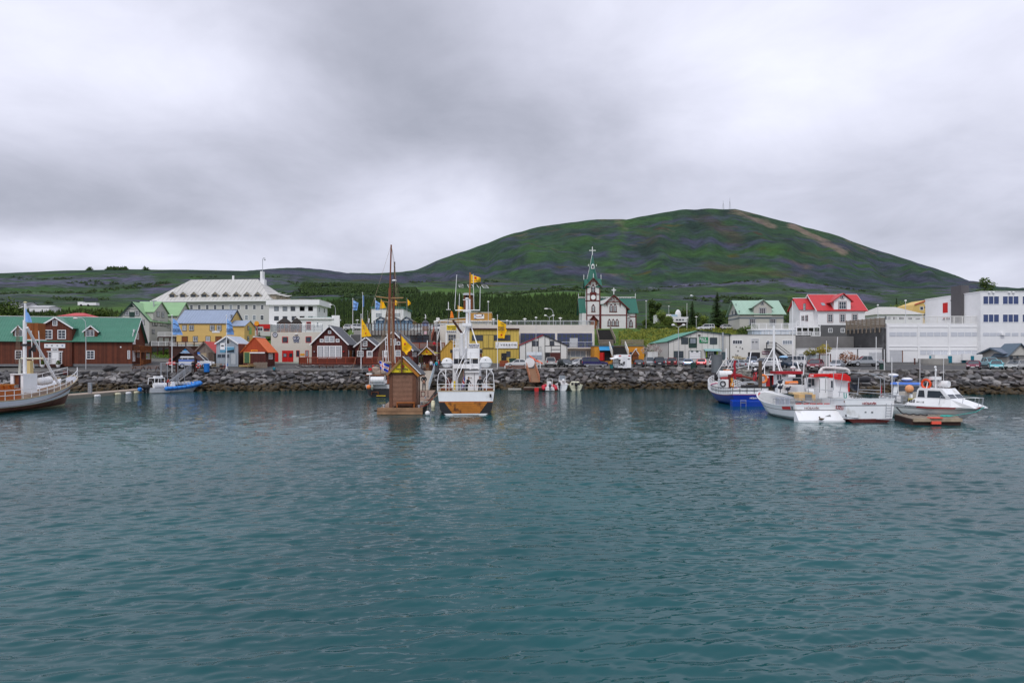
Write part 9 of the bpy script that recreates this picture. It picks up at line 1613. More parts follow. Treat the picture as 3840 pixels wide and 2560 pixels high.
for i,(p_,q_)in enumerate((((-8.6,63.2,.7),(-7.0,62,1.7)),((-8.7,66,.7),(-7.0,72,2.2)),((-9.2,72,.7),(-7.0,66,2.0)),((-8.9,69,.8),(-6.9,78,2.4)))):p_,q_=V3(p_),V3(q_);wt(t,[p_.lerp(q_,k/6)-V3((0,0,.35*math.sin(math.pi*k/6)))for k in range(7)],.03,ROPE if i%2 else M('red_rope',(.4,.06,.03),.8),'line',4)
cx_=X(1426,90);t=thg('schooner','two masted oak schooner with white and black hull seen from astern behind the hut','boat',(cx_,90,0),R(90));e=hull(t,20,4.6,(1.75,1.5,2.8),[.06,.66,1.0],[HBK,HBK,HBK,M('hull_greywhite',(.5,.5,.5),.5,.1),DWOOD],rake=3,tw=.86,wl=.7,bul=.4)
hrail(t,e,0,.9,.75,DWOOD,16,(1.,),r=.04);wt(t,[PR(RL,190,478,90),PR(RL,745,485,90)],.06,WOOD,'stern_rail');m=WB(t);raft(m,PR(RL,320,590,89.7),PR(RL,632,590,89.7),.43);m.mk('raft_drum',CANV,t);wb(t,RL,270,670,655,700,89.4,90.2,STEEL,'raft_cradle')
for x_ in(290,650):wt(t,[PR(RL,x_,480,89.6),PR(RL,x_,690,89.6)],.04,WT,'rack_post')
wb(t,RL,215,430,330,468,90,90.6,WT,'white_box');[wb(t,RL,*q,89.7,89.9,BWD,'rudder_frame')for q in((325,868,340,940),(480,868,495,940),(340,868,480,882))];wb(t,RL,450,955,665,970,89.6,89.7,M('yellow_tube',(.7,.5,.02)),'yellow_bar')
MB_=M('mast_brown',(.20,.055,.02),.55,.25,2);T1,B1_=P(1467,918,98),PR(RC,1330,980,98);T2,B2_=P(1480,982,103),PR(RC,1388,985,103);B1_.z=B2_.z=1.2
wt(t,[B1_,P(1462,1080,98)],.2,MB_,'mast',10);wt(t,[P(1461.5,1120,97.8),T1],.11,MB_,'topmast',8);wt(t,[B2_,P(1477,1110,103)],.19,MB_,'mast',10);wt(t,[P(1476,1130,102.8),T2],.1,DWOOD,'topmast',8);m=WB(t);m.sph(P(1478,1052,102.5),.3,(1.2,1,.55));m.mk('radar',WT,t)
YW=M('yard_wood',(.42,.24,.10),.6,.2);wt(t,[PR(RC,1160,45,98),PR(RC,1345,68,98),PR(RC,1540,62,98)],.07,YW,'yard',6);wt(t,[PR(RC,1225,108,99),PR(RC,1345,128,99),PR(RC,1578,125,99)],.06,YW,'yard',6)
m=WB(t)
for k,x_ in enumerate((1185,1200,1212,1226,1240,1256)):m.tb(PR(RC,x_-10,960,97+k*.3),PR(RC,1338,60,98),.022,n=4);m.tb(PR(RC,x_+180,960,101+k*.2),PR(RC,1372,90,102.5),.022,n=4)
for x_ in(1290,1310,1360,1410):m.tb(PR(RC,x_,970,96),PR(RC,1350+(x_-1350)*.2,10,98),.025,n=4)
for i in range(12):rw=300+i*52;m.tb(PR(RC,1185+(1310-1185)*(960-rw)/900,rw,97.5),PR(RC,1256+(1325-1256)*(960-rw)/900,rw,98),.014,n=3)
for a,b in((T1,(-21.5,90.2,2.4)),(T1,(-16,118*0+108,2.8)),(T2,(-15.2,92,2.2)),(T1,T2),(T2,(-17,110,2.6)),(T1,(-14.6,95,2))):m.tb(a,b,.018,n=4)
m.mk('rigging',M('rigging_tan',(.30,.22,.15),.8),t);[wt(t,[PR(RC,x_,y0,93),PR(RC,x_+dx,975,93)],.045,WT,'white_stay',5)for x_,y0,dx in((1288,640,10),(1312,560,20),(1408,640,18),(1250,800,8))]
wt(t,[PR(RL,508,135,89.5),PR(RL,560,480,89.5)],.04,WOOD,'ensign_staff',5);flag(t,q4(RL,89.5,(512,138),(755,240),(715,415),(530,325)),[IB,IW,IR],'ensign',pat=ice,rip=.08,nu=25,nv=18);m=WB(t);[m.sph(PR(RL,x_,y_,92),r_,(1.3,1,.8),7,5)for x_,y_,r_ in((380,390,.55),(430,340,.5),(600,420,.5),(500,430,.6),(560,180,.35),(650,200,.3),(740,190,.3))];m.mk('furled_sail',M('sail_tan',(.32,.25,.20),.9,.3),t,kind='stuff')
wb(t,RL,262,310,328,372,91,91.5,RED,'red_box');wb(t,RL,345,245,380,345,93,93.4,RED,'red_bottle')
fender('round orange fender hanging at the schooner stern',tuple(PR(RL,267,757,89.3)),.3,0,OFL,name='buoy');fender('pale grey green fender beside the round orange one',tuple(PR(RL,350,760,89.3)),.15,.5,M('grey_fender',(.3,.32,.28)))
t=thg('old_whaler','white topped wooden boat with rusty brown lower hull cut by the left edge','boat',(-49.6,55.2,0),R(88.5));e=hull(t,21.3,5.6,(1.9,1.25,3.25),[.05,.43,.47,.96,1.0],[RBW,M('water_line_pale',(.45,.45,.28)),RBW,M('strake_cream',(.5,.48,.36)),M('hull_bluewhite',(.74,.77,.84),.4,.08,1,pat=('h',.16,.04)),RUB,RUB],rake=1.6,tw=.8,wl=.78,bul=.55,ent=2.4)
hrail(t,e,.15,.985,.95,CANV,16,(1.,.5),r=.03,stern=False)
wt(t,[P(93,1467,69),P(93,1200,69)],.17,WT,'mast',12);wt(t,[P(94,1200,69),P(95,1136,69)],.1,WT,'topmast',8);m=WB(t);m.sph(P(95,1134,69),.16,(1,1,.6));m.mk('masthead',M('cream_cap',(.6,.55,.3)),t);wt(t,[P(101,1228,69),P(221,1443,74)],.13,WT,'derrick',10)
c=P(110,1462,70.2);m=WB(t);m.box(c.x-.22,c.x+.22,70,70.5,c.z,Zr(1352,70.2));m.box(c.x-.3,c.x+.3,69.95,70.55,c.z,c.z+.1);m.mk('cream_funnel',M('funnel_cream',(.62,.47,.22),.5,.06),t);wt(t,[P(77,1344,69),P(163,1344,69)],.09,M('cream_spar',(.6,.56,.42),.5),'cross_spar',8)
for p_ in(((77,1344),(71,1385)),((122,1344),(127,1380)),((150,1344),(151,1374)),((122,1344),(117,1240)),((150,1344),(145,1240))):wt(t,[P(x_,y_,70.5)for x_,y_ in p_],.045,CANV,'gallows_post')
wt(t,[P(77,1344,68),P(73,1405,68)],.12,M('grey_davit',(.42,.42,.36)),'davit',8)
m=WB(t)
for x_ in(58,64,70,77):m.tb(P(x_,1360,66),P(66+(x_-66)*.3,1222,68.5),.02,n=4)
for r_ in(1248,1272,1300,1328):m.tb(P(58,r_,66.5),P(77,r_,66.5),.02,n=4)
m.mk('shrouds',M('shroud_brown',(.12,.08,.05)),t);a,b=PR(RA,318,545,71.5),PR(RA,450,348,71.5);m=WB(t);[m.box(x0,x1,71.5,72.6,a.z,b.z)for x0,x1 in((a.x,a.x+.5),(a.x+.52,a.x+.75),(b.x-.48,b.x))];m.mk('crows_nest',M('nest_orange_brown',(.26,.075,.012),.5,.25,1,pat=('v',.12,.2)),t);wb(t,RA,312,540,455,550,71.4,72.6,WT,'nest_floor')
m=WB(t);c=P(112,1341,69.5);m.tb(c,c+V3((0,0,.85)),.11,n=8);m.tb(c+V3((0,0,.7)),c+V3((.5,0,1.2)),.13,n=8);m.box(c.x+.3,c.x+.55,69.4,69.6,c.z+.6,c.z+1.3);m.mk('searchlight',BLK,t);wb(t,RA,242,592,330,618,68.8,69.2,BLK,'mast_fitting')
a,b=PR(RN,245,720,67),PR(RN,545,530,67);m=WB(t);m.box(a.x,a.x+.3,67,69,a.z-.6,b.z);m.box(a.x+1.0,b.x,67,69,a.z-1.,b.z);m.box(a.x,b.x,66.9,69,b.z,b.z+.08);m.mk('companionway',HW,t);wb(t,RN,300,540,440,760,67.2,67.4,BWD,'companion_door');wb(t,RN,440,540,470,840,66.95,67.1,M('purple_brown',(.05,.02,.03)),'door_edge')
TRK=M('trunk_varnish',(.38,.10,.018),.3,.2,1.4);a=V3((-47.75,0,0));m=WB(t);m.box(a.x-3.7,a.x,57.0,66.4,1.0,Zr(1455,66));m.mk('trunk_cabin',TRK,t);zt_=Zr(1455,66)
for i in range(9):m=WB(t);m.box(a.x-3.5,a.x-.15,58.6+i*.85,58.9+i*.85,zt_,zt_+.28);m.mk('bench_slat',TRK,t)
for i in range(6):m=WB(t);m.box(a.x-3.5+i*.62,a.x-3.38+i*.62,57.9,66,zt_+.28,zt_+.42);m.mk('bench_rail',M('rail_orange2',(.50,.17,.02),.4,.2),t)
m=WB(t);raft(m,PR(RN,940,690,71.2),PR(RN,1180,660,72.4),.4);m.sph(PR(RN,930,690,71.1),.4);m.mk('raft_drum',CANV,t);m=WB(t);m.sph(PR(RN,780,680,71),.17);m.mk('white_can',CANV,t);m=WB(t);m.lathe(PR(RN,1500,720,74.3),[(.25,0),(.25,.55),(.35,.6),(.15,.8)],8);m.mk('windlass',M('windlass_grey',(.12,.12,.11),.6,.3),t);wb(t,RN,1480,440,1540,520,76,76.5,M('dark_red_box',(.12,.02,.015)),'red_winch');wb(t,RN,1370,450,1480,560,76,76.5,BLK,'black_winch')
wt(t,[P(94.5,1165,69),P(94.5,1215,69)],.02,WT,'halyard',4);flag(t,q4(RA,68.9,(298,170),(330,228),(372,342),(298,332)),BF,'flag',seed=31,rip=.08)
t=thg('moored_launch','brown launch with a pale blue cover moored behind the white and rust whaler','boat',(X(45,84),84,0),R(14));e=hull(t,6.2,2.4,(1.5,1.3,1.75),[.4,1.0],[HBK,BWD,BWD,BWD],rake=.8,bul=.2);m=MB();m.pri([(-1.1,1.35),(1.1,1.35),(.3,2.0),(-.3,2.0)],'x',.3,3.4);m.mk('cover',M('cover_blue',(.12,.38,.68),.6,.1),t)
for i in range(7):m=MB();m.box(3.4+i*.25,3.55+i*.25,-.7,.7,1.6,1.75);m.mk('white_slat',WT,t)
m=MB();m.sph((5.0,0,2.0),.4,(.8,.7,.9));m.mk('engine_cover',WT,t)
a,b=V3((X(225,84),84,.5)),V3((X(600,107.6),107.6,.5));d=(b-a).normalized();nrm_=V3((-d.y,d.x,0));wq=nrm_*2.1
t=thg('left_pontoon','long narrow pale pontoon behind the bow of the old whaler','pontoon',tuple(a));m=WB(t);m.slab(a,b,b+wq,a+wq,.12);m.mk('deck',M('pontoon_deck',(.36,.29,.23),.85,.15),t);m=WB(t);m.slab(a-V3((0,0,.13)),b-V3((0,0,.13)),b+wq-V3((0,0,.13)),a+wq-V3((0,0,.13)),.5);m.mk('float_body',M('pontoon_side',(.20,.195,.16),.8,.2),t)
for u,mt,lab in((.30,CANV,'white horizontal fender nearest the whaler bow'),(.50,PFN,'second cream fender along the left pontoon'),(.61,CANV,'small white fender in the middle of the left pontoon'),(.70,PFN,'third cream fender along the left pontoon'),(.85,PFN,'cream fender below the black outboard engine'),(.97,PFN,'cream fender at the far end of the left pontoon')):
 c=a.lerp(b,u)-nrm_*.25;q=fender(lab,(c.x,c.y,.12),.2,.8,mt,True);q.rotation_euler=(0,0,math.atan2(d.y,d.x))
t=thg('service_post','silver service pedestal with ladder on the left pontoon','post',tuple(P(335,1476,92)));c=P(335,1476,90.5);c.z=.5;m=WB(t);m.box(c.x-.2,c.x+.2,90.5,90.8,.5,1.9);m.mk('body',STEEL,t);m=WB(t);[m.box(c.x-.21,c.x+.1,90.46,90.5,.7+i*.25,.78+i*.25)for i in range(5)];m.mk('rungs',BSE,t)
def outboard(ro,x,y,z,s=1.,mat=None):m=MB();m.sph((x,y,z+.45*s),.32*s,(1.1,.75,1.0),10,7);m.box(x-.08*s,x+.08*s,y-.07*s,y+.07*s,z-.6*s,z+.3*s);m.box(x-.25*s,x+.05*s,y-.12*s,y+.12*s,z-.1*s,z+.05*s);return m.mk('outboard',mat or BLK,ro)
t=thg('spare_outboard_boat','black outboard engine of a low boat tied at the far end of the left pontoon','engine',(X(535,106),106,.1));m=MB();m.sph((0,0,.85),.5,(1.5,.8,.75),12,8);m.box(-.2,.2,-.15,.15,0,.6);m.box(.4,2.,-.5,.5,0,.45);m.mk('cowl',BLK,t);m=MB();m.box(-.4,.5,-.42,-.4,.85,.93);m.mk('cowl_stripe',STEEL,t)
t=thg('rigid_inflatable','blue tubed rigid inflatable with rows of black seats and twin outboards','boat',(X(614,103.2),103.2,0),R(54));TB=M('tube_blue',(.02,.20,.62),.4,.08)
def ribtube(L,B,r,z,rise):return[V3((x,y,z+rise*(max(0,x)/L)**2))for x,y in[(-.2,B/2)]+[(L*k/8,B/2)for k in range(7)]+[(L*.86,B*.42),(L*.96,B*.24),(L,0),(L*.96,-B*.24),(L*.86,-B*.42)]+[(L*k/8,-B/2)for k in range(6,-1,-1)]+[(-.2,-B/2)]]
pts=ribtube(5.7,2.5,.3,.62,.7);m=MB();m.path(pts,.30,12);[m.sph(p_,.30,seg=12,rings=8)for p_ in pts];m.mk('tube',TB,t,smooth=True);m=MB();[m.tb(p_+V3((0,-.28 if p_.y<0 else .28,-.06)),q_+V3((0,-.28 if q_.y<0 else .28,-.06)),.06,n=4)for p_,q_ in zip(pts,pts[1:])];m.mk('rubbing_strake',M('strake_navy',(.01,.03,.12)),t)
e=hull(t,5.6,2.2,(.62,.62,1.1),[.5,1.0],[HBK,HW,HW,HW],rake=1.,bul=.05);cab(t,-2.4,.4,1.1,1.05,.05,.7,M('rib_grey',(.42,.44,.46),.5),'stern_well')
for i in range(6):
 for y in(-.62,.62):m=MB();x_=1.7+i*.52;m.box(x_,x_+.36,y-.22,y+.22,.7,1.15);sp_=m.mk('seat',BLK,t);m=MB();m.path([(x_,y-.2,1.1),(x_-.08,y-.2,1.5),(x_-.08,y+.2,1.5),(x_,y+.2,1.1)],.03);m.mk('seat_hoop',WT,sp_)
cab(t,.9,1.6,.55,.45,.7,1.6,WT,'console',.1,.2);m=MB();raft(m,(-1.5,0,1.1),(.3,0,1.1),.38);m.mk('raft_drum',CANV,t);m=MB();[m.path([(x_,-1.,.8),(x_+.1,-.9,2.2),(x_+.1,.9,2.2),(x_,1.,.8)],.05)for x_ in(-1.9,-.4)];m.path([(-1.8,.9,2.2),(-.3,.9,2.2)],.05);m.path([(-1.8,-.9,2.2),(-.3,-.9,2.2)],.05);m.mk('radar_arch',WT,t);m=MB();m.box(-1.4,-.7,-.4,.4,2.25,2.5);m.sph((-.3,0,2.4),.2);m.mk('radar',WT,t)
outboard(t,-2.6,-.45,.35,1.25);outboard(t,-2.6,.45,.35,1.25);m=MB();m.sph((-2.9,1.3,.5),.35,(1,.8,1));m.mk('tube_end',TB,t);m=MB();m.tb((-1.9,-1,1.0),(-2.3,-1.,1.9),.02);m.mk('ensign_staff',WT,t)
tp_=mat_of(t);prsn('person in a red and navy jacket at the console of the inflatable',tuple(tp_@V3((.55,.1,.5))),40,'reach',(.40,.05,.04),(.03,.03,.09),'dark',1.7);prsn('person in navy and red bending in the inflatable',tuple(tp_@V3((-.1,.75,.4))),20,'bend',(.05,.06,.13),(.03,.03,.05),'dark',1.7)
t=thg('steel_gangway','grey steel gangway with mesh gate leading down to the inflatable','gangway',tuple(P(650,1420,107)));A,B=V3((X(640,107.4),107.4,.6)),V3((X(716,111.6),111.6,3.0));w2=V3((-.2,.75,0));m=WB(t);m.slab(A-w2,B-w2,B+w2,A+w2,.12);m.mk('deck',M('gangway_grey',(.42,.40,.38),.7),t);m=WB(t);rlg(m,A-w2,B-w2,1.05,kind='rails',r=.035);rlg(m,A+w2,B+w2,1.05,kind='rails',r=.035);m.mk('handrail',STEEL,t)
m=WB(t);q0,q1,q2=PR(RM,605,680,109),PR(RM,1480,680,109),PR(RM,605,310,109);
for x_ in(605,640,860,1245,1490):q=PR(RM,x_,680,109);m.tb((q.x,109,1.4),(q.x,109,q2.z),.04)
m.tb((q0.x,109,q2.z),(q1.x,109,q2.z),.04);m.mk('gate_frame',STEEL,t)
m=WB(t)
for i in range(15):xx=q0.x+i*.085;m.tb((xx,109,q0.z+.2),(xx,109,q2.z),.008,n=3)
m.mk('mesh',STEEL,t,kind='stuff');t=thg('life_ring','red and white life ring on the right post of the gangway arch','life ring',tuple(PR(RM,2000,400,111)));m=MB();m.torus((0,0,0),.33,.09,'y',16,6);m.mk('ring',RED,t);m=MB();[m.torus((0,0,0),.33,.1,'y',3,6,k*1.57+.5,k*1.57+.8)for k in range(4)];m.mk('white_band',WT,t)
YS=73.4;t=BLU=thg('fishing_boat','blue and white fishing boat with red crane and the name in white on its stern','boat',(X(2815,YS),YS,0),R(90));e=hull(t,12.5,4.5,(1.3,1.2,2.2),[.06,.90,.95,1.0],[RBT,BHL,BHL,M('strake_pink',(.45,.12,.14)),HW,HW],rake=1.6,tw=.86,wl=.80,bul=.25,ent=2.0,deckm=DKW)
hrail(t,e,0,.55,.72,BLK,12,(1.,.5),r=.028);hrail(t,e,.6,.99,.8,WT,14,(1.,.75,.5,.25),r=.03,stern=False)
m=MB();[m.add([e(a_,s,0),e(b_,s,0),e(b_,s,.62),e(a_,s,.62)],[(0,1,2,3)])for s in(1,-1)for a_,b_ in[(k/12*.6,(k+1)/12*.6)for k in range(12)]];a_,b_=e(0,1),e(0,-1);m.add([a_+V3((.06,0,0)),b_+V3((.06,0,0)),b_+V3((.06,0,.6)),a_+V3((.06,0,.6))],[(0,1,2,3)]);m.mk('bulwark',HW,t)
m=MB();m.pri([(-.75,-.15),(0.02,-.15),(.02,.68),(-.75,.50)],'y',-1.85,2.2);m.mk('stern_step',M('step_blue',(.006,.045,.32),.25,.06),t);wtext(t,'HÚSAVÍK',PR(RO,938,958,YS),1.05,.2,WT,0,.2);m=WB(t)
for x_ in(660,770):m.tb(PR(RO,x_,1150,YS-.85),PR(RO,x_,1000,YS-.8),.02)
for y_ in(1005,1035,1065):m.tb(PR(RO,650,y_,YS-.8),PR(RO,770,y_,YS-.8),.02)
m.mk('ladder',STEEL,t);CR=M('crane_red',(.30,.015,.018),.5,.15)
wt(t,[PR(RO,235,560,77),PR(RO,450,545,77),PR(RO,470,480,77),PR(RO,680,500,77)],.2,CR,'crane_arm',6);wt(t,[PR(RO,680,500,77),PR(RO,900,560,77.5)],.12,M('crane_rust',(.22,.05,.03),.6,.2),'crane_tip',6);wt(t,[PR(RO,428,470,76.6),PR(RO,428,790,76.6)],.2,M('dark_red_box',(.12,.02,.015)),'crane_post',8);m=WB(t);m.path([PR(RO,550,180,76),PR(RO,520,280,76),PR(RO,540,350,76),PR(RO,525,450,76),PR(RO,545,570,76)],.13,6);m.mk('furled_flag',M('furled_red',(.33,.008,.02),.7,.15),t)
m=WB(t);[m.tb(PR(RO,x0,y0,76),PR(RO,x1,y1,76),r_,r_*.5,8)for x0,y0,x1,y1,r_ in((470,545,480,640,.14),(490,700,500,775,.14),(460,640,450,720,.08),(500,640,520,700,.06))];m.mk('floats',M('float_yellow_orange',(.75,.33,.05),.5,.3,3),t,kind='stuff')
wb(t,RO,262,572,415,775,76.5,78,HW,'deck_locker');m=WB(t);m.torus(PR(RO,285,665,76.4),.28,.07,'y',12,5);m.mk('tyre',BLK,t);m=WB(t);raft(m,PR(RO,195,465,79),PR(RO,465,465,79),.42);m.mk('raft_drum',CANV,t);wb(t,RO,345,370,440,410,83,84,OFL,'orange_tub')
m=WB(t);m.tb(PR(RO,670,725,75),PR(RO,1050,715,75),.2,n=10);m.mk('rubber_roller',BLK,t);m=WB(t);rr=random.Random(4)
for i in range(60):c_=PR(RO,rr.uniform(590,860),rr.uniform(380,520),rr.uniform(78,80));m.sph(c_,rr.uniform(.08,.22),(1.3,1,.7),6,4)
m.mk('net_pile',M('net_grey',(.28,.27,.24),.9,.5,4),t,kind='stuff');m=WB(t)
for k in range(4):m.path([PR(RO,560+k*40,740-k*12,75.5),PR(RO,640+k*35,640-k*6,76),PR(RO,930+k*15,640-k*6,76),PR(RO,1000+k*10,700-k*12,76)],.035)
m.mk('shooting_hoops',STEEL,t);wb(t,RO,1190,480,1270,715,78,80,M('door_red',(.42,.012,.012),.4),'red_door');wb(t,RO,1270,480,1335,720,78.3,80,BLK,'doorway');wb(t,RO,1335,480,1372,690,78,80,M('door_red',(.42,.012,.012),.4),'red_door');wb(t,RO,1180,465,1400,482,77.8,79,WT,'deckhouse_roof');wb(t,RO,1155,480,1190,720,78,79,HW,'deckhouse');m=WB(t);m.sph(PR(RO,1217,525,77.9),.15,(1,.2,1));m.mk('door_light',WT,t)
for x_,lab in((1125,'orange life ring on the deckhouse'),):m=WB(t);m.torus(PR(RO,x_,560,77.8),.42,.13,'y',14,6);m.mk('life_ring',OFL,t)
m=WB(t);m.tb(PR(RO,920,600,79),PR(RO,990,420,79),.05);m.torus(PR(RO,955,520,79),.5,.06,'x',12,5);m.tb(PR(RO,1000,420,79),PR(RO,940,600,79),.05);m.mk('red_frame',M('frame_red',(.42,.04,.05)),t)
def bmast(ro,top,foot,legs,r=.1,mat=None,Y=78):
 wt(ro,[P(foot[0],foot[1],Y),P(top[0],top[1],Y)],r,mat or WT,'mast',8)
 for(x0,y0),(x1,y1)in legs:wt(ro,[P(x0,y0,Y),P(x1,y1,Y)],r*.5,mat or WT,'mast_leg',6)
bmast(t,(2902,1222),(2902,1400),(((2902,1300),(2856,1388)),((2902,1320),(2938,1400)),((2872,1354),(2932,1354))),.13,Y=80);bmast(t,(2723,1306),(2723,1370),(((2723,1342),(2686,1402)),((2723,1342),(2745,1378)),((2704,1371),(2736,1371)),((2752,1340),(2722,1392)),((2807,1371),(2722,1386))),.07,Y=84)
wt(t,[PR(RO,875,0,82),PR(RO,812,380,80)],.05,WT,'whip_aerial',5);wt(t,[PR(RO,1160,270,79),PR(RO,1160,480,79)],.05,WT,'pole',5)
for x_,y_ in((890,225),(965,365)):m=WB(t);m.sph(PR(RO,x_,y_,81),.18);m.mk('deck_light',CANV,t);wt(t,[PR(RO,x_,y_,81),PR(RO,x_,400,81)],.04,STEEL,'light_post',5)
t=thg('timber_pile','dark weathered wooden pile standing between the blue boat and the white boats','post',tuple(PR(RO,1070,700,74)));wt(t,[PR(RO,1070,760,74),PR(RO,1068,180,74)],.2,M('pile_wood',(.10,.07,.05),.9,.4,2),'pile',8)
YS=55.2;t=thg('fishing_boat','white fishing boat with a sloping stern platform, red dashes and grey name lettering','boat',(X(3064,YS),YS,0),R(91));e=hull(t,11.2,4.0,(1.32,1.15,2.0),[.05,.66,.70,1.0],[HBK,HW,HW,BLK,HW,HW],rake=1.4,tw=.93,wl=.84,bul=.15,ent=1.9,deckm=DKW)
m=MB();m.pri([(-.85,-.1),(.0,-.1),(.0,.85),(-.18,.85),(-.85,.14)],'y',-1.88,1.88);m.mk('stern_platform',HW,t)
for x0,x1,mt in((1425,1535,BSE),(1575,1690,M('vent_pinkgrey',(.32,.27,.27))),(1730,1845,BSE)):a,b=PR(RI,x0,1028,54.75),PR(RI,x1,998,54.9);m=WB(t);m.slab((a.x,54.62,.42),(b.x,54.62,.42),(b.x,54.86,.66),(a.x,54.86,.66),.03);m.mk('platform_vent',mt,t)
for i in range(5):wb(t,RI,1350+i*104,829,1434+i*104,842,YS-.03,YS,RED,'red_dash')
wtext(t,'HÚSAVÍK',PR(RI,1585,897,YS),1.22,.2,M('name_greyred',(.28,.17,.16)),0,.05);
lp=lambda t0,t1,f0,f1:[e(t0,1,0,f0)+V3((0,.015,0)),e(t1,1,0,f0)+V3((0,.015,0)),e(t1,1,0,f1)+V3((0,.015,0)),e(t0,1,0,f1)+V3((0,.015,0))]
m=MB();m.poly(lp(.06,.2,.72,.92));m.mk('red_panel',RED,t);m=MB();m.poly(lp(.02,.05,.72,.92));m.mk('registration_panel',BSE,t);m=MB();m.poly(lp(.9,.97,.78,.95));m.mk('bow_flash',RED,t)
for y_ in(-1.8,1.8):m=MB();m.sph((-.02,y_,.78),.06);m.mk('exhaust',BLK,t)
for i in range(3):m=MB();x_=1.0+i*.95;a_=e(x_/11,1,0);m.add([(x_,a_.y-.1,a_.z),(x_+.8,a_.y-.1,a_.z),(x_+.8,a_.y-.1,a_.z+.65),(x_,a_.y-.1,a_.z+.65),(x_,a_.y-.16,a_.z),(x_+.8,a_.y-.16,a_.z),(x_+.8,a_.y-.16,a_.z+.65),(x_,a_.y-.16,a_.z+.65)],BF6);m.mk('spray_panel',M('panel_lilac',(.50,.52,.58)),t)
hrail(t,e,0,.35,.5,STEEL,6,(1.,));TAN=M('tub_tan',(.58,.38,.17),.6,.1);wb(t,RI,1395,700,1488,785,57,58,TAN,'tan_tub');wb(t,RI,1492,705,1585,782,56.9,57.9,BSE,'grey_tub');wb(t,RI,1588,700,1640,782,57.2,58,TAN,'tan_tub');wb(t,RI,1310,672,1600,698,58,59,M('tub_tan_light',(.6,.47,.28)),'tan_lid')
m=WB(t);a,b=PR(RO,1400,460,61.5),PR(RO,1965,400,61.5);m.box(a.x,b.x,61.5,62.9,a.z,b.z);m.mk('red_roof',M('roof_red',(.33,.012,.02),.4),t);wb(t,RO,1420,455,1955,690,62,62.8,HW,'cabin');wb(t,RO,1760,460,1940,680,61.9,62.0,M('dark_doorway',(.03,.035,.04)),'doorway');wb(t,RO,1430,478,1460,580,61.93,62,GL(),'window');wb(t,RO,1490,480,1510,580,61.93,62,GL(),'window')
wtext(t,'250',PR(RO,1560,490,62),.33,.26,M('ink_black',(.01,.01,.012)),0,.05);m=WB(t);m.tb(PR(RO,1650,500,61.6),PR(RO,1800,500,61.6),.13,n=10);m.mk('exhaust_drum',CANV,t);m=WB(t);m.tb(PR(RO,1590,645,60),PR(RO,1850,640,60),.15,n=10);m.mk('orange_raft',OFL,t);wb(t,RO,1440,690,2040,860,60.5,61.4,HW,'foredeck_coaming')
m=WB(t);m.path([PR(RO,1580,650,59.8),PR(RO,1590,545,59.8),PR(RO,1930,540,59.8),PR(RO,1960,700,59.8)],.03);m.path([PR(RO,1670,670,59.7),PR(RO,1690,655,59.7),PR(RO,1840,655,59.7),PR(RO,1850,670,59.7)],.03);m.mk('frame',STEEL,t);m=WB(t);[m.sph(PR(RO,x_,325,62),.13)for x_ in(1732,1782)];m.box(PR(RO,1840,0,62).x,PR(RO,1925,0,62).x,62,62.4,PR(RO,0,400,62).z,PR(RO,0,355,62).z);m.mk('radar_domes',CANV,t)
for i,(x_,y_)in enumerate(((1485,625),(1490,740),(1650,770),(1370,715))):m=WB(t);c_=PR(RO,x_,y_,58.5);m.sph(c_,.2,(1.1,.9,.8),9,6);m.tb(c_+V3((0,0,0)),c_+V3((.25,0,.2)),.07);m.tb(c_,c_-V3((0,0,.45)),.04);m.mk('jigging_reel',M('reel_navy',(.012,.016,.03),.4),t)
wt(t,[P(2972,1128,63),P(2974,1400,63)],.035,WT,'whip_aerial',5);wt(t,[PR(RO,2005,50,63),PR(RO,1970,480,63)],.035,WT,'whip_aerial',5);wt(t,[PR(RO,1470,140,63),PR(RO,1520,480,63)],.03,WT,'whip_aerial',5);wt(t,[PR(RO,2035,490,58),PR(RO,2085,850,58)],.04,STEEL,'davit',5);wt(t,[PR(RO,1395,80,66),PR(RO,1480,400,65)],.06,WT,'mast_leg',5);wt(t,[PR(RO,1840,200,66),PR(RO,1900,400,65)],.05,WT,'mast_leg',5)
t=thg('duck','small brown duck resting on the edge of the sloping stern platform','duck',tuple(PR(RI,1725,1080,54.2)));m=MB();m.sph((0,0,.1),.13,(1.6,.8,.7),10,7);m.tb((-.1,0,.12),(-.14,0,.24),.05,.045,8);m.sph((-.14,0,.26),.055,(1.1,.9,.9));m.tb((-.18,0,.25),(-.25,0,.235),.02,.012,5);m.tb((.15,0,.12),(.27,0,.17),.05,.01,6);m.mk('body',M('duck_brown',(.10,.07,.045),.8,.5,12),t)
YS=54.0;t=thg('fishing_boat','white fishing boat with bright red wheelhouse top and dark red waterline','boat',(X(3262,YS),YS,0),R(93));e=hull(t,11.5,4.35,(1.88,1.65,2.3),[.16,.70,.735,1.0],[RBT,RBT,HW,BLK,HW,HW],rake=1.2,tw=.93,wl=.86,bul=.2,ent=1.9,deckm=DKW)
wtext(t,'HÚSAVÍK',PR(RP,1457,1070,YS),1.15,.21,M('name_red',(.30,.015,.02)),R(3),.05);put_text('ISUZU',Mx4.Translation((1.6,e(.14,1,0,.6).y+.03,.98))@Mx4.Rotation(R(180),4,'Z')@Mx4.Rotation(R(90),4,'X'),1.4,.28,M('name_red',(.3,.015,.02)),t)
m=WB(t)
for x_ in(1815,1925):m.tb(PR(RP,x_,1075,YS-.12),PR(RP,x_-15,1370,YS-.12),.022)
for y_ in(1115,1170,1228,1285,1340):m.tb(PR(RP,1808,y_,YS-.12),PR(RP,1925,y_,YS-.12),.02)
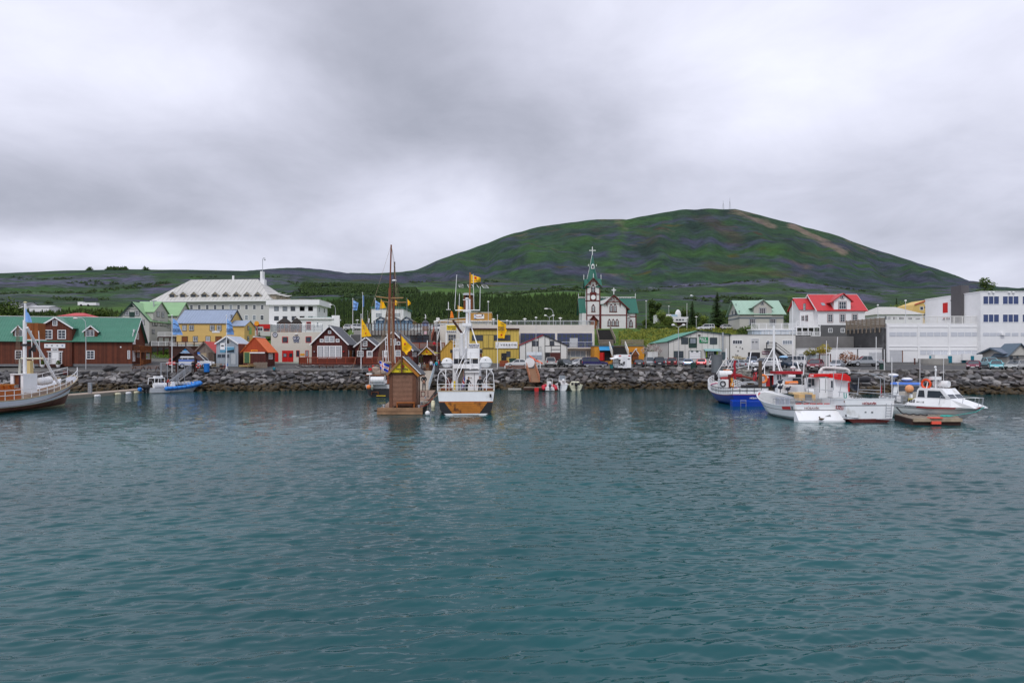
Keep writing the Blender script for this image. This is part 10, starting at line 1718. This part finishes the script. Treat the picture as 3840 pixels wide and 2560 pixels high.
m.mk('ladder',STEEL,t);wb(t,RP,925,1018,1010,1055,YS-.04,YS,WOOD,'port_light');[wb(t,RP,x_,1245,x_+38,1275,YS-.03,YS,BSE,'vent')for x_ in(1358,1498)];wb(t,RP,955,1312,1015,1352,YS-.05,YS,BLK,'exhaust');wt(t,[PR(RP,890,1352,YS-.1),PR(RP,1230,1382,YS-.1)],.03,STEEL,'trim_bar',5);wt(t,[PR(RP,1600,1402,YS-.1),PR(RP,1985,1424,YS-.1)],.03,STEEL,'trim_bar',5)
wb(t,RP,690,545,1020,950,57.5,58.5,HW,'wheelhouse');wb(t,RP,405,540,690,960,58.5,59.5,HW,'wheelhouse');wb(t,RP,165,545,405,760,59.5,60.2,HW,'fore_cabin');[wb(t,RP,*q,59.43,59.5,GL(),'window')for q in((175,560,232,650),(250,560,298,700),(318,560,368,700),(175,665,232,730))];wb(t,RP,655,600,690,745,57.45,57.5,GL(),'window');[wb(t,RP,x_,560,x_+5,850,58.45,58.5,BSE,'door_seam')for x_ in(412,540)]
m=WB(t);a,b=PR(RP,775,600,57),PR(RP,1065,450,57);m.pri([(a.x,a.z+.12),(b.x,a.z-.05),(b.x-.05,b.z-.25),(b.x-.4,b.z),(a.x+.1,b.z-.02)],'y',57,58.6);rt=m.mk('red_top',M('top_red',(.62,.012,.012),.35),t);m=WB(t);a,b=PR(RP,215,535,59),PR(RP,790,455,59);m.pri([(a.x,a.z+.05),(a.x+.9,a.z+.12),(b.x,a.z-.02),(b.x,a.z+.3),(a.x+1.2,a.z+.35),(a.x+.5,b.z),(a.x+.1,b.z)],'y',58.4,59.4);m.mk('red_top',M('top_red',(.62,.012,.012),.35),t);wtext(t,'219',PR(RP,245,493,58.4),.26,.18,WT,0,.05)
m=WB(t);pts=[PR(RP,*q,60.5)for q in((395,500),(420,400),(470,335),(540,322),(850,340),(960,350),(1020,385),(1040,450))];m.path(pts,.12,8);m.mk('radar_arch',M('arch_white',(.66,.64,.62),.35),t);wb(t,RP,480,385,760,500,60.6,61.5,HW,'flybridge');wb(t,RP,550,345,710,378,60.5,61.2,BLK,'equipment')
m=WB(t)
for pts in(((700,800),(705,420),(740,405),(1720,465),(1770,500),(1778,930)),((820,940),(900,430)),((1690,1000),(1690,560),(1500,470)),((1210,900),(1235,540)),((800,835),(1200,860),(1200,900)),((1225,785),(1700,800)),((1240,830),(1690,870)),((1690,890),(1970,920),(1965,1000)),((1530,460),(1770,570))):m.path([PR(RP,*q,56)for q in pts],.03)
m.path([PR(RP,280,760,58),PR(RP,500,790,57.5),PR(RP,690,815,57)],.03);m.mk('steel_frame',STEEL,t);m=WB(t);m.tb(PR(RP,1130,575,58),PR(RP,1420,575,58),.26,n=12);m.sph(PR(RP,1130,575,58),.26);m.sph(PR(RP,1420,575,58),.26);m.mk('black_dinghy',M('dinghy_black',(.02,.02,.024),.4),t);m=WB(t);m.pri([(PR(RP,x_,y_,58.5).x,PR(RP,x_,y_,58.5).z)for x_,y_ in((1050,660),(1220,680),(1245,800),(1170,815),(1110,770))],'y',58.4,58.9);m.mk('engine_guard',M('guard_blue_black',(.02,.03,.05),.35),t)
m=WB(t);rr=random.Random(6);[m.sph(PR(RP,rr.uniform(1050,1300),rr.uniform(880,960),56.5),rr.uniform(.03,.08),seg=6,rings=4)for _ in range(40)];m.mk('deck_gear',M('gear_grey',(.2,.2,.19),.7,.4),t,kind='stuff');wt(t,[PR(RP,925,850,55.8),PR(RP,930,960,55.8),PR(RP,975,950,55.8),PR(RP,970,860,55.8)],.04,M('rope_teal',(.08,.32,.28),.8),'teal_rope',5);wb(t,RP,1020,640,1040,830,57.4,57.5,M('top_red',(.62,.012,.012)),'red_tape')
for x_,y0,y1 in((1770,-60,380),(1600,-320,360),(555,-240,330),(620,20,330),(775,-320,340),(100,50,480)):wt(t,[PR(RP,x_+(8 if x_==775 else 0)*2,y0,59.5),PR(RP,x_-(25 if x_ in(775,100)else 0),y1,59.5)],.028,WT,'whip_aerial',5)
t=thg('cabin_boat','small white cabin boat with a bright blue roof behind the red topped boat','boat',(X(3300,70),70,0),R(-33));e=hull(t,6.6,2.5,(1.2,1.1,1.7),[.1,.75,.8,1.0],[HBK,HBK,M('hull_grey',(.22,.23,.23),.4),BLK,HW,HW],rake=1.1,bul=.2);cab(t,1.2,4.4,1.05,.85,1.1,2.5,HW,'cabin',.1,.8);cab(t,1.0,3.8,1.1,1.0,2.5,2.68,M('roof_blue',(.015,.13,.55),.4),'blue_roof',.05,.1)
m=MB();m.add([(4.35,-.85,1.55),(4.35,.85,1.55),(3.78,.75,2.4),(3.78,-.75,2.4)],[(0,1,2,3)]);m.mk('windscreen',GL(),t)
for s in(-1,1):m=MB();m.add([(1.6,1.03*s,1.6),(3.9,1.03*s,1.6),(3.45,.92*s,2.35),(1.7,.92*s,2.35)],[(0,1,2,3)]);m.mk('side_window',GL(),t)
cab(t,4.2,6.0,.7,.5,1.25,1.6,HW,'foredeck',0,.4);m=MB();m.sph((2.4,0,3.0),.42,(1.2,1,.45),12,6);m.mk('radar',CANV,t);m=MB();m.path([(1.2,-.9,1.2),(1.2,-.9,3.3),(1.2,.9,3.3),(1.2,.9,1.2)],.04);m.mk('roll_bar',STEEL,t);m=MB();m.sph((1.2,0,3.4),.3,(1.6,1,.6));m.mk('blue_white_dome',CANV,t);m=MB();m.torus((4.9,-.2,1.75),.33,.08,'z',12,5);m.mk('life_ring',M('coral',(.6,.12,.08)),t);m=MB();m.tb((.2,-.9,1.2),(.2,-.9,2.4),.02);m.box(.15,.25,-.98,-.82,1.2,2.2);m.mk('furled_flag',M('furled_red',(.33,.008,.02)),t)
hrail(t,e,.62,.98,.55,STEEL,5,(1.,),stern=False)
s0=V3((X(3388,59.3),59.3,0));b0=V3((X(3757,52.4),52.4,0));dd=b0-s0;Lb=dd.length;hd=math.atan2(dd.y,dd.x);t=thg('cabin_boat','white cabin boat with red side stripes and an orange life ring, bow pointing right','boat',tuple(s0+V3((-.5,1.1,0))),hd)
e=hull(t,Lb,2.9,(1.25,1.12,1.28),[.05,.80,.84,1.0],[HBK,RBT,M('hull_greenwhite',(.76,.78,.77),.35,.06,1,pat=('h',.28,.05)),BLK,HW,HW],rake=1.9,tw=.9,wl=.72,bul=.1,ent=1.9,p0=.45,deckm=DKW)
def lq(t0,t1,f0,f1,o2=.02):return[e(t_,-1,0,f_)+V3((0,-o2,0))for t_,f_ in((t0,f0),(t1,f0),(t1,f1),(t0,f1))]
def strip(t0,t1,f0,f1,mat,name,k=6,tap=0):
 m=MB()
 for i in range(k):a_,b_=t0+(t1-t0)*i/k,t0+(t1-t0)*(i+1)/k;m.poly([e(a_,-1,0,f0)+V3((0,-.02,0)),e(b_,-1,0,f0)+V3((0,-.02,0)),e(b_,-1,0,f1)+V3((0,-.02,0)),e(a_,-1,0,f1)+V3((0,-.02,0))])
 m.mk(name,mat,t)
strip(.42,.80,.87,.97,RED,'red_stripe');strip(.955,.99,.86,.97,RED,'bow_flash',2)
m=MB();a_,b_=e(0,-1),e(.16,-1);m.add([(a_.x+.05,a_.y,1.22),(b_.x,b_.y,1.2),(b_.x-.1,b_.y+.1,1.48),(a_.x+.15,a_.y+.1,1.5),(a_.x+.05,-a_.y,1.22),(b_.x,-b_.y,1.2),(b_.x-.1,-b_.y-.1,1.48),(a_.x+.15,-a_.y-.1,1.5)],[(0,1,2,3),(7,6,5,4),(3,2,6,7),(0,3,7,4)]);m.mk('stern_coaming',HW,t);m=MB();m.add([(a_.x+.15,a_.y-.01,1.25),(b_.x-.12,b_.y-.01,1.24),(b_.x-.2,b_.y+.07,1.43),(a_.x+.2,a_.y+.07,1.45)],[(0,1,2,3)]);m.mk('red_panel',RED,t)
HC=HW;m=MB();hwf=1.12
prof=[(2.75,1.15),(2.95,2.42),(3.1,2.62),(5.0,2.58),(5.75,1.75),(7.1,1.35),(7.5,1.15)]
m.pri(prof,'y',-.95,.95);m.mk('cabin',HC,t);m=MB();m.add([(1.9,-1.32,1.1),(5.9,-1.22,1.15),(6.9,-.85,1.2),(6.6,-.8,1.38),(5.7,-.96,1.75),(2.8,-.96,1.75),(1.9,1.32,1.1),(5.9,1.22,1.15),(6.9,.85,1.2),(6.6,.8,1.38),(5.7,.96,1.75),(2.8,.96,1.75)],[(0,1,4,5),(1,2,3,4),(11,10,7,6),(10,9,8,7)]);m.mk('side_deck',HC,t)
m=MB();m.add([(5.06,-.88,2.5),(5.68,-.92,1.84),(5.68,-.06,1.84),(5.06,-.06,2.5)],[(0,1,2,3)]);m.mk('windscreen',GL(),t);m=MB();m.add([(5.06,.06,2.5),(5.68,.06,1.84),(5.68,.92,1.84),(5.06,.88,2.5)],[(0,1,2,3)]);m.mk('windscreen',GL(),t)
for s in(-1,1):
 for x0,x1,x2,x3 in((3.0,3.6,3.55,3.12),(3.8,5.3,4.85,3.85)):m=MB();m.add([(x0,.965*s,1.85),(x1,.965*s,1.85),(x2,.965*s,2.42),(x3,.965*s,2.42)],[(0,1,2,3)]);m.mk('side_window',GL(),t)
put_text('7455',Mx4.Translation((2.15,-1.22,1.38))@Mx4.Rotation(R(65),4,'X'),.75,.28,TEXTK,t);put_text('ÞH 118',Mx4.Translation((3.05,-1.2,1.38))@Mx4.Rotation(R(65),4,'X'),.6,.16,TEXTK,t,False);put_text('SKYLABORGIN',Mx4.Translation((2.2,e(.3,-1,0,.86).y-.03,1.0))@Mx4.Rotation(R(88),4,'X'),1.05,.13,TEXTK,t,False)
m=MB();raft(m,(3.55,.45,2.95),(4.75,.45,2.95),.27);m.mk('raft_drum',CANV,t);m=MB();m.torus((3.5,-.6,2.95),.36,.09,'y',16,6);m.mk('life_ring',M('ring_orange',(.75,.07,.01),.45),t);m=MB();m.tb((3.9,0,3.3),(3.9,0,3.55),.45,n=18);m.mk('radar',CANV,t);m=MB();m.path([(3.6,-.7,2.6),(3.6,-.5,3.3),(3.6,.5,3.3),(3.6,.7,2.6)],.04);m.mk('radar_arch',CANV,t)
for x_,y_,z1_,r_ in((4.4,.3,5.8,.018),(4.3,-.6,4.0,.04),(3.1,-.8,6.2,.02),(.7,-.9,5.2,.03),(3.9,0,4.3,.03)):m=MB();m.tb((x_,y_,1.3 if x_<1 else 2.6),(x_,y_,z1_),r_,n=5);m.mk('whip_aerial',CANV,t)
m=MB();m.lathe((4.3,-.6,4.0),[(.06,0),(.09,.1),(.05,.25)],8);m.sph((3.9,0,4.35),.1);m.mk('navigation_light',CANV,t);m=MB();m.box(.4,1.7,-.9,-.2,1.1,1.9);m.mk('hauler_box',STEEL,t);m=MB();m.sph((1.5,.3,2.45),.35);m.mk('orange_ball',M('ball_pale_orange',(.75,.34,.15),.5),t);m=MB();[m.box(x_,x_+.5,-.2,.5,1.2,2.2)for x_ in(.9,2.1)];m.mk('hauler',M('hauler_beige',(.45,.42,.37),.5),t);m=MB();m.tb((1.35,-.9,1.6),(1.25,-.9,2.9),.025);m.box(1.15,1.55,-.93,-.87,1.35,1.85);m.path([(1.13,-.9,3.05),(1.37,-.9,3.05),(1.25,-.9,2.88),(1.13,-.9,3.05)],.025);m.mk('white_shovel',WT,t);m=MB();m.box(2.2,2.6,-1.,-.5,1.1,1.7);m.mk('yellow_crate',M('crate_yellow',(.6,.5,.15)),t)
hrail(t,e,.0,.3,.75,STEEL,5,(1.,.55));m=MB();ps=[(4.9,-1.2,1.3),(5.0,-1.15,2.0),(6.6,-.85,1.95),(7.5,-.3,1.95),(7.6,0,1.95),(7.5,.3,1.95),(6.6,.85,1.95),(5.0,1.15,2.0),(4.9,1.2,1.3)];m.path(ps,.02);[m.tb(p_,(p_[0]-.1,p_[1],1.25),.018)for p_ in ps[2:7]];m.mk('bow_rail',STEEL,t)
fd=float_('timber_float','weathered timber float with a coral red step before the cabin boat',[(X(3420,51.9),51.9),(X(3603,51.9),51.9),(X(3585,55.5),55.5),(X(3354,56.3),56.3)],GWOOD,.5,.5,boards=9);m=WB(fd);m.box(X(3425,51.8),X(3606,51.8),51.7,51.86,.28,.54);m.mk('front_beam',M('beam_pale',(.34,.27,.19),.85,.3),fd);m=WB(fd);a=P(3500,0,51.6);m.box(a.x-.1,a.x+.6,51.6,51.75,.1,.32);m.box(a.x-.18,a.x+.72,51.55,52.1,.54,.6);m.mk('coral_step',M('coral_red',(.80,.10,.06),.6),fd)
t=thg('mooring_ropes','turquoise rope coiled on the timber float and tied to the bow of the cabin boat','rope',tuple(P(3560,1560,53)));c=V3((X(3548,53),53,.58));pts=[c+V3((.3*math.cos(k*1.1)*(1+.03*k),.2*math.sin(k*1.1),.02*(k%5)))for k in range(30)];wt(t,pts+[c+V3((.6,0,.05)),V3((X(3660,52.7),52.7,.95)),V3((X(3692,53),53,1.3))],.022,M('rope_turquoise',(.04,.42,.36),.7),'rope',5);pts=[V3((X(3362+k*9,55.2-k*.12),55.2-k*.12,.62+.5*max(0,1-k/4)**2+.04*math.sin(k*2)))for k in range(14)];wt(t,pts,.05,M('rope_dark',(.03,.03,.035),.8),'dark_hose',6)
t=thg('inflatable_dinghy','red inflatable dinghy with outboard, stern towards the camera','boat',(X(2062,107),107,0),R(90));pts=ribtube(3.6,1.9,.25,.42,.35);m=MB();m.path(pts,.27,10);[m.sph(p_,.27,seg=10,rings=7)for p_ in pts];m.mk('tube',M('tube_red',(.50,.012,.03),.4),t,smooth=True);cab(t,.1,3.,.75,.7,.1,.55,CANV,'floor');cab(t,1.2,1.8,.35,.3,.5,1.5,CANV,'console');outboard(t,-.35,0,.45,1.,M('cowl_grey',(.07,.08,.10),.4));m=MB();m.path([(.6,-.45,.5),(.6,-.4,1.95),(.6,.4,1.95),(.6,.45,.5)],.04);m.mk('roll_bar',CANV,t)
t=thg('motor_boat','white open motor boat with windscreen beside the red dinghy','boat',(X(2108,109),109,0),R(86));e=hull(t,5.2,2.1,(.95,.9,1.2),[.1,1.0],[HBK,HW,HW,HW],rake=.8,bul=.3);cab(t,1.6,2.6,.6,.5,.7,2.3,CANV,'console',.1,.4);m=MB();m.box(1.55,1.6,-.45,.45,1.7,2.4);m.mk('windscreen',GL2(),t);outboard(t,-.3,.45,.6,1.1);m=MB();m.sph((1.4,-.2,1.6),.25);m.mk('white_ball',CANV,t)
t=thg('motor_boat','small cream fibreglass boat with black seats, rightmost at the plank float','boat',(X(2160,109),109,0),R(88));e=hull(t,4.8,2.35,(.85,.8,1.0),[.1,.55,.6,1.0],[HBK,M('hull_cream',(.56,.56,.42),.4),M('hull_cream',(.56,.56,.42),.4),BLK,M('hull_cream',(.56,.56,.42),.4),M('hull_cream',(.56,.56,.42),.4)],rake=.8,bul=.3);outboard(t,-.3,0,.5,1.1);cab(t,1.8,3.4,.9,.6,.8,1.4,M('hull_cream',(.56,.56,.42),.4),'foredeck',.3,.3)
for y in(-.5,0,.5):m=MB();m.box(1.0,1.3,y-.2,y+.2,.8,1.25);m.mk('seat',BLK,t)
